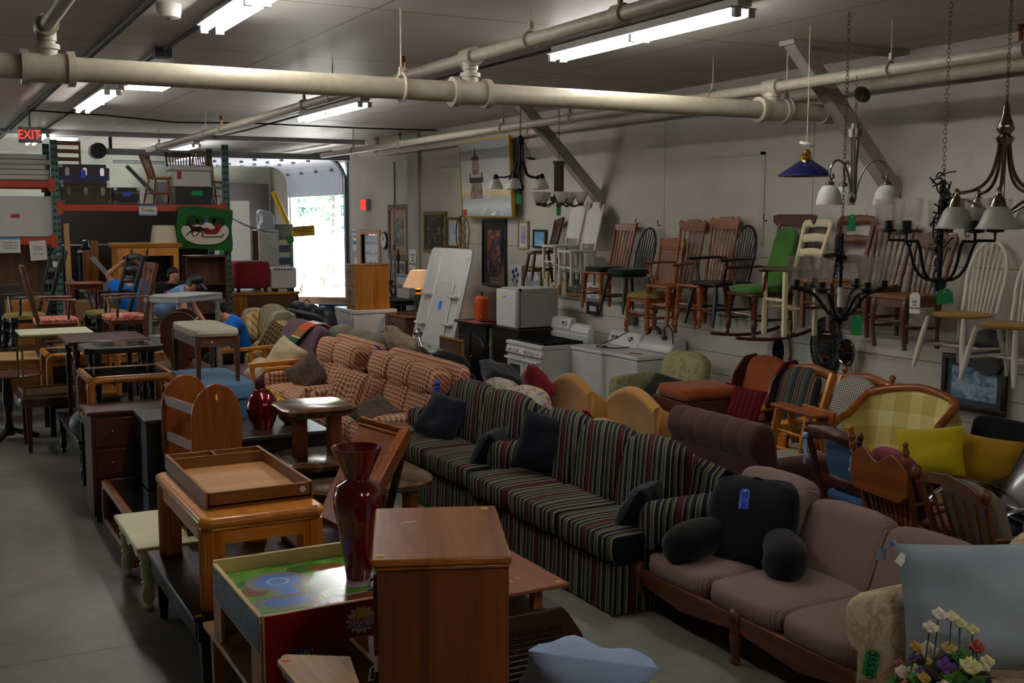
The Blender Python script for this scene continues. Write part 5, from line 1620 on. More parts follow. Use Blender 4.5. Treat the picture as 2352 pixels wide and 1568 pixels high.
def glider(name, label, loc, rz, cm, finials):
 t = thing(name, label, 'rocking chair', loc, rz)
 MB().at((0, .17, .72), (-17, 0, 0)).pad((0, 0, 0), (.48, .12, .58), .35, 8, crown=.2).build('back_cushion', cm, t, ang=60)
 MB().pad((0, -.10, .46), (.50, .50, .13), .35, 8, crown=.2).build('seat_cushion', cm, t, ang=60)
 for s in (-1, 1):
  MB().bar((s * .28, .12, .38), (s * .30, .34, 1.02), .04, .08).build('back_post', HONEY('z'), t, bevel=.008)
  if finials:
   MB().ball((s * .30, .355, 1.07), .03, 10, 8).tube([(s * .30, .35, 1.0), (s * .30, .355, 1.05)], .014, 8).build('finial', ROAK('z'), t)
  MB().bar((s * .32, -.38, .62), (s * .32, .18, .64), .08, .03).build('armrest', HONEY('y'), t, bevel=.01)
  MB().turned((s * .32, -.3, .2), (s * .32, -.3, .62), TURN).build('arm_post', HONEY('z'), t)
  MB().bar((s * .29, -.40, .08), (s * .29, .44, .08), .05, .06).bar((s * .29, -.3, .08), (s * .29, -.3, .36), .04, .04).bar((s * .29, .28, .08), (s * .29, .28, .36), .04, .04).build('side_base', HONEY('y'), t, bevel=.006)
 MB().bx(-.29, .29, -.34, .2, .34, .40).build('seat_frame', HONEY('x'), t, bevel=.004)
 MB().tube([(-.3, .34, .99), (0, .37, 1.03), (.3, .34, .99)], .02, 8, flat=2.4).build('crest_rail', ROAK('x'), t)
 return t
glider('striped_rocker', 'oak rocking chair with grey and burgundy striped cushions', (7.06, 7.84, 0), -90, SRK, False)
GING = checks('gingham', '#7a7568', '#20242c', '#bdb6a2', .026, 'x', 'yz')
glider('gingham_glider', 'oak glider with blue and cream gingham cushions and knob finials', (7.04, 7.14, 0), -94, GING, True)
throw('red_pillow', 'deep red ribbed pillow in front of the striped rocking chair', (6.72, 8.02, .70), (-20, 6, -70), .44, .38, .15, stripes('red_rib', [(0, '#4f0c16'), (.6, '#6a1320')], .05, 'x'))
t = thing('glider_ottoman', 'oak glider ottoman with gingham cushion beside the maroon settee', 'footstool', (6.12, 6.68, 0), -96)
MB().pad((0, 0, .49), (.52, .44, .12), .35, 8, crown=.2).build('cushion', GING, t, ang=60)
MB().bx(-.26, .26, -.21, .21, .38, .43).bx(-.24, .24, -.19, .19, .3, .33).build('frame', HONEY('x'), t, bevel=.005)
for s in (-1, 1):
 MB().bar((s * .22, -.25, .04), (s * .22, .25, .04), .05, .05).bar((s * .22, -.15, .04), (s * .22, -.12, .38), .04, .04).bar((s * .22, .15, .04), (s * .22, .12, .38), .04, .04).build('side_base', HONEY('y'), t, bevel=.005)
t = thing('step_stool', 'brown wooden step stool lying upside down before the gingham glider', 'stool', (6.34, 6.84, .56), -100)
MB().bx(-.33, .33, -.07, .07, .30, .33).bx(-.05, .40, .06, .09, .26, .36).build('board', ROAK('x'), t, bevel=.008)
for x in (-.22, .22):
 MB().bar((x, -.05, .3), (x - .03, -.08, 0), .03, .07).bar((x, .06, .3), (x + .03, .10, 0), .03, .07).build('leg', OAK('z'), t, bevel=.005)
for z, y in ((.12, -.05), (.2, .08)):
 MB().tube([(-.25, y, z), (.25, y, z)], .012, 8).build('rung', OAK('x'), t)
MB().prism([(.08, .0), (.3, .0), (.33, .1), (.3, .24), (.12, .24), (.09, .12)], .10, .12, 'y').build('side_board', ROAK('z'), t, bevel=.006)
# yellow open-arm chair with oval wooden frame
k = NT('yellow_plaid_damask')
o_ = k.xyz()
u = k.math('LESS_THAN', k.math('FRACT', k.math('MULTIPLY', k.math('ADD', o_[0], 9.1), 4.2)), .45)
v = k.math('LESS_THAN', k.math('FRACT', k.math('MULTIPLY', k.math('ADD', o_[2], 9.0), 3.6)), .45)
k.color(k.ramp(k.math('MULTIPLY', k.math('ADD', u, v), .5), [(0, '#b09a4c'), (.3, '#c3b06a'), (.8, '#d2c388')], 'CONSTANT'))
k.p(Roughness=.7)
t = thing('yellow_barrel_chair', 'yellow plaid barrel chair with curved wooden show frame', 'armchair', (6.92, 6.32, 0), -78)
def rim(u):
 a = u * PI * .98
 x = .40 * math.sin(a)
 y = .30 - .66 * (abs(u) ** 1.7)
 z = .70 + .36 * (max(0, 1 - abs(u) ** 1.4) ** .9)
 xx = math.copysign(min(.40, abs(.44 * math.sin(min(abs(a), PI / 2)))), u)
 return Vector((xx * (1 + .08 * (abs(u) > .8)), y, z))
Rm = [rim(-1 + i / 16) for i in range(33)]
MB().tube(Rm, .032, 10).build('show_frame', CHER('x'), t)
m = MB()
rs = []
for p in Rm[3:-3]:
 q = Vector((p.x * .8, p.y * .7 + .04, .40))
 rs.append([p, p + (q - p) * .35 + Vector((p.x * .12, .07, 0)), q + Vector((p.x * .1, .05, 0)), q - Vector((p.x * .1, .05, 0)), p + (q - p) * .3 - Vector((p.x * .06, .03, 0))])
m.rings(rs)
m.build('back', k.m, t, ang=70)
MB().pad((0, -.08, .42), (.66, .62, .16), .35, 9, crown=.2).build('seat', k.m, t, ang=60)
MB().bx(-.32, .32, -.36, .22, .28, .35).build('seat_rail', CHER('x'), t, bevel=.01)
for s in (-1, 1):
 e = Rm[0] if s < 0 else Rm[-1]
 MB().tube(bez(e, e + Vector((0, .05, -.12)), Vector((s * .30, -.2, .5)), Vector((s * .32, -.22, .33)), 8), .02, 8).build('arm_support', CHER('z'), t)
leg4(t, .62, .56, 0, .3, sq_leg(.045, .03), CHER('z'), .02, cy=-.07)
YEL = fabric('yellow_cloth', '#b8a012', .1)
t = chair('dark_wood_chair', 'dark wooden armchair with amber seat holding the yellow pillow', (6.42, 5.28, 0), -80, sw=.56, sd=.52, sh=.44, bh=.62, f=DARK, back='ladder', n=1, seat='pad', seatm=fabric('amber_cloth', '#9a7410', .1), legs='square', arms=1)
throw('yellow_pillow', 'bright yellow pillow propped on the dark wooden armchair', (6.26, 5.42, .80), (-22, -10, -64), .48, .36, .16, YEL, seed=8)
throw('amber_pillow', 'amber pillow behind the bright yellow pillow', (6.55, 5.16, .76), (-22, 4, -60), .44, .34, .14, fabric('amber_cloth', '#9a7410', .1), seed=18)
t = thing('black_mesh_chair', 'black fabric chair with low wide back standing against the wall', 'chair', (7.20, 5.72, 0), -92)
MB().at((0, .22, .72), (-8, 0, 0)).pad((0, 0, 0), (.62, .08, .34), .4, 8).build('back', fabric('black_mesh', '#141315', .2), t, ang=60)
MB().pad((0, -.08, .44), (.52, .5, .1), .35, 8).build('seat', fabric('black_mesh', '#141315', .2), t, ang=60)
leg4(t, .5, .5, 0, .40, sq_leg(.03), BLACKM, .03)
MB().bar((-.24, .2, .4), (-.24, .25, .8), .03, .03).bar((.24, .2, .4), (.24, .25, .8), .03, .03).build('back_frame', BLACKM, t)
GREYP = mat('grey_shell_plastic', '#55585d', .35, var=.08)
t = thing('executive_chair', 'large black glossy office recliner with grey shell at the right edge', 'office chair', (5.98, 4.55, 0), -110)
MB().at((0, .24, .78), (-28, 0, 0)).pad((0, 0, 0), (.62, .14, .60), .45, 9, crown=.1).build('back_pad', mat('black_leather', '#0c0b0c', .22, coat=.4), t, ang=60)
MB().at((0, .31, .75), (-28, 0, 0)).pad((0, 0, 0), (.66, .10, .66), .5, 9).build('back_shell', GREYP, t, ang=60)
MB().pad((0, -.14, .46), (.58, .56, .14), .4, 8).build('seat_pad', mat('black_leather', '#0c0b0c', .22, coat=.4), t, ang=60)
MB().tube([(0, 0, .1), (0, 0, .42)], .035, 10).build('gas_post', CHROME, t)
for i in range(5):
 a = 2 * PI * i / 5
 MB().bar((0, 0, .12), (.32 * math.cos(a), .32 * math.sin(a), .05), .06, .05, .04, .03).ball((.32 * math.cos(a), .32 * math.sin(a), .03), .03, 8, 6).build('base_leg', BLACKM, t)
for s in (-1, 1):
 MB().tube(bez((s * .33, .2, .62), (s * .36, .0, .78), (s * .36, -.25, .74), (s * .34, -.36, .60), 10), .02, 8, flat=.6).build('armrest', CHROME, t)
t = thing('grey_oval_chair', 'grey oval backed swivel chair below the black office recliner', 'office chair', (5.55, 4.02, 0), -100)
MB().at((0, .26, .76), (-30, 0, 0)).pad((0, 0, 0), (.62, .10, .56), .6, 9).build('back', fabric('mid_grey_cloth', '#4c4e52', .08), t, ang=60)
MB().at((0, .20, .70), (-30, 0, 0)).pad((0, 0, 0), (.46, .06, .36), .6, 8).build('inner_pad', mat('black_leather', '#0c0b0c', .22, coat=.4), t, ang=60)
MB().at((0, .205, .72), (-30, 0, 0)).tube([(.25 * math.cos(R(q)), -.03, .2 * math.sin(R(q))) for q in range(-20, 201, 20)], .012, 6).build('chrome_trim', CHROME, t)
MB().pad((0, -.1, .46), (.5, .5, .1), .4, 8).build('seat', fabric('mid_grey_cloth', '#4c4e52', .08), t, ang=60)
MB().tube([(0, 0, 0.02), (0, 0, .42)], .03, 8).lathe([(.25, .0), (.25, .02), (.05, .05)], 18).build('base', CHROME, t)
# three wooden chairs behind the mauve sofa, backs to us
BLUEC = fabric('denim_blue', '#41638a', .12)
t = chair('blue_cushion_chair', 'wooden chair with blue tied back cushion seen from behind', (5.80, 5.54, 0), 84, sw=.54, sd=.46, sh=.46, bh=.98, f=MAHO, back='ladder', n=2, legs='turned', lean=.14, k=1.2)
MB().at((0, .17, .72), (-14, 0, 0)).pad((0, 0, 0), (.44, .07, .40), .4, 8, crown=.2).build('back_cushion', BLUEC, t, ang=60)
MB().pad((0, -.02, .50), (.5, .46, .07), .4, 8).build('seat_cushion', BLUEC, t, ang=60)
MB().tube([(-.27, .31, .94), (0, .35, .99), (.27, .31, .94)], .016, 8, flat=3.0).build('crest_rail', MAHO('x'), t)
for s in (-1, 1):
 MB().ball((s * .275, .315, 1.0), (.022, .022, .035), 10, 8).build('finial', MAHO('z'), t)
 m = MB()
 for q in (0, 1):
  m.tube([(s * .26, .345, .92), (s * (.24 + .03 * q), .36, .84), (s * (.26 - .04 * q), .355, .72 + .05 * q)], .012, 6, flat=.4)
 m.ball((s * .26, .35, .92), .025, 8, 6).build('tie', fabric('pale_blue_tie', '#7f9cc0', .05), t)
PINK = fabric('dusty_pink', '#7e3a42', .12)
t = chair('pink_cushion_chair', 'wooden pressed back rocker draped with dusty pink cushion, seen from behind', (5.61, 4.92, 0), 80, sw=.54, sd=.46, sh=.46, bh=1.00, f=CHER, back='press', n=8, legs='turned', lean=.14, arms=1, k=1.15, top=[(-1, -.9)] + [(q / 8 - 1, .66 - .28 * math.cos(2 * PI * (q / 8 - 1))) for q in range(17)] + [(1, -.9), (.75, -1.3), (-.75, -1.3)])
for s in (-1, 1):
 MB().turned((s * .27, .325, .95), (s * .275, .345, 1.10), [(0, .018), (.2, .026), (.35, .016), (.55, .026), (.75, .014), (.9, .02), (1, .005)], 10).build('finial', CHER('z'), t)
MB().at((0, .17, .76), (-15, 0, 0)).pad((0, 0, 0), (.46, .07, .42), .4, 8, crown=.2).build('back_cushion', PINK, t, ang=60)
MB().pad((0, -.05, .51), (.52, .5, .08), .4, 8).build('seat_cushion', PINK, t, ang=60)
BEI = fabric('beige_cloth', '#6e6256', .08)
t = chair('spindle_armchair', 'brown spindle armchair with arched crest and beige cushion, seen from behind', (5.53, 4.24, 0), 76, sw=.62, sd=.5, sh=.44, bh=.94, f=FW, back='spindle', n=5, legs='turned', lean=.16, arms=1, k=1.2, top=[(-1, 0), (-1, .5), (-.6, 1.2), (0, 1.5), (.6, 1.2), (1, .5), (1, 0), (.6, .45), (0, .7), (-.6, .45)])
MB().at((0, .17, .68), (-16, 0, 0)).pad((0, 0, 0), (.52, .10, .44), .4, 8, crown=.2).build('back_cushion', BEI, t, ang=60)
for s in (-1, 1):
 MB().ball((s * .315, .37, .93), (.035, .035, .045), 10, 8).build('finial', FW('z'), t)
# ============================================================ hanging lamps
def chain(mb, p0, p1, link=.035, w=.011, r=.0022):
 p0 = Vector(p0); p1 = Vector(p1)
 L = (p1 - p0).length
 n = max(2, int(L / (link * .8)))
 d = (p1 - p0).normalized()
 u, v = Vector((1, 0, 0)), Vector((0, 1, 0))
 if abs(d.z) < .9:
  u = d.cross(Vector((0, 0, 1))).normalized(); v = d.cross(u)
 for i in range(n):
  c = p0 + (p1 - p0) * ((i + .5) / n)
  a = u if i % 2 else v
  mb.tube([c + a * (w * math.cos(q)) + d * (link * .55 * math.sin(q)) for q in (0, .9, PI / 2, 2.24, PI, 4.04, 4.71, 5.38)], r, 4, True)
FROST = mat('frosted_glass_shade', '#c2c0b6', .5, var=.08, scale=12)
FROST.node_tree.nodes['Principled BSDF'].inputs['Subsurface Weight'].default_value = .1
FROST2 = mat('alabaster_shade', '#a3a294', .45, var=.12, scale=9)
SEEDED = glass('seeded_glass', (1, 1, 1), .03, .6, .8)
NICK = mat('brushed_nickel', '#7d776d', .28, .95, .1)
PEWT = mat('pewter', '#5d564b', .35, .9, .15)
GILTC = mat('antique_gold_chain', '#5e512f', .45, .7)
BELL = [(.02, .0), (.035, -.004), (.055, -.03), (.072, -.07), (.085, -.12), (.08, -.12), (.066, -.07), (.048, -.03), (.03, -.012), (.02, -.008)]
def chandelier(name, label, loc, top, armf, n, a0, metal, shade, shadem, cup, centre, chainm=None, group='hanging chandeliers', candle=None):
 """centre: list of (kind, ...) builders on an MB; armf(a)->points in radial plane [(r,z)...]"""
 t = thing(name, label, 'chandelier', loc, a0, group)
 m = MB()
 centre(m)
 m.build('stem', metal, t, ang=60)
 for i in range(n):
  a = 2 * PI * i / n
  pts, rad, tip = armf
  ca, sa = math.cos(a), math.sin(a)
  A = MB().tube([(r * ca, r * sa, z) for r, z in pts], rad, 7)
  ar = A.build('arm', metal, t)
  x, y, z = tip[0] * ca, tip[0] * sa, tip[1]
  MB().at((x, y, z)).lathe(cup, 12).build('lamp_holder', metal, ar)
  MB().at((x, y, z)).lathe(shade, 20, close=True).build('shade', shadem, t, ang=70)
  if candle:
   MB().at((x, y, z)).lathe(candle, 12).build('candle_socket', BLACKM, ar)
 c = MB()
 chain(c, (0, 0, top[0]), (0, 0, top[1] - loc[2]))
 c.build('chain', chainm or metal, t)
 return t
# black five-light chandelier by the painting
def cen1(m):
 m.tube([(0, 0, -.1), (0, 0, .42)], .012, 8).ball((0, 0, -.12), (.045, .045, .05), 10, 8).ball((0, 0, .42), (.04, .04, .06), 10, 8).ball((0, 0, -.19), .02, 8, 6)
 for a in range(0, 360, 72):
  ca, sa = math.cos(R(a)), math.sin(R(a))
  m.tube([(.03 * ca, .03 * sa, .42), (.04 * ca, .04 * sa, .2), (.10 * ca, .10 * sa, .02)], .008, 6)
arm1 = (bez((.02, 0, .18), (.06, 0, .0), (.16, 0, -.02), (.29, 0, .0), 8), .01, (.29, -.02))
arm1 = ([(p.x, p.z) for p in arm1[0]], .01, arm1[2])
cup = [(.018, .05), (.03, .03), (.038, 0), (.03, -.01), (.005, -.01)]
t = chandelier('black_chandelier', 'black five arm chandelier with white bell shades in front of the lighthouse painting', (6.3, 11.55, 2.92), (.46, 3.9), arm1, 5, 12, BLACKM, BELL, FROST, cup, cen1)
MB().at((.16, 0, .22), (10, 0, 0)).lathe([(.02, -.01), (.06, -.01), (.06, .005), (.02, .012)], 16).build('canopy', BLACKM, t)
m = MB(); chain(m, (.03, .02, .46), (.16, 0, .24)); m.build('loose_chain', BLACKM, t)
ptag('price_tag', 'green tag below the white bell shades of the black chandelier', (6.28, 11.56, 2.67), (0, 0, -40), GTAG, .07, .13)
# pewter chandelier with square cups turned up
def cen2(m):
 for a in (0, 90, 180, 270):
  x, y = .05 * math.cos(R(a)), .05 * math.sin(R(a))
  m.bx(x - .008, x + .008, y - .008, y + .008, 0, .40)
 m.bx(-.025, .025, -.025, .025, .02, .38).bx(-.07, .07, -.07, .07, -.03, .02).bx(-.05, .05, -.05, .05, .38, .41).ball((0, 0, -.06), .035, 10, 6)
SQUARE = [(.03, .0), (.035, .0), (.06, .05), (.085, .12), (.08, .12), (.055, .05), (.03, .012)]
arm2 = ([(.04, -.02), (.10, -.06), (.17, -.09), (.24, -.07), (.25, -.06)], .011, (.25, -.05))
t = chandelier('pewter_chandelier', 'pewter chandelier with five upturned frosted cups right of the black one', (6.35, 10.75, 2.66), (.44, 3.9), arm2, 5, 30, PEWT, SQUARE, FROST, [(.01, -.035), (.03, -.02), (.035, 0), (.01, .01)], cen2)
ptag('price_tag', 'green tag below the pewter chandelier cups', (6.35, 10.75, 2.535), (0, 0, -40), GTAG, .05, .13)
# blue pendant
t = thing('blue_pendant', 'cobalt blue cone pendant lamp with brass neck on a white cord', 'pendant lamp', (6.0, 6.47, 2.76), group='hanging lamps')
BLUEG = mat('cobalt_enamel', '#0c1146', .12, .1, .1, coat=.7)
MB().lathe([(.035, .125), (.05, .12), (.205, .012), (.212, 0), (.206, 0), (.045, .108), (.035, .11)], 36, close=True).build('shade', BLUEG, t, ang=60)
MB().lathe([(.02, .20), (.03, .19), (.032, .17), (.04, .165), (.036, .145), (.048, .14), (.045, .115), (.02, .11)], 18).build('neck', BRASS, t, ang=60)
MB().at((0, 0, .235), (14, 10, 0)).lathe([(.01, .0), (.055, -.004), (.06, .012), (.055, .016), (.01, .02)], 18).build('ceiling_cup', WHITEP, t)
MB().tube([(0, 0, .2), (.005, 0, .6), (0, 0, 1.12)], .004, 5).build('cord', mat('cord_ivory', '#b9ad8a', .6), t)
MB().ball((0, 0, .04), .03, 10, 8).build('bulb', WHITEP, t)
# nickel chandelier with bell shades (centre right)
def cen3(m):
 m.tube([(0, 0, .36), (0, 0, .42)], .05, 12).tube([(0, 0, .42), (0, 0, .46)], .03, 10)
 for a in range(0, 360, 72):
  ca, sa = math.cos(R(a)), math.sin(R(a))
  m.tube([(.03 * ca, .03 * sa, .38), (.02 * ca, .02 * sa, .15), (.02 * ca, .02 * sa, -.05)], .006, 6)
 m.ball((0, 0, -.06), (.03, .03, .05), 10, 8)
q = bez((.02, 0, -.05), (.05, 0, .22), (.20, 0, .26), (.24, 0, .11), 10)
arm3 = ([(p.x, p.z) for p in q] + [(.235, .07), (.215, .06), (.20, .075), (.205, .095), (.22, .095)], .008, (.235, .02))
c3 = [(.008, .05), (.012, .03), (.03, .02), (.034, 0), (.01, -.005)]
B3 = [(r * 1.0, z) for r, z in [(.02, 0), (.05, -.012), (.075, -.05), (.087, -.10), (.092, -.14), (.087, -.14), (.07, -.05), (.045, -.018), (.02, -.01)]]
t = chandelier('nickel_chandelier', 'brushed nickel chandelier with scrolled arms and white bell shades beside the blue pendant', (6.0, 5.98, 2.66), (.46, 3.45), arm3, 3, -58, NICK, B3, FROST, c3, cen3)
MB().at((.05, -.03, .66), (70, 0, 40)).lathe([(.0, .02), (.04, .012), (.062, 0), (.062, -.006), (.0, -.004)], 18).build('canopy', PEWT, t)
ptag('price_tag', 'green tag hanging under the nickel chandelier beside the tall brown chair', (6.0, 5.98, 2.41), (0, 0, -40), GTAG, .055, .12)
# black chandelier with seeded glass cups, middle right
CUPG = [(.04, 0), (.055, .0), (.066, .08), (.088, .215), (.084, .215), (.062, .08), (.04, .008)]
def cen4(m):
 m.tube([(0, 0, -.16), (0, 0, .42)], .013, 8).at((0, 0, -.17)).lathe([(.0, -.06), (.02, -.05), (.03, -.03), (.06, -.02), (.07, 0), (.05, .03), (.01, .04)], 14)
 m.at()
q = bez((.04, 0, -.17), (.14, 0, -.12), (.12, 0, .02), (.30, 0, .02), 10)
arm4 = ([(p.x, p.z) for p in q], .011, (.30, .045))
c4 = [(.012, -.03), (.03, -.022), (.05, -.005), (.05, .0), (.01, .004)]
t = chandelier('black_glass_chandelier', 'black six arm chandelier with seeded glass cups before the cream ladder back stool', (5.75, 5.82, 1.92), (.40, 3.85), arm4, 6, 22, BLACKM, CUPG, SEEDED, c4, cen4, GILTC, candle=[(.02, 0), (.022, .045), (.005, .048)])
MB().tube([(0, 0, -.1), (0, 0, .04)], .019, 10).build('sleeve', WHITEP, t)
MB().at((-.06, .02, .26), (0, 18, 0)).lathe([(.0, .02), (.03, .015), (.085, 0), (.085, -.01), (.0, -.006)], 18).build('canopy', BLACKM, t)
m = MB()
for q in range(4):
 chain(m, (.02 * q - .03, .02, .40), (-.05 + .03 * q, .03, .05 + .05 * q), .04, .014, .003)
chain(m, (-.05, .0, -.2), (-.08, .0, -.45), .04, .014, .003); chain(m, (-.12, .0, -.12), (-.06, .02, -.42), .04, .014, .003)
m.build('loose_chain', BLACKM, t)
m = MB().tube(bez((.02, 0, .3), (.12, 0, .25), (.0, 0, .1), (-.1, 0, .02), 10), .003, 5).tube(bez((-.05, 0, .0), (-.16, 0, -.15), (-.15, 0, -.3), (-.1, 0, -.5), 8), .003, 5)
m.build('wire', BLACKM, t)
ptag('price_tag', 'green tag tied below the black chandelier with seeded glass cups', (5.80, 5.70, 1.70), (0, 4, -42), GTAG, .075, .15)
# big black chandelier with straight arms
CYLG = [(.06, 0), (.085, .008), (.092, .04), (.097, .20), (.092, .20), (.087, .04), (.06, .012)]
def cen5(m):
 m.tube([(0, 0, -.2), (0, 0, .45)], .017, 8).tube([(0, 0, -.24), (0, 0, -.18)], .045, 12).tube([(0, 0, -.27), (0, 0, -.24)], .03, 10)
q = bez((.03, 0, -.2), (.2, 0, -.2), (.17, 0, .0), (.23, 0, .06), 8)
arm5 = ([(p.x, p.z) for p in q] + [(.225, .06), (.34, .06), (.34, .12)], .010, (.34, .13))
t = chandelier('black_bar_chandelier', 'large black chandelier with angular arms, glass cylinders and tangled cord', (5.85, 5.05, 2.24), (.46, 3.85), arm5, 5, 40, BLACKM, CYLG, SEEDED, [(.01, -.02), (.055, -.012), (.055, .004), (.01, .006)], cen5, GILTC, candle=[(.028, 0), (.03, .06), (.005, .062)])
MB().at((-.07, -.02, .33), (60, 40, 0)).lathe([(.0, .04), (.04, .035), (.085, .01), (.085, 0), (.0, -.004)], 20).build('canopy', mat('gloss_black', '#09090a', .12, coat=.6), t)
m = MB()
rr = random.Random(3)
for i in range(26):
 z = .5 - .018 * i
 pts = [(rr.uniform(-.11, .11), rr.uniform(-.08, .08), z + rr.uniform(-.12, .06)) for _ in range(4)]
 m.tube(bez(*pts, 8), .005, 5)
for i in range(3):
 m.tube(arc((.03, .02, .2 - .05 * i), .12, 0, 330, 14, 'xz'), .0045, 5)
m.build('tangled_cord', BLACKM, t)
m = MB()
for q in range(5):
 chain(m, (.02 + .02 * q, .0, .35), (.03 + .015 * q, .02, -.02 - .04 * q), .05, .016, .0035)
m.build('loose_chain', BLACKM, t)
ptag('price_tag', 'green tag tied under the large angular black chandelier', (5.85, 5.0, 1.94), (10, -8, -40), GTAG, .10, .10)
# polished chandelier at right edge
def cen6(m):
 m.at((0, 0, .22)).lathe([(.01, -.42), (.02, -.40), (.035, -.37), (.04, -.34), (.03, -.31), (.014, -.28), (.012, -.1), (.016, .08), (.05, .12), (.055, .14), (.03, .16), (.055, .19), (.045, .23), (.025, .28), (.02, .33), (.008, .36)], 16)
 m.at()
q = bez((.03, 0, .33), (.05, 0, .12), (.09, 0, .03), (.27, 0, .02), 10)
q2 = bez((.27, 0, -.02), (.2, 0, -.01), (.14, 0, -.06), (.03, 0, -.12), 8)
arm6 = ([(p.x, p.z) for p in q], .011, (.27, -.03))
B6 = [(.03, -.03), (.05, -.035), (.075, -.06), (.095, -.11), (.115, -.155), (.13, -.17), (.122, -.172), (.09, -.12), (.065, -.07), (.03, -.045)]
c6 = [(.008, .08), (.015, .07), (.012, .05), (.02, .03), (.038, .01), (.045, -.02), (.05, -.035), (.01, -.04)]
t = chandelier('chrome_chandelier', 'polished nickel chandelier with wide bell shades at the right picture edge', (6.0, 4.72, 2.58), (.56, 3.85), arm6, 5, 70, mat('polished_nickel', '#8a7f72', .2, 1.0, .1), B6, FROST2, c6, cen6, NICK)
for i in range(5):
 a = 2 * PI * i / 5
 MB().tube([(p.x * math.cos(a), p.x * math.sin(a), p.z) for p in q2], .009, 6).build('brace_arm', NICK, t)

# ============================================================ the wall: pictures, mirrors, signs
def art(name, stops, scale=5, mapping=None, detail=5, dist=1.0):
 return blotch(name, stops, scale, .7, detail, 0, dist, 0, mapping)
def picture(name, label, y, z, w, h, fm, am, fw=.05, matte=None, mw=.06, x=WX, depth=.035, cat='picture', group=None, lean=0.0):
 t = thing(name, label, cat, (x - .006, y, z), -90, group, rot=(-lean, 0, -90))
 m = MB()
 for s in (-1, 1):
  m.bx(-w / 2, w / 2, -depth, 0, s * (h / 2 - fw / 2) - fw / 2, s * (h / 2 - fw / 2) + fw / 2)
  m.bx(s * (w / 2 - fw / 2) - fw / 2, s * (w / 2 - fw / 2) + fw / 2, -depth, 0, -h / 2 + fw, h / 2 - fw)
 m.build('frame', fm, t, bevel=.006)
 if matte:
  MB().bx(-w / 2 + fw, w / 2 - fw, -depth * .45, -.002, -h / 2 + fw, h / 2 - fw).build('mat_board', matte, t)
  MB().bx(-w / 2 + fw + mw, w / 2 - fw - mw, -depth * .5, -depth * .45, -h / 2 + fw + mw, h / 2 - fw - mw).build('print', am, t)
 else:
  MB().bx(-w / 2 + fw, w / 2 - fw, -depth * .5, -.002, -h / 2 + fw, h / 2 - fw).build('print', am, t)
 return t
ENG = art('engraving', [(.3, '#3a3833'), (.5, '#6d6a62'), (.7, '#a9a49a')], 12)
picture('framed_print', 'large brown framed engraving above the smaller engraving', 18.77, 2.18, .96, 1.0, BROWN('z'), ENG, .10, mat('rosy_mat', '#a0806a', .7), .14)
picture('framed_print', 'smaller brown framed engraving hung right below the large one', 18.80, 1.44, .78, .58, BROWN('z'), ENG, .06, mat('pale_mat', '#b9b2a4', .7), .05, lean=3)
picture('framed_print', 'gilt framed dark painting of yellow flowers', 17.17, 2.2, .92, .70, mat('gilt_frame', '#77601c', .4, .5, .3, 20), art('dark_flowers', [(.45, '#23251c'), (.6, '#4a4a28'), (.7, '#a58d3a')], 9), .06)
picture('framed_print', 'brown framed blue print beside the gilt framed flowers', 16.42, 2.2, .52, .50, BROWN('z'), art('blue_print_art', [(.4, '#8fa0b5'), (.6, '#b9c2cd')], 7), .045, mat('pale_mat', '#b9b2a4', .7), .05)
picture('framed_print', 'small dark framed print partly behind the pleated lamp', 17.0, 1.45, .36, .42, BLKW('z'), art('grey_print', [(.4, '#8d93a0'), (.6, '#b5b8bd')], 7), .03, mat('pale_mat', '#b9b2a4', .7), .05)
picture('framed_print', 'slate blue framed print behind the white shower panel', 16.62, 1.55, .4, .55, mat('slate_frame', '#4d5570', .5), art('grey_print', [(.4, '#8d93a0'), (.6, '#b5b8bd')], 7), .06)
# lighthouse painting
t = thing('lighthouse_painting', 'large canvas of a lighthouse over surf with gold edge, hung high on the wall', 'painting', (WX - .18, 14.92, 3.03), rot=(3, 0, -90))
pw, ph = 1.62, 1.12
k = NT('seascape')
o_ = k.xyz()
nz = k.noise(6, 6, (1, 1, 3), .65, 1.0)
zz = k.math('ADD', o_[2], k.math('MULTIPLY', k.math('SUBTRACT', nz, .5), .25))
c = k.ramp(k.math('ADD', k.math('MULTIPLY', zz, .9), .5), [(0, '#8f9aa3'), (.12, '#c3c8c8'), (.22, '#9aa5aa'), (.3, '#c8a878'), (.36, '#bfb9a8'), (.5, '#a9a9a3'), (1, '#8d8f90')])
c = k.mix(k.math('MULTIPLY', k.math('GREATER_THAN', nz, .62), k.math('LESS_THAN', o_[2], -.1)), c, '#e2e6e6')
k.color(c); k.p(Roughness=.7)
MB().bx(-pw / 2, pw / 2, -.035, 0, -ph / 2, ph / 2).build('canvas', k.m, t)
m = MB()
for s in (-1, 1):
 m.bx(-pw / 2 - .02, pw / 2 + .02, -.045, .005, s * (ph / 2 + .01) - .012, s * (ph / 2 + .01) + .012).bx(s * (pw / 2 + .01) - .012, s * (pw / 2 + .01) + .012, -.045, .005, -ph / 2, ph / 2)
m.build('gold_edge', mat('gold_edge', '#b08c22', .35, .6), t)
STN = blotch('painted_stone', [(.35, '#5e5148'), (.6, '#857468'), (.75, '#9b8778')], 12, .8)
m = MB().prism([(-.52, -.30), (-.08, -.30), (-.12, -.06), (-.46, -.06)], -.0365, -.035, 'y').prism([(-.43, .06), (-.17, .06), (-.20, .30), (-.40, .30)], -.0365, -.035, 'y')
m.build('tower', STN, t)
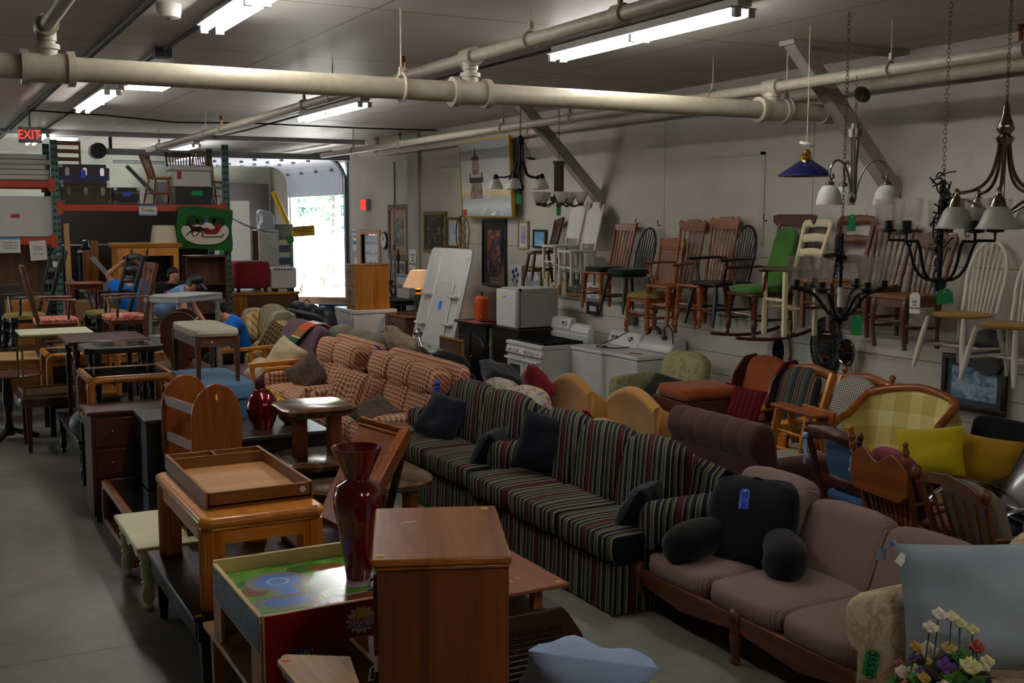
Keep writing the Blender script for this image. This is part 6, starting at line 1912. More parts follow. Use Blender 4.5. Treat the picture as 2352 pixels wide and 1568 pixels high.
m = MB().prism([(-.52, -.06), (-.06, -.06), (-.06, .02), (-.52, .02)], -.037, -.035, 'y').prism([(-.50, .02), (-.47, .02), (-.47, .09), (-.50, .09)], -.037, -.035, 'y').prism([(-.12, .02), (-.08, .02), (-.08, .09), (-.12, .09)], -.037, -.035, 'y').prism([(-.44, .28), (-.16, .28), (-.2, .34), (-.40, .34)], -.037, -.035, 'y').prism([(-.33, .34), (-.27, .34), (-.29, .46), (-.31, .46)], -.037, -.035, 'y')
m.build('balcony', mat('painted_dark', '#33302f', .8), t)
MB().bx(-pw / 2 + .02, -pw / 2 + .14, -.037, -.035, -ph / 2 + .01, -ph / 2 + .1).build('price_sticker', mat('red_sticker', '#b3201c', .6), t)
t = thing('leaf_wall_art', 'gold leaf spray in a wire teardrop hanging before the wall', 'wall art', (7.2, 15.0, 2.05), -90)
m = MB()
m.tube([(.22 * math.sin(q) * (1 if True else 0) * (1 - .25 * math.cos(q)), 0, -.32 * math.cos(q) + .1) for q in [i * 2 * PI / 30 for i in range(30)]], .008, 5, True).tube([(0, 0, -.2), (.03, 0, -.42), (0.0, 0, -.2), (-.02, 0, -.42)], .007, 5).tube([(0, 0, .42), (0, 0, .5)], .004, 5)
m.build('wire_frame', BLACKM, t)
LG = mat('gold_leaf', '#7d6528', .4, .6, .3)
for i in range(9):
 z = -.15 + .06 * i
 s = -1 if i % 2 else 1
 MB().at((s * .07, -.005, z), (0, s * 35, 0)).prism([(0, -.09), (.035, -.02), (.03, .05), (0, .10), (-.03, .05), (-.035, -.02)], -.004, .004, 'y').build('leaf', LG, t)
# dark superhero-less poster: plain colourful poster
t = picture('framed_poster', 'tall black framed movie style poster in shrink wrap', 15.0, 1.92, .78, 1.02, mat('poster_frame', '#0b0b0d', .3), art('poster_colours', [(.3, '#0e0f18'), (.45, '#27344f'), (.55, '#7a2a22'), (.62, '#b5892e'), (.7, '#32507a'), (.8, '#15131a')], 11, (1, 1, .8), 3), .03, mat('poster_black', '#0a0a0d', .25, coat=.6), .14)
text('lettering', 'CHAMPIONS\nGAUNTLET', .055, mat('poster_letter', '#c9b68e', .6), t, (.0, -.019, -.42), (90, 0, 0))
picture('framed_print', 'small white matted flower print above the white fridge', 14.08, 2.2, .30, .40, wood('pale_frame', '#9a7a5c', '#b59878', 'z'), art('purple_flowers', [(.4, '#9a93a6'), (.6, '#6f6486'), (.7, '#b6b0ae')], 12), .025, mat('pale_mat', '#b9b2a4', .7), .05)
picture('framed_print', 'dark framed photo of a figure under blue sky', 13.6, 2.15, .36, .26, DARK('z'), art('blue_sky_photo', [(.4, '#4f7fae'), (.6, '#7ea6c8')], 4), .03)
t = thing('flower_canvas', 'unframed canvas of blue flowers standing on the white fridge', 'painting', (WX - .03, 14.28, 1.56), -90)
MB().bx(-.19, .19, -.02, 0, -.2, .2).build('canvas', mat('canvas_white', '#c2beb4', .7), t)
m = MB(); m2 = MB()
for x, z, r in ((-.06, .10, .04), (.04, .13, .04), (.09, .06, .035), (-.02, .03, .04), (.06, -.03, .03), (-.08, -.02, .025)):
 for q in range(5):
  a = q * 1.257
  m.prism([(x + r * math.cos(a) * .5 + r * .55 * math.cos(b), z + r * math.sin(a) * .5 + r * .5 * math.sin(b)) for b in [i * PI / 3 for i in range(6)]], -.0225, -.0205, 'y')
 m2.bar((x, -.021, z), (x * .3 + .02, -.021, -.19), .006, .002)
m.build('blossom', mat('delft_blue', '#2c4f9c', .7), t)
m2.build('painted_stem', mat('stem_green', '#3f5a2c', .6), t)
picture('framed_print', 'gold framed bird print standing on the white fridge', 13.8, 1.58, .52, .36, mat('gilt_frame', '#77601c', .4, .5, .3, 20), art('bird_print', [(.4, '#b9b7b2'), (.55, '#6d7a86'), (.62, '#8b6a58'), (.7, '#aeb3b4')], 6), .03, mat('pale_mat', '#b9b2a4', .7), .03)
t = picture('framed_print', 'oak framed twig heart beside the bird print', 13.2, 1.55, .32, .34, OAK('z'), mat('linen_ground', '#b5ab98', .8), .035)
MB().tube([(.07 * 16 * math.sin(q) ** 3 / 16, -.02, .07 * (13 * math.cos(q) - 5 * math.cos(2 * q) - 2 * math.cos(3 * q) - math.cos(4 * q)) / 16) for q in [i * 2 * PI / 28 for i in range(28)]], .005, 5, True).build('twig_heart', mat('twig', '#5a4636', .8), t)
picture('framed_print', 'oak framed dark landscape behind the hanging chair legs', 12.64, 1.58, .46, .34, OAK('z'), art('bear_woods', [(.4, '#22261a'), (.55, '#4a4f34'), (.7, '#8f9a9a')], 6), .035)
t = thing('paper_notice', 'white paper notice with a blue line pinned below the cushioned chairs', 'notice', (WX - .06, 12.12, 1.51), -90)
MB().bx(-.17, .17, -.003, 0, -.1, .1).build('sheet', WTAG, t)
text('print', 'Please do not\nlean on chairs', .04, mat('ink', '#101522', .6), t, (0, -.005, .02), (90, 0, 0))
MB().bx(-.06, .06, -.005, -.003, -.085, -.06).build('blue_line', mat('notice_blue', '#5a9ad6', .6), t)
picture('framed_print', 'small dark green framed picture under the paper notice', 12.1, 1.285, .28, .16, mat('dark_green_frame', '#141c16', .5), art('grey_print', [(.4, '#8d93a0'), (.6, '#b5b8bd')], 7), .045, x=WX - .06)
solo('wall_outlet_box', MB().bx(-.06, .06, -.05, 0, -.08, .08), mat('conduit_grey', '#4c4c52', .5), 'grey electrical box on the wall behind the hanging chair legs', 'electrical box', (WX - .055, 11.2, 1.22), -90, bevel=.006)
picture('framed_print', 'dark framed blue snow landscape below the white hoop back chairs', 6.22, 1.08, .64, .46, DARK('z'), art('snow_scene', [(.3, '#2f4a66'), (.45, '#6d8ba3'), (.6, '#a3b6c2'), (.75, '#55748f')], 6, (1, 1, 2)), .045, mat('slate_mat', '#36434a', .7), .05, x=WX - .06)
solo('oval_board', MB().at((0, 0, 0), (90, 0, 0), (1, .95, 1)).lathe([(.02, -.02), (.19, -.02), (.2, 0), (.19, .02), (.02, .02)], 28), DARK('z'), 'dark oval wooden board behind the white chair legs', 'board', (WX - .10, 6.08, 1.36), -90)
MIRR = mat('mirror_glass', '#b9b9b9', .02, 1.0, .0)
def oval_ring(mb, rx, rz, wd, dp, n=40):
 rs = []
 for i in range(n):
  a = 2 * PI * i / n
  c_, s_ = math.cos(a), math.sin(a)
  rs.append([(c_ * (rx + q * wd), y, s_ * (rz + q * wd)) for q, y in ((-.5, 0), (-.5, -dp * .6), (0, -dp), (.5, -dp * .6), (.5, 0))])
 return mb.rings(rs, close=True)
def mirror(label, y, z, rx, rz, wd, fm, lattice=False, round_=False):
 t = thing('wall_mirror', label, 'mirror', (WX - .06, y, z), -90)
 MB().at((0, -.01, 0), (90, 0, 0), (1, rz / rx, 1)).lathe([(.01, -.004), (rx - wd * .3, -.004), (rx - wd * .3, .004), (.01, .004)], 36).build('mirror_glass', MIRR, t)
 if lattice:
  m = MB(); oval_ring(m, rx + wd * .48, rz + wd * .48, .02, .025); oval_ring(m, rx - wd * .45, rz - wd * .45, .02, .025)
  for i in range(36):
   for dlt in (-.2, .2):
    a, b = 2 * PI * i / 36, 2 * PI * i / 36 + dlt
    m.bar((math.cos(a) * (rx - wd * .45), -.012, math.sin(a) * (rz - wd * .45)), (math.cos(b) * (rx + wd * .48), -.012, math.sin(b) * (rz + wd * .48)), .012, .012)
  m.build('lattice_frame', fm, t)
 else:
  oval_ring(MB(), rx, rz, wd, .03).build('frame', fm, t)
 return t
mirror('oval mirror with pale flowered rim below the green cushioned rocker', 8.60, 1.10, .125, .18, .07, blotch('flowered_rim', [(.45, '#a99a90'), (.6, '#8d7478'), (.7, '#b5aaa0')], 40, .6))
mirror('large oval mirror in a dark green lattice frame', 7.94, 1.22, .15, .22, .11, mat('lattice_green', '#182626', .5), lattice=True)
t = thing('vanity_mirror', 'small round vanity mirror with chrome rim on wire legs', 'mirror', (7.58, 7.56, 1.20), -90)
oval_ring(MB(), .10, .12, .02, .025).build('rim', CHROME, t)
MB().at((0, -.01, 0), (90, 0, 0), (1, 1.2, 1)).lathe([(.01, -.004), (.098, -.004), (.098, .004), (.01, .004)], 28).build('mirror_glass', MIRR, t)
MB().tube([(-.06, 0, -.1), (-.09, -.05, -.28), (.14, -.05, -.3), (.08, 0, -.09)], .004, 5).tube([(.02, .0, .12), (-.02, .15, .17)], .002, 4).build('wire_legs', WHITEP, t)
for i, (y, z) in enumerate([(11.2, 2.38), (10.75, 2.36), (10.3, 2.36), (9.3, 2.40), (8.9, 2.42), (8.0, 2.33), (7.5, 2.42), (6.9, 2.33), (6.4, 2.30), (12.3, 2.5)]):
 solo('wall_hook', MB().tube([(0, 0, 0), (-.04, 0, -.01), (-.055, 0, .03), (-.045, 0, .06)], .006, 6), mat('hook_red', '#5e1c1a', .5) if y < 8.2 else DSTEEL, ['dark hook above the slat back oak chair', 'dark hook above the hoop back green chair', 'dark hook above the cane back chair', 'dark hook left above the black spindle armchair', 'dark hook right above the black spindle armchair', 'red hook above the cream ladder back stool', 'red hook above the tall brown ladder back chair', 'red hook above the brown spindle back chair', 'red hook left of the white hoop back chair', 'dark hook beside the white painted chairs'][i], 'hook', (WX, y, z), group='wall hooks')
t = thing('wall_clock', 'round black wall clock beside the office door', 'clock', (WX - .005, 19.45, 2.02), -90)
MB().at((0, -.025, 0), (90, 0, 0)).lathe([(.02, -.02), (.16, -.02), (.17, 0), (.15, .02), (.02, .02)], 26).build('case', BLACKM, t)
MB().at((0, -.046, 0), (90, 0, 0)).lathe([(.01, -.002), (.135, -.002), (.135, .002), (.01, .002)], 26).build('dial', WHITEP, t)
MB().bar((0, -.05, 0), (.05, -.05, .07), .012, .004).bar((0, -.05, 0), (-.02, -.05, .1), .008, .004).build('hands', BLACKM, t)
def paper(label, loc, rz, w, h, body, size, band=None, rot=None, tc=None):
 t = thing('paper_sign', label, 'sign', loc, rz, rot=rot)
 MB().bx(-w / 2, w / 2, -.003, 0, -h / 2, h / 2).build('sheet', WTAG, t)
 if band:
  for z in band:
   MB().bx(-w / 2, w / 2, -.0045, -.003, z - h * .06, z + h * .06).build('blue_band', mat('notice_blue', '#5a9ad6', .6), t)
 text('print', body, size, tc or mat('ink', '#101522', .6), t, (0, -.005, 0), (90, 0, 0))
 return t
paper('blue headed notice on the wall beside the office door', (WX - .004, 21.1, 2.0), -90, .22, .42, 'NOTICE\n\nHours\nof pickup', .05, (.17, -.05))
paper('narrow red and white notice below the blue headed one', (WX - .004, 21.05, 1.42), -90, .16, .46, 'S\nT\nO\nP', .07, tc=mat('red_ink', '#b02020', .6))
paper('white Sorry sign on the black side table', (7.15, 17.2, 1.31), -76, .34, .40, 'Sorry', .13, (.17,))
paper('small typed notice taped on the grey column', (WX - .055, 18.05, 1.72), -90, .3, .34, 'Prices\nAre\nNot\nNegotiable', .06)

# ============================================================ appliances on the right
APPL = mat('appliance_white', '#c6c5c4', .3, var=.04)
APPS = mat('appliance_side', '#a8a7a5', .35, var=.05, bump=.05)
DGL = mat('oven_glass', '#33363a', .15, coat=.5)
t = thing('gas_range', 'wide white gas range with two oven doors and black grates', 'stove', (6.98, 11.96, 0), -90)
MB().bx(-.45, .45, -.38, .33, .06, .86).build('body', APPL, t, bevel=.006)
MB().bx(-.46, .46, -.42, .34, .86, .91).build('cooktop', APPL, t, bevel=.012)
MB().prism([(-.43, .76), (-.40, .86), (-.36, .86), (-.36, .76)], -.455, .455, 'x').build('control_panel', APPL, t, bevel=.008)
for x in (-.38, -.33, -.20, -.15, .06, .13, .24, .36):
 MB().tube([(x, -.40, .81), (x, -.445, .805)], .02, 12).build('knob', APPL, t)
for s in (-1, 1):
 d_ = MB().bx(s * .225 - .215, s * .225 + .215, -.405, -.38, .24, .74).build('oven_door', APPL, t, bevel=.008)
 MB().bx(s * .225 - .13, s * .225 + .13, -.409, -.405, .42, .62).build('oven_window', DGL, d_, bevel=.003)
 MB().tube([(s * .225 - .2, -.41, .70), (s * .225 - .19, -.45, .70), (s * .225 + .19, -.45, .70), (s * .225 + .2, -.41, .70)], .016, 8).build('handle', APPL, d_)
MB().bx(-.44, .44, -.395, -.38, .08, .225).build('drawer', APPL, t, bevel=.006)
MB().bx(-.44, .44, -.385, -.38, .228, .238).build('gap', BLACKM, t)
for i in range(3):
 m = MB()
 cx = -.28 + .28 * i
 for y in (-.22, .06):
  for a in range(0, 360, 45):
   m.bar((cx + .03 * math.cos(R(a)), y + .03 * math.sin(R(a)), .935), (cx + .12 * math.cos(R(a)), y + .12 * math.sin(R(a)), .935), .01, .014)
  m.bx(cx - .13, cx + .13, y - .135, y - .123, .91, .94).bx(cx - .13, cx + .13, y + .123, y + .135, .91, .94).bx(cx - .135, cx - .123, y - .13, y + .13, .91, .94).bx(cx + .123, cx + .135, y - .13, y + .13, .91, .94)
  m.at((cx, y, .912)).lathe([(.05, 0), (.045, .014), (.01, .016)], 14)
  m.at()
 m.build('burner_grate', BLACKM, t)
MB().prism([(.24, .91), (.22, 1.0), (.26, 1.0), (.235, 1.05), (.26, 1.17), (.34, 1.19), (.34, .91)], -.45, .02, 'x').build('backguard', APPL, t, bevel=.01)
MB().prism([(.24, .91), (.22, 1.0), (.26, 1.0), (.235, 1.03), (.27, 1.11), (.34, 1.13), (.34, .91)], .025, .45, 'x').build('backguard', APPL, t, bevel=.01)
MB().at((-.12, .242, 1.12), (-12, 0, 0)).box((0, -.004, 0), (.10, .006, .07)).build('clock_panel', mat('ivory_plastic', '#b9b496', .4), t)
MB().at((-.12, .238, 1.125), (-12, 0, 0)).box((0, -.006, 0), (.04, .006, .025)).build('display', BLACKM, t)
def washer(name, label, loc, console, door):
 t = thing(name, label, 'washing machine', loc, -90)
 w = .33
 MB().bx(-w, w, -.34, .34, .03, .86).build('body', APPL, t, bevel=.008)
 MB().bx(-w - .005, w + .005, -.35, .345, .865, .91).build('top', APPL, t, bevel=.012)
 MB().bx(-w + .005, w - .005, -.335, .335, .857, .867).build('gap', BLACKM, t)
 if console == 'slant':
  c_ = MB().prism([(.14, .91), (.24, 1.08), (.34, 1.08), (.34, .91)], -w, w, 'x').build('console', APPL, t, bevel=.012)
 else:
  c_ = MB().prism([(.10, .91), (.12, .98), (.20, 1.06), (.30, 1.09), (.34, 1.08), (.34, .91)], -w, w, 'x').build('console', APPL, t, bevel=.02)
 if console == 'slant':
  for x, r in ((-.22, .024), (-.14, .024), (.16, .035)):
   MB().at((x, .19, 1.0), (60, 0, 0)).lathe([(r, 0), (r * .9, .02), (r * .5, .035), (.004, .036)], 14).build('knob', CHROME, c_)
 if door:
  MB().bx(-.27, .27, -.347, -.34, .30, .70).build('door', APPL, t, bevel=.006)
 return t
washer('washer', 'white washing machine with chrome knobs beside the gas range', (7.28, 11.10, 0), 'slant', False)
t = washer('dryer', 'white dryer with rounded console, nearest appliance to the camera', (7.33, 10.44, 0), 'round', True)
solo('power_cord', MB().tube([(0, 0, .1), (.03, -.02, .2), (.1, -.03, .25), (.18, -.02, .17), (.2, -.02, 0), (.21, -.02, -.18)], .008, 6).ball((0, 0, .08), (.05, .03, .03), 8, 6), CAB, 'black power cord coiled over the dryer console', 'cord', (7.52, 10.34, 1.0), -90)
solo('drain_hose', MB().tube(arc((0, 0, 0), .12, 0, 180, 10, 'xz'), .022, 8), CAB, 'black ribbed hose arching behind the dryer', 'hose', (7.64, 10.7, 1.05), -90)
solo('power_cord', MB().tube(bez((.22, .1, .02), (.1, -.1, .0), (.0, -.1, .01), (-.1, -.15, .015), 8), .008, 6).tube(bez((-.1, -.15, .015), (.0, .05, .1), (.08, .1, .15), (.1, .18, .2), 8), .006, 6).ball((.0, -.1, .015), (.05, .03, .015), 8, 6), CAB, 'black plug and cord lying on top of the washing machine', 'cord', (7.2, 10.95, .92), -90)
solo('red_pencil', MB().tube([(0, 0, 0), (.16, .0, 0)], .006, 6), mat('red_pencil', '#a5382a', .5), 'red pencil lying on the dryer top', 'pencil', (7.12, 10.45, .917), -70)
# black cabinet, fridge on it, orange canister
t = thing('black_media_cabinet', 'black arched door cabinet carrying the orange canister', 'cabinet', (7.02, 13.60, 0), -90)
MB().bx(-.42, .42, -.36, .36, 0, 1.0).build('body', BLKW('z'), t, bevel=.005)
MB().bx(-.45, .45, -.42, .40, 1.0, 1.035).build('top', BLKW('x'), t, bevel=.01)
for s in (-1, 1):
 out = [(s * .02, .1), (s * .40, .1), (s * .40, .72), (s * .3, .82), (s * .02, .88)]
 d_ = MB().prism(out if s > 0 else out[::-1], -.38, -.36, 'y').build('door', BLKW('z'), t, bevel=.01)
 MB().tube([(s * .05, -.385, .45), (s * .05, -.41, .48), (s * .05, -.41, .56), (s * .05, -.385, .58)], .006, 6).build('handle', BRASS, d_)
t = thing('orange_canister', 'orange lidded canister on the black cabinet', 'canister', (6.92, 13.80, 1.035))
ORC = mat('orange_enamel', '#c04a10', .25, coat=.4)
MB().prism(rrect(.19, .19, .06, 4), 0, .27).build('body', ORC, t, bevel=.01)
MB().lathe([(.095, .27), (.10, .275), (.098, .30), (.07, .33), (.01, .335)], 20).build('lid', ORC, t)
MB().tube([(0, 0, .33), (0, 0, .36)], .012, 8).ball((0, 0, .37), .014, 8, 6).build('knob', BLACKM, t)
solo('metal_tray', MB().lathe([(.02, 0), (.14, 0), (.18, .02), (.182, .024), (.14, .008), (.02, .006)], 26), CHROME, 'shiny round metal tray beside the orange canister', 'tray', (6.85, 13.42, 1.045))
solo('red_place_mat', MB().bx(-.25, .25, -.3, .3, 0, .006), fabric('brick_cloth', '#7a2e1a'), 'brick red mat under the metal tray', 'mat', (6.86, 13.48, 1.036), -90)
t = thing('mini_fridge', 'white compact fridge stacked high beside the stove', 'fridge', (7.05, 12.78, 1.02), -90)
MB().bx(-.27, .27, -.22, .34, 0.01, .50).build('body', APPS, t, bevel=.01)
MB().bx(-.275, .275, -.30, -.23, 0.0, .50).build('door', APPL, t, bevel=.025)
MB().bx(-.26, .26, -.23, .34, .50, .515).build('top', APPL, t, bevel=.006)
MB().bx(.25, .272, -.24, -.21, .48, .52).build('hinge', BLACKM, t)
MB().bx(-.06, -.01, -.302, -.299, .40, .41).build('badge', mat('ink', '#101522', .6), t)
MB().at((-.19, -.302, .40), (0, 35, 0)).box((0, 0, 0), (.04, .003, .05)).build('price_sticker', YTAG, t)
t = thing('dark_console', 'dark brown cabinet under the white compact fridge with brass pull', 'cabinet', (7.08, 12.78, 0), -90)
MB().bx(-.36, .36, -.34, .36, 0.02, 1.0).build('body', DARK('z'), t, bevel=.005)
MB().bx(-.40, .40, -.36, .37, 1.0, 1.02).build('top', DARK('x'), t, bevel=.004)
MB().tube(arc((-.3, -.36, .8), .1, 100, 220, 8, 'xz'), .012, 6).build('brass_pull', BRASS, t)
MB().bx(-.38, -.34, -.37, -.33, .02, .98).build('pale_edge', mat('pale_edge', '#77726a', .5), t)
# shower panels
SHW = mat('acrylic_white', '#c3c2bf', .15, var=.05, coat=.6)
t = thing('shower_wall_panel', 'tall glossy white shower wall panel with moulded shelves leaning on the wall', 'shower panel', (6.48, 14.86, .02), rot=(-14, 0, -90))
MB().prism(rrect(1.40, 2.04, .08, 4, 0, 1.02), -.02, .02, 'y').build('panel', SHW, t, bevel=.015)
MB().prism(rrect(.56, 1.5, .05, 4, .12, .78), -.05, -.02, 'y').build('raised_centre', SHW, t, bevel=.02)
for x, zs in ((-.42, (.42, .85, 1.3)), (.52, (.9, 1.3))):
 for z in zs:
  MB().bx(x - .14, x + .14, -.12, -.02, z, z + .035).build('shelf', SHW, t, bevel=.014)
for x in (-.65, -.26, .65):
 MB().tube([(x, -.02, .06), (x, -.02, 1.9)], .025, 8).build('rib', SHW, t)
MB().bx(.05, .15, -.053, -.05, 1.12, 1.24).build('blue_sticker', BTAG, t)
# chest with lamp, black side table, freezer and file cabinet
t = thing('brown_sewing_cabinet', 'brown drawer cabinet carrying the pleated lamp', 'cabinet', (6.98, 16.35, 0), -90)
MB().bx(-.55, .55, -.38, .34, .52, .90).build('body', BROWN('x'), t, bevel=.006)
MB().bx(-.58, .58, -.40, .36, .90, .925).build('top', BROWN('x'), t, bevel=.006)
d_ = MB().prism([(-.50, .88), (-.12, .88), (-.12, .46), (-.2, .52), (-.42, .52), (-.5, .46)], -.40, -.38, 'y').build('drawer', wood('mauve_wood', '#57434a', '#776068', 'x', 7, .4), t, bevel=.005)
MB().tube([(-.36, -.41, .72), (-.34, -.425, .71), (-.28, -.425, .71), (-.26, -.41, .72)], .007, 6).build('handle', CHROME, d_)
leg4(t, 1.08, .7, 0, .52, sq_leg(.06, .05), BROWN('z'), .05)
t = thing('table_lamp', 'lit table lamp with green and brass urn base and pleated peach shade', 'table lamp', (6.92, 16.02, .925))
MB().lathe([(.075, 0), (.085, .01), (.05, .04), (.03, .07), (.045, .09), (.03, .1)], 20).build('foot', BRASS, t, ang=60)
MB().lathe([(.03, .1), (.06, .16), (.095, .30), (.10, .38), (.085, .42), (.09, .43)], 20).build('urn', mat('green_ceramic', '#27402f', .25, coat=.5), t, ang=60)
MB().lathe([(.088, .42), (.07, .45), (.06, .48), (.08, .51), (.075, .53), (.03, .55), (.012, .56), (.012, .60)], 20).build('collar', BRASS, t, ang=60)
rs = []
for r, z in ((.29, .56), (.30, .575), (.15, .90), (.145, .905)):
 rs.append([((r + (.006 if i % 2 else -.004)) * math.cos(2 * PI * i / 72), (r + (.006 if i % 2 else -.004)) * math.sin(2 * PI * i / 72), z) for i in range(72)])
kk = NT('pleated_peach')
kk.color(kk.ramp(kk.noise(20, 2), [(.3, '#c0a080'), (.7, '#d2b290')]))
kk.p(Roughness=.8)
kk.b.inputs['Emission Color'].default_value = col('#e8a878')
kk.p(**{'Emission Strength': .2})
MB().rings(rs, cap=False).build('lamp_shade', kk.m, t)
MB().tube([(0, 0, .55), (0, 0, .92)], .005, 6).ball((0, 0, .93), .014, 8, 6).build('finial', BRASS, t)
bl = bpy.data.lights.new('lamp_bulb', 'POINT'); bl.energy = 2.5; bl.color = (1, .72, .45); bl.shadow_soft_size = .05
bo = bpy.data.objects.new('lamp_bulb', bl); COL.objects.link(bo); bo.parent = t; bo.location = (0, 0, .72)
t.scale = (.8, .8, .78)
t = table('black_side_table', 'black side table with a cluttered top left of the lit lamp', (7.12, 17.35, 0), .66, 1.0, 1.1, BLKW('x'), BLKW('z'), sq_leg(.08), apron=.06)
m = MB()
for i in range(9):
 m.tube(bez((rr.uniform(-.1, .1), rr.uniform(-.1, .1), 0), (rr.uniform(-.2, .2), rr.uniform(-.1, .1), .4), (rr.uniform(-.2, .2), rr.uniform(-.1, .1), .3), (rr.uniform(-.1, .1), rr.uniform(-.15, .15), .02), 10), .01, 5)
solo('cable_bundle', m, CAB, 'tangled black cables heaped on the black side table', 'cables', (7.1, 17.75, 1.11))
t = thing('upright_vacuum', 'navy upright vacuum cleaner standing behind the oak file cabinet', 'vacuum cleaner', (7.42, 18.05, 0))
MB().lathe([(.09, .55), (.10, .7), (.08, 1.15), (.05, 1.3), (.02, 1.32)], 14).build('body', mat('navy_plastic', '#0f1526', .3), t)
MB().tube([(0, 0, .5), (0, 0, 1.9)], .016, 8).ball((0, 0, 1.75), (.035, .035, .08), 8, 6).build('handle', BLACKM, t)
MB().pad((0, -.05, .3), (.3, .36, .6), .4, 6).build('foot', mat('navy_plastic', '#0f1526', .3), t)
t = thing('chest_freezer', 'white chest freezer under the oak file cabinet', 'freezer', (6.42, 17.0, 0), -90)
MB().bx(-.50, .42, -.36, .36, .03, .92).build('body', APPL, t, bevel=.01)
MB().bx(-.51, .43, -.37, .37, .925, .99).build('lid', APPL, t, bevel=.015)
MB().bx(.30, .34, -.38, -.36, .84, .96).build('latch', APPL, t, bevel=.004)
t = thing('file_cabinet', 'two drawer oak file cabinet standing on the chest freezer', 'file cabinet', (6.36, 16.78, .99), -90)
MB().bx(-.19, .19, -.28, .30, 0, .70).build('body', OAK('z'), t, bevel=.004)
MB().bx(-.20, .20, -.30, .30, .70, .72).build('top', OAK('x'), t, bevel=.005)
for z in (.06, .38):
 d_ = MB().bx(-.18, .18, -.295, -.28, z, z + .29).build('drawer', wood('pale_oak_face', '#7d6450', '#9c8068', 'x'), t, bevel=.004)
 for x in (-.04, .04):
  MB().bx(x - .008, x + .008, -.30, -.295, z + .19, z + .25).build('handle', BLACKM, d_)
 MB().bx(-.03, .03, -.302, -.295, z + .06, z + .075).build('label_holder', CHROME, d_)
t = thing('white_lawn_chair', 'white metal folding chair with padded seat beside the freezer', 'chair', (6.55, 16.05, 0), -70)
MB().pad((0, 0, .62), (.46, .44, .07), .35, 7).build('seat', WHITEP, t)
MB().tube([(-.22, -.2, 0), (-.22, -.16, .62), (-.22, .16, .80), (-.2, .22, .95), (.2, .22, .95), (.22, .16, .80), (.22, -.16, .62), (.22, -.2, 0)], .014, 8).tube([(-.21, .2, 0), (-.21, .1, .6)], .014, 8).tube([(.21, .2, 0), (.21, .1, .6)], .014, 8).build('tube_frame', mat('bronze_tube', '#59533c', .4, .6), t)
# white tub with chrome rods, framed cork board
t = thing('white_utility_sink', 'white basin holding chrome towel bars behind the red checked sofas', 'sink', (6.15, 14.2, 0), -90)
MB().prism([(-.5, .02), (.5, .02), (.55, .66), (-.55, .66)], -.28, .28, 'y').build('basin', APPL, t, bevel=.03)
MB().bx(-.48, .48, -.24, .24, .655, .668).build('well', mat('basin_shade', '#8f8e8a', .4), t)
solo('chrome_towel_bar', MB().tube([(.30, 0, .0), (-.12, .06, .34)], .022, 10).ball((-.14, .065, .37), .07, 12, 8), CHROME, 'chrome bar with a ball end leaning in the white basin', 'towel bar', (6.12, 14.2, .46), -90)
solo('chrome_rods', MB().tube([(.16, 0, 0), (-.2, .05, .24)], .016, 8).tube([(.22, .03, 0), (-.16, .09, .25)], .016, 8).tube([(.42, 0, 0), (.30, .05, .2)], .016, 8), CHROME, 'bunch of thin chrome rods in the white basin', 'rods', (6.14, 14.25, .5), -90)
t = picture('cork_board', 'brown board with golden wooden frame standing behind the grey pillows', 13.42, .60, .75, .5, mat('golden_frame', '#8a5c14', .4, .1), mat('brown_board', '#4a2a18', .7), .03, x=6.30, cat='board')
MB().bx(-.3, .3, .0, .10, -.60, -.25).build('stand', DARK('x'), t)
# ============================================================ the far end: pallet racks
TEAL = mat('teal_upright', '#2f4f4a', .45, .2, .15)
ORB = mat('orange_beam', '#b8401c', .45, .1, .12)
DECKW = mat('wire_deck', '#5c5f63', .5, .6)
def upright(name, label, x):
 t = thing(name, label, 'rack upright', (x, 18.0, 0), group='pallet rack uprights')
 k_ = 'punched_teal'
 if k_ not in MC:
  k = NT(k_)
  o_ = k.xyz()
  fz = k.math('SUBTRACT', k.math('FRACT', k.math('MULTIPLY', o_[2], 10)), .5)
  fx = k.math('SUBTRACT', k.math('FRACT', k.math('ADD', k.math('MULTIPLY', o_[0], 20), 0.0)), .5)
  hole = k.math('LESS_THAN', k.math('ADD', k.math('POWER', fz, 2.0), k.math('MULTIPLY', k.math('POWER', fx, 2.0), .35)), .05)
  k.color(k.mix(hole, '#46716a', '#0a1110'))
  k.p(Roughness=.45)
  MC[k_] = k.m
 for y in (0, 1.1):
  MB().bx(-.05, .05, y - .03, y + .03, 0, 3.6).build('post', MC[k_], t)
 m = MB()
 for i in range(5):
  m.bar((0, .02, .3 + .65 * i), (0, 1.08, .3 + .65 * (i + (1 if i % 2 else 0) * .8 + .1)), .03, .03)
 m.build('lacing', TEAL, t)
upright('rack_upright', 'teal punched rack upright at left between the two rack bays', 1.90)
upright('rack_upright', 'teal punched rack upright behind the horse and sleigh rug', 4.44)
upright('rack_upright', 'teal punched rack upright beyond the left picture edge', -.80)
def beam(label, x0, x1, z, y=18.0):
 t = thing('rack_beam', label, 'rack beam', ((x0 + x1) / 2, y, z), group='orange rack beams')
 h = (x1 - x0) / 2
 MB().bx(-h, h, -.03, .02, -.05, .05).build('beam', ORB, t, bevel=.004)
 for s in (-1, 1):
  MB().bx(s * h - .045, s * h + .045, -.04, -.03, -.10, .09).build('end_plate', ORB, t)
RB = [('front orange beam under the trunks', 1.95, 4.39, 2.595, 18.0), ('rear orange beam under the trunks', 1.95, 4.39, 2.595, 19.1), ('front orange beam under the stacked white boards', -.75, 1.85, 2.94, 18.0), ('rear orange beam under the stacked white boards', -.75, 1.85, 2.94, 19.1), ('front orange beam with paper notices under the white panel', -.75, 1.85, 2.10, 18.0), ('rear orange beam under the white panel', -.75, 1.85, 2.10, 19.1)]
for a in RB:
 beam(*a)
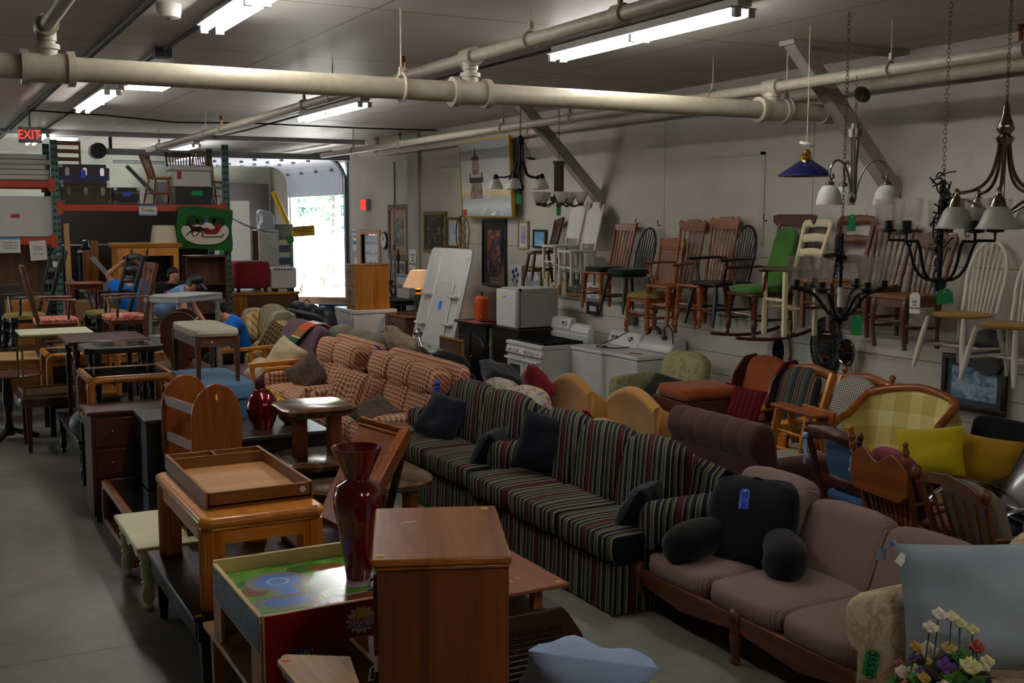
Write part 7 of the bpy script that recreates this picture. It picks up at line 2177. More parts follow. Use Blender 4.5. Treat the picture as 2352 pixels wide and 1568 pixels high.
for x0, x1, z, lab in ((1.95, 4.40, 2.645, 'wire deck below the trunks'), (-.75, 1.85, 2.99, 'wire deck below the stacked white boards'), (-.75, 1.85, 2.15, 'plank deck below the white panel')):
 m = MB()
 for i in range(int((x1 - x0) / .1)):
  m.bx(x0 + i * .1, x0 + i * .1 + .012, 17.96, 19.1, z, z + .008)
 for i in range(12):
  m.bx(x0, x1, 17.97 + i * .1, 17.98 + i * .1, z + .008, z + .014)
 solo('wire_deck', m, DECKW, lab, 'rack deck', group='rack decks')
for i in range(5):
 w = 1.15 - .05 * (i % 3)
 solo('white_board', MB().bx(-w / 2, w / 2, -.3, .3, 0, .07), WHITEP, ['lowest', 'second lowest', 'middle', 'second highest', 'topmost'][i] + ' long white shelf board in the stack on the left rack', 'board', (1.25 + .03 * (i % 2), 18.35, 3.005 + i * .076), rnd.uniform(-1, 1), 'stacked white boards', bevel=.006)
t = thing('white_wallboard', 'large plain white wallboard with a red sticker on the left rack', 'panel', (1.1, 18.1, 2.165))
MB().bx(-.76, .76, 0, .05, 0, .60).build('panel', mat('panel_white', '#cfcdc8', .4, var=.03), t, bevel=.006)
MB().bx(.18, .30, -.004, 0, .28, .33).build('red_sticker', mat('red_sticker', '#b3201c', .6), t)
def box(name, label, cat, x0, x1, y0, y1, z0, h, m, bevel=.01, **kw):
 return solo(name, MB().bx(-(x1 - x0) / 2, (x1 - x0) / 2, -(y1 - y0) / 2, (y1 - y0) / 2, 0, h), m, label, cat, ((x0 + x1) / 2, (y0 + y1) / 2, z0), bevel=bevel, **kw)
def trunk(label, x0, x1, y0, z0, h, m, rim, latches=True):
 t = thing('steamer_trunk', label, 'trunk', ((x0 + x1) / 2, y0 + .25, z0), group='trunks on the rack')
 w = (x1 - x0) / 2
 MB().bx(-w, w, -.25, .25, 0, h * .66).build('body', m, t, bevel=.006)
 MB().bx(-w, w, -.25, .25, h * .67, h).build('lid', m, t, bevel=.006)
 q = MB()
 for z in (.008, h * .64, h * .70, h - .008):
  q.bx(-w - .004, w + .004, -.254, .254, z - .008, z + .008)
 q.build('edge_trim', rim, t)
 if latches:
  for x in (-w * .7, 0, w * .7):
   MB().prism(rrect(.06, h * .42, .025, 3, x, h * .62), -.262, -.254, 'y').build('latch', CHROME, t)
 for x in (-w + .02, w - .02):
  for z in (.025, h - .025):
   MB().box((x, -.25, z), (.05, .02, .05)).build('corner_cap', CHROME, t)
TB = mat('trunk_blue', '#2b3152', .5, var=.2); TO = mat('trunk_olive', '#3d3c2a', .6, var=.25); TK = mat('trunk_black', '#0d0d11', .5)
trunk('olive steamer trunk on the rack under the blue trunk', 1.98, 2.68, 18.02, 2.66, .29, TO, mat('olive_trim', '#2a281c', .6))
trunk('blue steamer trunk with red edging on top of the olive trunk', 1.97, 2.68, 18.02, 2.955, .29, TB, mat('trunk_red', '#5e1c1c', .5))
trunk('small black trunk on the rack right of the olive trunk', 2.74, 3.12, 18.05, 2.66, .25, TK, mat('trunk_grey', '#5c564a', .5), False)
ptag('price_tag', 'blue tag hanging on the blue trunk', (2.30, 17.99, 3.10), (0, 0, 0), BTAG, .07, .13)
solo('blue_tag', MB().bx(-.06, .06, -.004, 0, -.03, .03), BTAG, 'blue tag stuck on the small black trunk', 'price tag', (2.93, 18.04, 2.80))
chair('rack_chair', 'light oak chair standing with its back seen at the left on the rack', (3.52, 18.35, 2.66), 60, sw=.38, sd=.38, sh=.42, bh=.78, f=ROAK, back='slat', n=4, legs='splay', group='chairs on the rack')
chair('rack_chair', 'dark pressed back chair behind the white cooler on the rack', (3.92, 18.78, 2.66), 0, sw=.40, sd=.38, sh=.40, bh=.86, f=MAHO, back='spindle', n=7, group='chairs on the rack')
chair('rack_chair', 'hoop back oak chair behind the white cooler on the rack', (4.34, 18.75, 2.66), 10, sw=.42, sd=.38, sh=.38, bh=.88, f=ROAK, back='hoop', n=8, legs='splay', group='chairs on the rack')
t = thing('ladder_chair_back', 'light oak ladder back chair lying on top of the blue trunk', 'chair', (2.10, 18.3, 3.25))
for x in (-.2, .2):
 MB().bx(x - .015, x + .015, -.015, .015, 0, .36).build('back_post', ROAK('z'), t)
for z in (.05, .17, .29):
 MB().bx(-.2, .2, -.01, .01, z, z + .06).build('slat', ROAK('x'), t, bevel=.003)
box('black_storage_box', 'black storage box with a green tag under the white cooler', 'box', 3.66, 4.22, 18.05, 18.5, 2.66, .27, TK)
solo('green_tag', MB().bx(-.09, .09, -.004, 0, -.04, .04), GTAG, 'green tag stuck on the black storage box', 'price tag', (4.0, 18.045, 2.83))
t = thing('white_cooler', 'white picnic cooler with a red tag on the black storage box', 'cooler', (3.93, 18.27, 2.93))
MB().bx(-.30, .30, -.22, .22, 0, .25).build('body', WHITEP, t, bevel=.02)
MB().bx(-.31, .31, -.23, .23, .255, .33).build('lid', WHITEP, t, bevel=.02)
MB().bx(-.23, -.17, -.235, -.22, .12, .24).build('red_tag', mat('red_sticker', '#b3201c', .6), t)
MB().bx(-.33, -.30, -.06, .06, .14, .17).build('handle', WHITEP, t)
paper('white Trunks sign with blue edges on the orange rack beam', (3.22, 17.962, 2.555), 0, .27, .15, 'Trunks', .075, (.062, -.062))
paper('first paper notice at far left on the lower orange beam, headed Large Items', (.94, 17.962, 1.98), 0, .22, .3, 'Large Items\n\nplease ask\nfor help', .04, rot=(0, 4, 0))
paper('middle paper notice with blue header on the lower orange beam', (1.24, 17.962, 2.04), 0, .28, .22, 'Do not sit\nor climb on\nfurniture', .045, (.10,))
paper('third paper notice on the lower orange beam beside the upright', (1.62, 17.962, 1.96), 0, .23, .29, 'Delivery\navailable\n\nAsk inside', .04, rot=(0, -3, 0))
paper('narrow paper notice tied to the teal upright', (1.86, 17.94, 1.80), 0, .11, .2, 'Pull', .04, rot=(0, -6, 0))

# horse and sleigh rug
t = thing('sleigh_rug', 'green shag rug with a horse and red sleigh hanging on the rack beam', 'rug', (4.07, 17.90, 2.27), rot=(0, 1.5, 0))
GR = blotch('shag_green', [(.3, '#1a5520'), (.7, '#2f8034')], 60, .95, 3, bump=1.0)
MB().grid(lambda u, v: ((u - .5) * .86 + .01 * math.sin(v * 9), -.02 * math.sin(u * 9), (v - .5) * .66 + .02 * math.sin(u * 5)), 18, 14, .025).build('shag', GR, t)
sc = MB().prism([(.37 * math.copysign(abs(math.cos(a)) ** .8, math.cos(a)), -.03 + (.17 if math.sin(a) > 0 else .22) * math.sin(a) * (1 - .25 * max(0, math.sin(a)) * abs(math.cos(a)))) for a in [2 * PI * i / 36 for i in range(36)]], -.045, -.022, 'y').build('snow', mat('rug_cream', '#ded6c4', .95, bump=.5), t)
m = MB()
for x, z, r in ((-.2, .13, .09), (-.08, .12, .07), (.2, .11, .1), (.1, .14, .06)):
 m.prism([(x + r * math.cos(a), z + r * .9 * math.sin(a)) for a in [2 * PI * i / 14 for i in range(14)]], -.055, -.04, 'y')
m.build('trees', mat('rug_dark_green', '#17401c', .95), t)
MB().prism([(-.08, .1), (.1, .1), (.1, .17), (-.08, .17)], -.05, -.046, 'y').build('sky', mat('rug_blue', '#3d5f92', .95), t)
HB = mat('rug_brown', '#2f1614', .95)
m = MB().prism([(-.325, .045), (-.315, .07), (-.285, .098), (-.272, .115), (-.262, .10), (-.225, .055), (-.19, .035), (-.12, .03), (-.075, .04), (-.05, .02), (-.02, -.02), (-.03, -.045), (-.05, -.01), (-.06, -.05), (-.10, -.045), (-.15, -.05), (-.2, -.045), (-.225, -.02), (-.255, .03), (-.28, .045), (-.31, .035)], -.056, -.046, 'y')
for pp in ([(-.21, -.03), (-.26, -.07), (-.31, -.115)], [(-.2, -.04), (-.215, -.09), (-.175, -.125)], [(-.075, -.03), (-.045, -.075), (-.06, -.125)], [(-.09, -.03), (-.12, -.08), (-.16, -.12)]):
 m.tube([(x, -.05, z) for x, z in pp], [.014, .009, .007], 5)
m.build('horse', HB, t)
MB().prism([(-.02, -.07), (-.05, -.02), (-.03, .015), (.03, .02), (.07, -.01), (.13, .0), (.18, .07), (.235, .085), (.24, .02), (.2, -.06), (.15, -.085), (.02, -.085)], -.056, -.046, 'y').build('sleigh', mat('rug_red', '#8a1822', .95), t)
MB().tube([(-.06, -.052, -.06), (-.03, -.052, -.13), (.26, -.052, -.12), (.28, -.052, -.08)], .008, 5).build('runner', HB, t)
ptag('price_tag', 'green tag hanging below the horse and sleigh rug', (4.32, 17.88, 1.86), (0, 4, 0), GTAG, .08, .13)

# furniture below and beside the rack
t = thing('oak_armoire', 'golden oak armoire with open top shelf and two doors below the rack', 'armoire', (3.06, 17.45, 0))
G = lambda a='x': wood('armoire_oak', '#9a6220', '#c98a3a', a, 7, .35, .3)
w = .44
MB().bx(-w, -w + .03, -.27, .27, .05, 2.0).bx(w - .03, w, -.27, .27, .05, 2.0).bx(-w, w, .24, .27, .05, 2.0).bx(-w, w, -.27, .27, .05, .12).bx(-w, w, -.26, .27, 1.38, 1.42).build('carcass', G('z'), t, bevel=.003)
MB().prism([(-.30, 2.0), (-.34, 2.07), (.29, 2.07), (.27, 2.0)], -w - .05, w + .05, 'x').build('cornice', G('x'), t, bevel=.012)
MB().bx(-w, -w + .08, -.29, -.27, .05, 2.0).bx(w - .08, w, -.29, -.27, .05, 2.0).bx(-w + .08, w - .08, -.29, -.27, 1.88, 2.0).bx(-w + .08, w - .08, -.29, -.27, 1.34, 1.42).build('face_frame', G('z'), t, bevel=.003)
for s in (-1, 1):
 d_ = MB().bx(min(s * .005, s * .355), max(s * .005, s * .355), -.30, -.275, .14, 1.33).build('door', G('z'), t, bevel=.008)
 MB().bx(min(s * .06, s * .30), max(s * .06, s * .30), -.306, -.30, .22, 1.24).build('door_panel', G('z'), d_, bevel=.012)
 MB().bx(s * .03 - .008, s * .03 + .008, -.315, -.30, .72, .80).build('handle', BLACKM, d_)
MB().bx(-w + .03, w - .03, .235, .24, 1.42, 2.0).build('dark_back', DARK('x'), t)
solo('drum_lamp_shade', MB().lathe([(.20, 0), (.16, .26), (.155, .26), (.195, 0)], 28, close=True), mat('shade_cream', '#c2b79c', .8, bump=.1), 'cream drum lamp shade standing on the oak armoire', 'lamp shade', (3.34, 17.42, 2.07))
def bookcase(label, x0, x1, y, h, m, zs):
 t = thing('bookcase', label, 'bookcase', ((x0 + x1) / 2, y, 0))
 w = (x1 - x0) / 2
 MB().bx(-w, -w + .025, -.16, .16, 0, h).bx(w - .025, w, -.16, .16, 0, h).bx(-w, w, .14, .16, 0, h).bx(-w, w, -.16, .16, h - .03, h).build('carcass', m('z'), t, bevel=.003)
 for z in zs:
  MB().bx(-w + .025, w - .025, -.155, .14, z, z + .025).build('shelf', m('x'), t)
bookcase('dark brown open bookcase under the horse and sleigh rug', 3.68, 4.32, 17.72, 1.86, BROWN, (.08, .5, .95, 1.40))
t = thing('teal_tank', 'dark teal gas cylinder standing behind the lumber under the rack', 'cylinder', (2.38, 18.7, 0))
MB().lathe([(.13, 0), (.13, 1.85), (.08, 1.98), (.05, 2.0), (.05, 2.08), (.02, 2.1)], 16).build('body', mat('tank_teal', '#17333a', .4, .2), t)
MB().bx(-.14, .14, -.14, -.10, 1.9, 1.94).build('collar', WHITEP, t)
for i, (x, y, h, c) in enumerate([(2.02, 17.88, 2.35, '#a8814f'), (2.06, 17.92, 2.36, '#b89263')]):
 solo('timber_stud', MB().bar((0, 0, 0), (-.02, .06, h), .04, .09), wood('stud_' + str(i), c, '#caa876', 'z', 6, .7, 0), ['left of two timber studs leaning by the teal upright', 'right of two timber studs leaning by the teal upright'][i], 'lumber', (x, y, 0), group='leaning timber studs')
for i, (x, z0, h) in enumerate([(2.28, 0, 1.95), (2.40, 0, 2.10)]):
 solo('orange_plank', MB().bx(-.06, .06, -.01, .01, 0, h), wood('plank_orange', '#7a4317', '#a8652b', 'z'), ['shorter orange brown plank leaning under the rack', 'taller orange brown plank leaning under the rack'][i], 'lumber', (x, 18.3, z0), 12, 'leaning planks', rot=(-4, 3, 10))
t = thing('grey_table_frame', 'grey metal table frame lying tipped up under the rack', 'table frame', (2.30, 17.3, 1.25))
GM = mat('light_grey_metal', '#7b7d80', .4, .3)
MB().bar((-.02, 0, .62), (.42, 0, .08), .07, .07).build('rail', GM, t, bevel=.006)
MB().bar((.02, .05, .02), (.28, .05, .30), .09, .09).build('beam', GM, t, bevel=.006)
MB().bar((-.34, 0, .30), (.02, 0, -.05), .06, .06).build('rail', GM, t, bevel=.006)
MB().bar((.02, .1, -.06), (.42, .1, .06), .05, .10).build('cross_bar', WHITEP, t, bevel=.006)
CARD = mat('cardboard', '#8a6742', .8, var=.1)
box('cardboard_box', 'wide open cardboard box under the tipped grey table frame', 'box', 1.95, 2.72, 16.95, 17.5, .62, .62, CARD, .006)
box('cardboard_box', 'low cardboard box under the wide open cardboard box', 'box', 1.95, 2.75, 16.95, 17.5, 0, .62, CARD, .006)
box('dark_wardrobe', 'dark brown wardrobe panel behind the paper notices', 'wardrobe', .72, 1.72, 18.25, 18.8, 0, 2.08, BROWN('z'))
box('olive_cabinet', 'dark olive cabinet at the left edge under the rack', 'cabinet', .2, 1.3, 17.1, 17.6, 0, 1.50, mat('dark_olive_paint', '#2a2a20', .6))
box('pine_dresser', 'orange pine chest behind the left black armchair', 'chest', 1.06, 1.58, 16.4, 16.9, 0, 1.32, wood('orange_pine', '#8a5020', '#b0722f', 'x'))
box('black_printer', 'black printer box beside the yellow caution box', 'printer', 2.02, 2.52, 16.3, 16.7, .80, .2, mat('printer_black', '#15161a', .35))
t = thing('yellow_caution_box', 'yellow box with black lettering behind the floral armchairs', 'box', (1.80, 16.4, .82))
MB().bx(-.17, .17, -.1, .1, 0, .18).build('carton', mat('caution_yellow', '#d6a912', .5), t, bevel=.004)
text('lettering', 'FRAGILE', .07, mat('ink', '#101522', .6), t, (0, -.103, .1), (90, 0, 0))
box('dark_sideboard', 'long dark sideboard carrying the printer and yellow box', 'sideboard', 1.45, 2.6, 16.2, 16.75, 0, .80, DARK('x'))
t = table('turned_plant_stand', 'small red brown plant stand with square top left of the grey table frame', (2.0, 16.0, .0), .46, .40, 1.58, CHER('x'), MAHO('z'), turn_leg(1.2), apron=.06)
# floral armchairs facing each other, black rockers
FLOR = blotch('coral_floral', [(.35, '#8f3a38'), (.5, '#a84c46'), (.6, '#c9a888'), (.7, '#9a4340')], 18, .85, 3, dist=1.2)
def floral_chair(label, loc, rz):
 t = chair('floral_armchair', label, loc, rz, sw=.54, sd=.50, sh=.44, bh=1.08, f=BROWN, seat='pad', seatm=FLOR, back='slat', n=3, legs='square', arms=1, lean=.14, k=1.7, group='floral armchairs')
 return t
floral_chair('carved armchair with coral floral seat facing right, at the left edge', (1.46, 14.45, .80), 88)
floral_chair('carved armchair with coral floral seat facing left, before the man in blue', (2.28, 14.55, .80), -88)
for i, (x, rz, lab) in enumerate([(1.22, -82, 'black carved armchair with finials at the left edge'), (2.22, -78, 'black carved armchair with finials before the man in bright blue')]):
 t = chair('black_armchair', lab, (x, 15.5, .78), rz, sw=.54, sd=.48, sh=.44, bh=1.16, f=BLKW, seat='pad', seatm=RUSH, back='ladder', n=4, legs='turned', arms=1, lean=.2, k=1.7, group='black carved armchairs')
 for s in (-1, 1):
  MB().turned((s * .27, .44, 1.14), (s * .275, .46, 1.26), [(0, .02), (.3, .012), (.6, .022), (1, .004)], 10).build('finial', BLKW('z'), t)
# grey resin shelf table
t = thing('grey_shelf_table', 'grey plastic two tier shelf table before the bending man', 'table', (2.98, 14.40, 0), 38)
RES = mat('resin_grey', '#8f9190', .5, var=.05)
for z in (.95, 1.45):
 m = MB().bx(-.42, .42, -.28, .28, z, z + .035)
 m.bx(-.42, .42, -.28, -.265, z - .05, z).bx(-.42, .42, .265, .28, z - .05, z).bx(-.42, -.405, -.28, .28, z - .05, z).bx(.405, .42, -.28, .28, z - .05, z)
 m.build('tier', RES, t, bevel=.008)
for x in (-.37, .37):
 for y in (-.23, .23):
  MB().tube([(x, y, 0), (x, y, 1.45)], .03, 12).build('leg', RES, t)

# ottoman, radiator, desk, shelves beside the opening
t = thing('oak_desk', 'oak desk with brown back panel carrying the red ottoman', 'desk', (5.12, 18.7, 0))
MB().bx(-.58, .62, -.35, .35, 1.16, 1.20).build('top', OAK('x'), t, bevel=.006)
MB().bx(-.56, -.28, -.33, .33, 0, 1.16).build('pedestal', OAK('z'), t, bevel=.004)
MB().bx(-.28, .60, -.33, -.30, .1, 1.16).bx(.56, .60, -.33, .33, 0, 1.16).build('back_panel', BROWN('x'), t, bevel=.004)
t = thing('red_ottoman', 'red cube ottoman with black feet on the oak desk', 'ottoman', (4.97, 18.75, 1.20))
MB().pad((0, 0, .29), (.62, .58, .46), .22, 8).build('cushion', fabric('crimson_cloth', '#832326', .08), t, ang=60)
leg4(t, .5, .46, 0, .08, sq_leg(.05), BLACKM, .02)
t = thing('white_radiator', 'white portable radiator heater beside the red ottoman', 'heater', (5.50, 18.55, 1.20))
MB().prism(rrect(.44, .36, .05, 4, 0, .23), -.09, .09, 'y').build('body', WHITEP, t, bevel=.015)
m = MB()
for i in range(6):
 m.bx(-.16 + .055 * i, -.13 + .055 * i, -.093, -.088, .36, .385)
m.build('vent', BLACKM, t)
for s in (-1, 1):
 MB().bx(s * .14 - .03, s * .14 + .03, -.1, .1, 0, .05).build('foot', BLACKM, t)
t = thing('white_cupboard', 'tall white cupboard with a brown shelved side beside the loading opening', 'cupboard', (5.93, 21.0, 0))
MB().bx(-.2, .18, -.2, .22, 0, 2.22).build('body', mat('cupboard_white', '#c9c9c6', .4), t, bevel=.004)
MB().bx(-.46, -.2, -.16, .22, 0, 2.2).build('shelf_unit', BROWN('z'), t)
t = thing('whiteboard_panel', 'narrow white board standing edge on beside the white cupboard', 'board', (5.30, 20.4, 0), 20)
MB().bx(-.02, .02, -.3, .3, 0, 2.75).build('board', WHITEP, t, bevel=.004)
t = thing('blue_locker', 'pale blue metal locker hung with brushes, by the loading opening', 'locker', (6.28, 21.2, 0))
MB().bx(-.18, .18, -.18, .18, 0, 2.32).build('body', mat('locker_blue', '#5a7086', .4, .2, .15), t, bevel=.006)
for i in range(4):
 MB().bx(-.15, .12, -.186, -.18, 1.2 + .24 * i, 1.3 + .24 * i).build('notice', WTAG, t)
MB().tube([(.12, -.2, 1.5), (.12, -.21, 1.98)], .012, 6).ball((.12, -.21, 2.02), (.07, .03, .09), 10, 8).build('green_brush', mat('brush_green', '#17824a', .5), t)
t = thing('white_jug', 'white plastic jug with a handle on top of the white cupboard', 'jug', (5.90, 20.95, 2.22))
MB().prism([(-.14, 0), (.14, 0), (.15, .05), (.15, .26), (.08, .34), (-.02, .36), (-.1, .38), (-.15, .34), (-.15, .3), (-.09, .26), (-.09, .14), (-.14, .1)], -.09, .09, 'y').build('bottle', mat('jug_white', '#b9bfcb', .35), t, bevel=.02)
MB().tube([(-.13, 0, .34), (-.15, 0, .2), (-.13, 0, .08)], .02, 8).build('handle', mat('jug_white', '#b9bfcb', .35), t)
solo('yellow_tube', MB().tube([(0, 0, 0), (-.28, 0, .62)], .05, 12), mat('yellow_plastic', '#c9a516', .4), 'yellow plastic tube leaning behind the white jug', 'tube', (6.45, 21.3, 2.32))
t = thing('authorized_sign', 'yellow authorized personnel only sign hanging on a chain before the opening', 'sign', (6.53, 20.6, 2.19), rot=(0, -4, -30))
MB().bx(-.22, .22, -.006, 0, -.095, .095).build('plate', mat('sign_yellow', '#d6a40c', .45), t, bevel=.003)
text('lettering', 'AUTHORIZED\nPERSONNEL\nONLY', .062, mat('ink', '#101522', .6), t, (0, -.009, 0), (90, 0, 0))
m = MB()
pts = bez((4.50, 18.0, 2.45), (5.3, 19.0, 2.12), (6.0, 19.9, 2.12), (6.53, 20.58, 2.29), 14)
for a, b in zip(pts[:-1], pts[1:]):
 chain(m, a, b, .06, .018, .004)
solo('barrier_chain', m, DSTEEL, 'slack barrier chain running from the rack to the yellow sign', 'chain')
t = thing('steel_bracing', 'black steel column with crossed bracing at the back wall', 'bracing', (5.9, 26.3, 0))
MB().bx(-.1, .1, -.1, .1, 0, 3.9).build('column', BLACKM, t)
MB().bar((-1.6, .1, 3.6), (.0, .1, 1.9), .06, .08).bar((-1.6, .1, 1.9), (.0, .1, 3.5), .06, .08).build('brace', BLACKM, t)
box('dark_partition', 'dark grey partition wall behind the rack, left of the loading opening', 'partition', 5.0, 7.6, 26.6, 26.9, 0, 3.25, mat('partition_grey', '#3a393b', .7))
struct('wall_backdrop', MB().bx(-7.9, 4.9, 21.6, 21.7, 0, 2.62), mat('dim_space_backdrop', '#1d1a18', .8))  # added backdrop, painted near black for the dim space behind the rack
box('brown_crates', 'row of dark stacked furniture filling the space under the rack', 'furniture', 2.0, 4.5, 19.3, 19.9, 0, 2.0, DARK('x'))

# upholstered pieces between the red checked sofas and the opening
PUR = fabric('purple_cloth', '#553846', .1)
t = thing('purple_futon', 'purple futon with slatted oak arms beyond the red checked loveseat', 'futon', (4.0, 13.92, 0), -90)
MB().pad((0, -.15, .44), (1.46, .86, .18), .3, 9, crown=.15).build('seat_mattress', PUR, t, ang=60)
MB().at((0, .34, .78), (-24, 0, 0)).pad((0, 0, 0), (1.46, .20, .66), .3, 9, crown=.1).build('back_mattress', PUR, t, ang=60)
for s in (-1, 1):
 MB().bar((s * .78, -.55, .68), (s * .78, .40, .72), .07, .05).bar((s * .78, -.5, .25), (s * .78, .4, .25), .04, .06).build('arm_rail', HONEY('y'), t, bevel=.006)
 for y in (-.5, -.3, -.1, .1, .3):
  MB().bx(s * .78 - .02, s * .78 + .02, y - .025, y + .025, .0 if y in (-.5,) else .25, .68).build('slat', HONEY('z'), t, bevel=.004)
 MB().bx(s * .78 - .025, s * .78 + .025, .36, .42, 0, .70).build('arm_post', HONEY('z'), t)
MB().bx(-.76, .76, -.5, .4, .22, .34).build('frame', HONEY('x'), t)
k = NT('serape')
o_ = k.xyz()
k.color(k.ramp(k.math('FRACT', k.math('MULTIPLY', k.math('ADD', o_[2], 10), 1.45)), [(0, '#b84a1c'), (.12, '#c9c2b0'), (.15, '#b8431a'), (.3, '#2b1512'), (.34, '#d2c49a'), (.4, '#3f7d3c'), (.5, '#cfc7b4'), (.53, '#b03a5a'), (.62, '#1c1a20'), (.66, '#0f4a2e'), (.84, '#c9b892'), (.87, '#8a5a2c'), (1, '#b84a1c')], 'CONSTANT'))
k.p(Roughness=.9)
t = thing('serape_blanket', 'striped woven blanket with fringe draped over the purple futon', 'blanket', (4.0, 13.92, 0), -90)
def ser(u, v):
 if v < .2:
  q = v / .2
  z = 1.06 + .055 * math.sin(q * PI)
  y = .56 - .22 * q
 else:
  q = (v - .2) / .8
  z = 1.06 - .50 * q
  y = .34 - .02 - (1.06 - z) * .445 - .025 * math.sin(q * PI)
 return ((u - .5) * .36 + .42 - .62 * v, y, z + .008 * math.sin(u * 22))
MB().grid(ser, 12, 20, .015).build('cloth', k.m, t)
m = MB()
for i in range(14):
 p = Vector(ser(i / 13, 1.0))
 m.tube([p, p + Vector((rnd.uniform(-.02, .02), -.02, -.05)), p + Vector((rnd.uniform(-.03, .03), -.03, -.11))], .005, 4)
m.build('fringe', mat('fringe_cream', '#b3a488', .9), t)
CRF = fabric('cream_fleece', '#b3a084', .08, 10)
throw('cream_pillow', 'large cream fleece pillow on the purple futon', (3.98, 13.36, .72), (-30, 20, -70), .52, .44, .2, CRF, seed=31)
throw('cream_pillow', 'small cream pillow at the front of the purple futon', (3.66, 13.42, .60), (-50, 0, -80), .38, .34, .16, CRF, seed=33)
TPL = checks('tan_plaid', '#9a8450', '#6a3a2c', '#b09a64', .11, 'x', 'yz', duty=.28)
BPL = checks('brown_plaid', '#4a3a22', '#2a2018', '#77643a', .07, 'x', 'yz', duty=.5)
def armchair(name, label, loc, rz, w, d, fm, bh=.95, aw=.16, cat='armchair', wing=False, n=1, legm=None):
 t = thing(name, label, cat, loc, rz)
 MB().bx(-w / 2 + .03, w / 2 - .03, -d / 2 + .05, d / 2 - .05, .07, .32).build('base', fm, t, bevel=.02)
 iw = (w - 2 * aw) / n
 for i in range(n):
  x = -w / 2 + aw + iw * (i + .5)
  MB().pad((x, -.08, .40), (iw, d * .8, .17), .3, 8, crown=.2).build('seat_cushion', fm, t, ang=60)
  MB().at((x, d * .30, (.46 + bh) / 2 + .02), (-14, 0, 0)).pad((0, 0, 0), (iw, .2, bh - .42), .4, 8, crown=.15).build('back_cushion', fm, t, ang=60)
 MB().at((0, d * .42, bh * .52), (-8, 0, 0)).pad((0, 0, 0), (w - .06, .14, bh * .9), .25, 8).build('back', fm, t, ang=60)
 for s in (-1, 1):
  MB().pad((s * (w / 2 - aw / 2), -.04, .36), (aw, d * .86, .56), .35, 8).build('arm', fm, t, ang=60)
  if wing:
   MB().pad((s * (w / 2 - .07), d * .22, bh * .76), (.13, .4, bh * .5), .5, 8).build('wing', fm, t, ang=60)
 leg4(t, w - .1, d - .1, 0, .08, sq_leg(.05), legm or DARK('z'), .05)
 return t
armchair('plaid_armchair', 'tan and burgundy plaid armchair right of the crouching man in blue', (4.28, 15.42, 0), -86, 1.0, .9, TPL, .92)
throw('plaid_pillow', 'round cornered tan plaid cushion on the plaid armchair', (4.02, 15.36, .88), (-22, -24, -70), .62, .46, .26, TPL, seed=41)
throw('brown_plaid_pillow', 'dark brown plaid cushion between plaid armchair and purple futon', (4.28, 14.86, .76), (-26, 18, -74), .56, .5, .14, BPL, seed=42)
ptag('price_tag', 'green tag hanging on the tan plaid cushion', (3.84, 15.08, .90), (0, 0, -50), GTAG, .10, .18)
armchair('striped_wing_chair', 'sage and cream striped wing chair behind the plaid armchair', (4.50, 16.55, 0), -70, .84, .82, stripes('sage_stripe', [(0, '#8f8a6c'), (.55, '#b9b296')], .05, 'x'), 1.06, .14, wing=True)
ptag('price_tag', 'green tag hanging on the striped wing chair', (4.06, 16.35, .88), (0, 0, -50), GTAG, .09, .16)
armchair('grey_striped_sofa', 'grey striped sofa partly hidden behind the black leather sofa', (5.0, 17.2, 0), 170, 1.3, .85, stripes('grey_rose_stripe', [(0, '#57545c'), (.5, '#6e5a5c'), (.8, '#7d7a80')], .12, 'x'), .84, .16, 'sofa', n=2)
LEA = mat('black_navy_leather', '#14161f', .5, var=.2)
armchair('black_leather_sofa', 'black leather sofa with its back turned near the loading opening', (5.66, 16.5, 0), 92, 2.1, .92, LEA, 1.06, .2, 'sofa', n=3)
solo('orange_strap', MB().tube(bez((0, 0, 0), (.1, .1, .12), (.2, .3, .1), (.3, .5, .02), 8), .012, 6), mat('strap_orange', '#a84a22', .6), 'orange strap lying on top of the black leather sofa back', 'strap', (5.3, 16.9, 1.06))
SGR = fabric('sage_grey', '#5e5a4a', .14, 5)
t = thing('sage_recliner_sofa', 'sage grey puffy sofa behind the red checked loveseat, back turned', 'sofa', (5.22, 13.2, 0), 90)
MB().bx(-.95, .95, -.4, .42, .06, .36).build('base', SGR, t, bevel=.03)
for i in range(3):
 x = -.62 + .62 * i
 MB().pad((x, -.1, .44), (.6, .7, .2), .35, 8).build('seat_cushion', SGR, t, ang=60)
 MB().at((x, .30, .74), (-10, 0, 0)).pad((0, 0, 0), (.64, .30, .62), .55, 9).build('back_cushion', SGR, t, ang=60)
for s in (-1, 1):
 MB().pad((s * .92, -.06, .40), (.2, .84, .56), .4, 8).build('arm', SGR, t, ang=60)
PFL = blotch('pink_floral', [(.35, '#a08a70'), (.55, '#b09a80'), (.65, '#8a5a50'), (.75, '#a99478')], 14, .9, 3)
throw('floral_pillow', 'pink and tan floral pillow on top of the sage sofa back', (4.98, 11.98, .93), (-50, 30, 60), .66, .5, .24, PFL, seed=51)
CHA = fabric('charcoal_corduroy', '#26262a', .15, 6)
armchair('charcoal_sofa', 'charcoal corduroy sofa standing between the checked sofas and the stove', (5.28, 10.95, 0), 90, 1.9, .88, CHA, .80, .2, 'sofa', n=2)
for i, (x, y, z, r1) in enumerate([(5.3, 11.4, .80, 12), (5.5, 10.5, .74, -10), (5.2, 12.25, .80, 16)]):
 throw('charcoal_pillow', ['charcoal corduroy pillow in the middle of the charcoal sofa', 'charcoal corduroy pillow nearest the stove on the charcoal sofa', 'charcoal corduroy pillow at the far end of the charcoal sofa'][i], (x, y, z), (-68, r1, 70), .66, .46, .22, CHA, 'charcoal pillows', 60 + i)
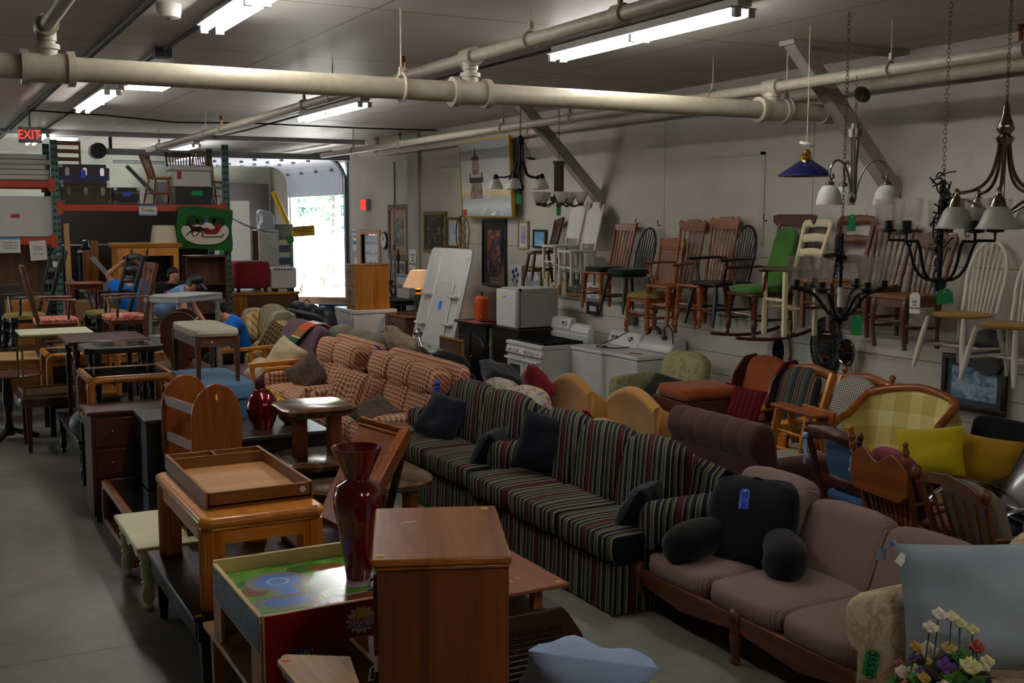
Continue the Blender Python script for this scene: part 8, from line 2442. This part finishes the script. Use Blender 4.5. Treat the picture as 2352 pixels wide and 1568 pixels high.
FST = blotch('floral_tapestry', [(.3, '#a39a88'), (.5, '#b0a693'), (.58, '#7a5450'), (.66, '#b3aa98'), (.78, '#8d8a7c')], 12, .9, 4, dist=1)
armchair('floral_sofa', 'cream floral tapestry sofa with its back against the striped loveseat', (5.16, 9.02, 0), 90, 1.5, .86, FST, .86, .2, 'sofa', n=2)
throw('crimson_pillow', 'crimson pillow on the cream floral tapestry sofa', (5.34, 9.42, .82), (-40, 20, 70), .46, .4, .18, fabric('crimson_pillow_cloth', '#7a1620', .1), seed=71)

# ============================================================ people
SKIN = mat('skin', '#b07a5c', .55, var=.06)
SKIN.node_tree.nodes['Principled BSDF'].inputs['Subsurface Weight'].default_value = .05
def skin_mesh(name, verts, edges, m, parent, root=0, sub=1):
 """verts: list of (x,y,z,r) or (x,y,z,rx,ry)"""
 me = bpy.data.meshes.new(name)
 me.from_pydata([v[:3] for v in verts], edges, [])
 o = bpy.data.objects.new(name, me)
 COL.objects.link(o)
 md = o.modifiers.new('skin', 'SKIN')
 md.use_smooth_shade = True
 for i, v in enumerate(verts):
  sv = me.skin_vertices[0].data[i]
  sv.radius = (v[3], v[4] if len(v) > 4 else v[3])
  sv.use_root = i == root
 s = o.modifiers.new('subdivision', 'SUBSURF'); s.levels = sub; s.render_levels = sub
 me.materials.append(m)
 o.parent = parent
 return o
def person(label, loc, rz, J, shirt, pants, hair, cap=None, word=None, sleeve=.55):
 t = thing('person', label, 'person', loc, rz)
 V, E = [], []
 def add(p, r, par=None):
  V.append((p[0], p[1], p[2], r[0], r[1]) if isinstance(r, tuple) else (p[0], p[1], p[2], r))
  if par is not None:
   E.append((par, len(V) - 1))
  return len(V) - 1
 pel = add(J['pelvis'], (.15, .11)); sp = add(J['spine'], (.135, .10), pel); ch = add(J['chest'], (.16, .11), sp)
 nk = add(J['neck'], .055, ch); hb = add(J['jaw'], (.068, .078), nk); ht = add(J['crown'], (.07, .085), hb)
 f = (Vector(J['face'])).normalized()
 hc = (Vector(J['jaw']) + Vector(J['crown'])) / 2
 add(hc + f * .092 - Vector((0, 0, .015)), .011, ht)
 side = f.cross(Vector((0, 0, 1))).normalized()
 for s in (-1, 1):
  sh = add(J['sh'][s], .06, ch); el = add(J['el'][s], .045, sh); wr = add(J['wr'][s], .03, el)
  d = (Vector(J['wr'][s]) - Vector(J['el'][s])).normalized()
  a = d.cross(Vector((.3, .2, 1))).normalized()
  pm = add(Vector(J['wr'][s]) + d * .06, .03, wr)
  for q in range(4):
   k1 = add(Vector(J['wr'][s]) + d * .11 + a * (.024 * (q - 1.5)), .009, pm)
   add(Vector(J['wr'][s]) + d * (.16 - .01 * abs(q - 1.2)) + a * (.026 * (q - 1.5)) - Vector((0, 0, .012)), .007, k1)
  th = add(Vector(J['wr'][s]) + d * .05 + a * .045, .010, pm); add(Vector(J['wr'][s]) + d * .09 + a * .055, .008, th)
  hp = add(J['hip'][s], .09, pel); kn = add(J['knee'][s], .06, hp); an = add(J['ank'][s], .045, kn)
  add(Vector(J['ank'][s]) + Vector(J['toe']) * .16 - Vector((0, 0, .05)), .035, an)
 skin_mesh('body', V, E, SKIN, t)
 # shirt
 V2, E2 = [], []
 def a2(p, r, par=None):
  V2.append((p[0], p[1], p[2]) + (r if isinstance(r, tuple) else (r,)))
  if par is not None: E2.append((par, len(V2) - 1))
  return len(V2) - 1
 p0 = a2(Vector(J['pelvis']) + Vector((0, 0, .02)), (.215, .175)); p1 = a2(J['spine'], (.205, .165), p0); p2 = a2(J['chest'], (.225, .18), p1)
 a2(Vector(J['chest']).lerp(Vector(J['neck']), .8), (.125, .11), p2)
 for s in (-1, 1):
  q = a2(J['sh'][s], .10, p2)
  a2(Vector(J['sh'][s]).lerp(Vector(J['el'][s]), sleeve), .075, q)
 so = skin_mesh('shirt', V2, E2, shirt, t)
 V3, E3 = [], []
 V3.append(tuple(J['pelvis']) + (.17, .135))
 for s in (-1, 1):
  n0 = len(V3)
  V3 += [tuple(J['hip'][s]) + (.115,), tuple(J['knee'][s]) + (.085,), tuple(J['ank'][s]) + (.068,)]
  E3 += [(0, n0), (n0, n0 + 1), (n0 + 1, n0 + 2)]
 skin_mesh('trousers', V3, E3, pants, t)
 for s in (-1, 1):
  an = Vector(J['ank'][s]); to = Vector(J['toe'])
  MB().tube([an - to * .06 - Vector((0, 0, .03)), an + to * .08 - Vector((0, 0, .04)), an + to * .2 - Vector((0, 0, .055))], [.05, .055, .03], 10).build('shoe', mat('shoe_dark', '#17171a', .6), t, ang=70)
 up = (Vector(J['crown']) - Vector(J['jaw'])).normalized()
 if hair:
  c = Vector(J['crown']) - f * .032 + up * -.012
  MB().ball(c, (.082, .086, .068), 14, 10).ball(c - f * .03 - up * .06, (.084, .06, .08), 12, 8).build('hair', hair, t, ang=80)
 if cap:
  c = Vector(J['crown']) + up * .02
  cp = MB().ball(c, (.10, .108, .08), 16, 8).build('cap', cap, t, ang=80)
  b0 = c + f * .07 - up * .01
  MB().add([b0 + side * .08, b0 - side * .08, b0 - side * .06 + f * .11 - up * .03, b0 + side * .06 + f * .11 - up * .03] + [x - up * .01 for x in (b0 + side * .08, b0 - side * .08, b0 - side * .06 + f * .11 - up * .03, b0 + side * .06 + f * .11 - up * .03)], [(0, 1, 2, 3), (7, 6, 5, 4), (0, 4, 5, 1), (1, 5, 6, 2), (2, 6, 7, 3), (3, 7, 4, 0)]).build('visor', cap, cp)
 return t, f, hc, side, up
def pair(a, b):
 return {-1: a, 1: b}
BSH = fabric('bright_blue_shirt', '#0b63b8', .12, 5, .85, .15)
DPN = fabric('dark_trousers', '#17181c', .1)
HAIRD = mat('dark_hair', '#120d0b', .6, var=.3, scale=40)
# man seen from behind, hands on his head
person('person seen from behind in a bright blue T-shirt, both hands behind the head', (2.66, 16.5, 0), 180, dict(pelvis=(0, 0, .98), spine=(0, .0, 1.18), chest=(0, 0, 1.42), neck=(0, 0, 1.57), jaw=(0, -.02, 1.66), crown=(0, .0, 1.78), face=(0, -1, 0), sh=pair((-.20, 0, 1.50), (.20, 0, 1.50)), el=pair((-.29, .0, 1.65), (.29, .0, 1.65)), wr=pair((-.12, .13, 1.80), (.12, .13, 1.80)), hip=pair((-.1, 0, .92), (.1, 0, .92)), knee=pair((-.11, -.03, .5), (.11, -.03, .5)), ank=pair((-.12, 0, .09), (.12, 0, .09)), toe=(0, -1, 0)), BSH, DPN, HAIRD)
BLT = fabric('black_tshirt', '#0e0e10', .1)
t, f, hc, side, up = person('person with dark hair and glasses in a black T-shirt with orange letters, looking down', (3.34, 16.95, 0), 10, dict(pelvis=(0, .12, .95), spine=(0, .07, 1.14), chest=(0, 0, 1.36), neck=(0, -.05, 1.50), jaw=(0, -.11, 1.56), crown=(0, -.10, 1.655), face=(.1, -1, -.35), sh=pair((-.20, 0, 1.42), (.20, 0, 1.42)), el=pair((-.27, -.12, 1.16), (.27, -.12, 1.16)), wr=pair((-.14, -.34, 1.08), (.14, -.34, 1.08)), hip=pair((-.1, .12, .9), (.1, .12, .9)), knee=pair((-.11, .05, .5), (.11, .05, .5)), ank=pair((-.12, .12, .09), (.12, .12, .09)), toe=(0, -1, 0)), BLT, DPN, HAIRD)
text('shirt_letters', 'HALLOWEEN', .085, mat('halloween_orange', '#c2451a', .7), t, (0, -.150, 1.36), (78, 0, 0), sx=.7)
m = MB()
for s in (-1, 1):
 c = hc + f * .098 + side * (.034 * s) + up * .015
 m.tube([c + side * (.026 * math.cos(q)) + up * (.02 * math.sin(q)) for q in [i * PI / 6 for i in range(12)]], .003, 4, True)
m.build('glasses', mat('glasses_rim', '#8a8a90', .3, .6), t)
MB().tube([hc + f * .088 - up * .045 + side * (.028 * a) for a in (-1, -.3, .3, 1)], .006, 5).build('mouth', mat('lips', '#7d4038', .6), t)
SHB = fabric('sky_blue_shirt', '#6f8bb0', .08)
person('person bending over in a light blue shirt, khaki trousers and dark cap', (3.05, 16.02, 0), 62, dict(pelvis=(0, .10, 1.0), spine=(0, -.03, 1.22), chest=(0, -.24, 1.42), neck=(0, -.36, 1.48), jaw=(0, -.42, 1.48), crown=(0, -.45, 1.57), face=(0, -.85, -.55), sh=pair((-.19, -.25, 1.42), (.19, -.25, 1.42)), el=pair((-.22, -.36, 1.16), (.22, -.36, 1.16)), wr=pair((-.15, -.50, 1.0), (.15, -.50, 1.0)), hip=pair((-.1, .1, .95), (.1, .1, .95)), knee=pair((-.12, .03, .52), (.12, .03, .52)), ank=pair((-.13, .1, .09), (.13, .1, .09)), toe=(0, -1, 0)), SHB, fabric('khaki_cloth', '#7d6f52', .08), mat('grey_hair', '#4a4644', .6), mat('black_cap', '#15161a', .6))
person('person seated low in a blue T-shirt and navy cap, facing left', (3.78, 15.22, 0), -90, dict(pelvis=(0, .16, .56), spine=(0, .12, .76), chest=(0, .02, .98), neck=(0, -.08, 1.10), jaw=(0, -.18, 1.14), crown=(0, -.17, 1.27), face=(0, -.9, -.4), sh=pair((-.19, .02, 1.02), (.19, .02, 1.02)), el=pair((-.24, -.12, .78), (.24, -.12, .78)), wr=pair((-.15, -.36, .80), (.15, -.36, .80)), hip=pair((-.1, .12, .52), (.1, .12, .52)), knee=pair((-.14, -.30, .56), (.14, -.30, .56)), ank=pair((-.14, -.28, .09), (.14, -.28, .09)), toe=(0, -1, 0)), BSH, DPN, HAIRD, mat('navy_cap', '#1a2030', .6))
box('seat_crate', 'low wooden crate under the seated person in blue', 'crate', 3.5, 3.76, 15.08, 15.38, 0, .42, BROWN('x'))
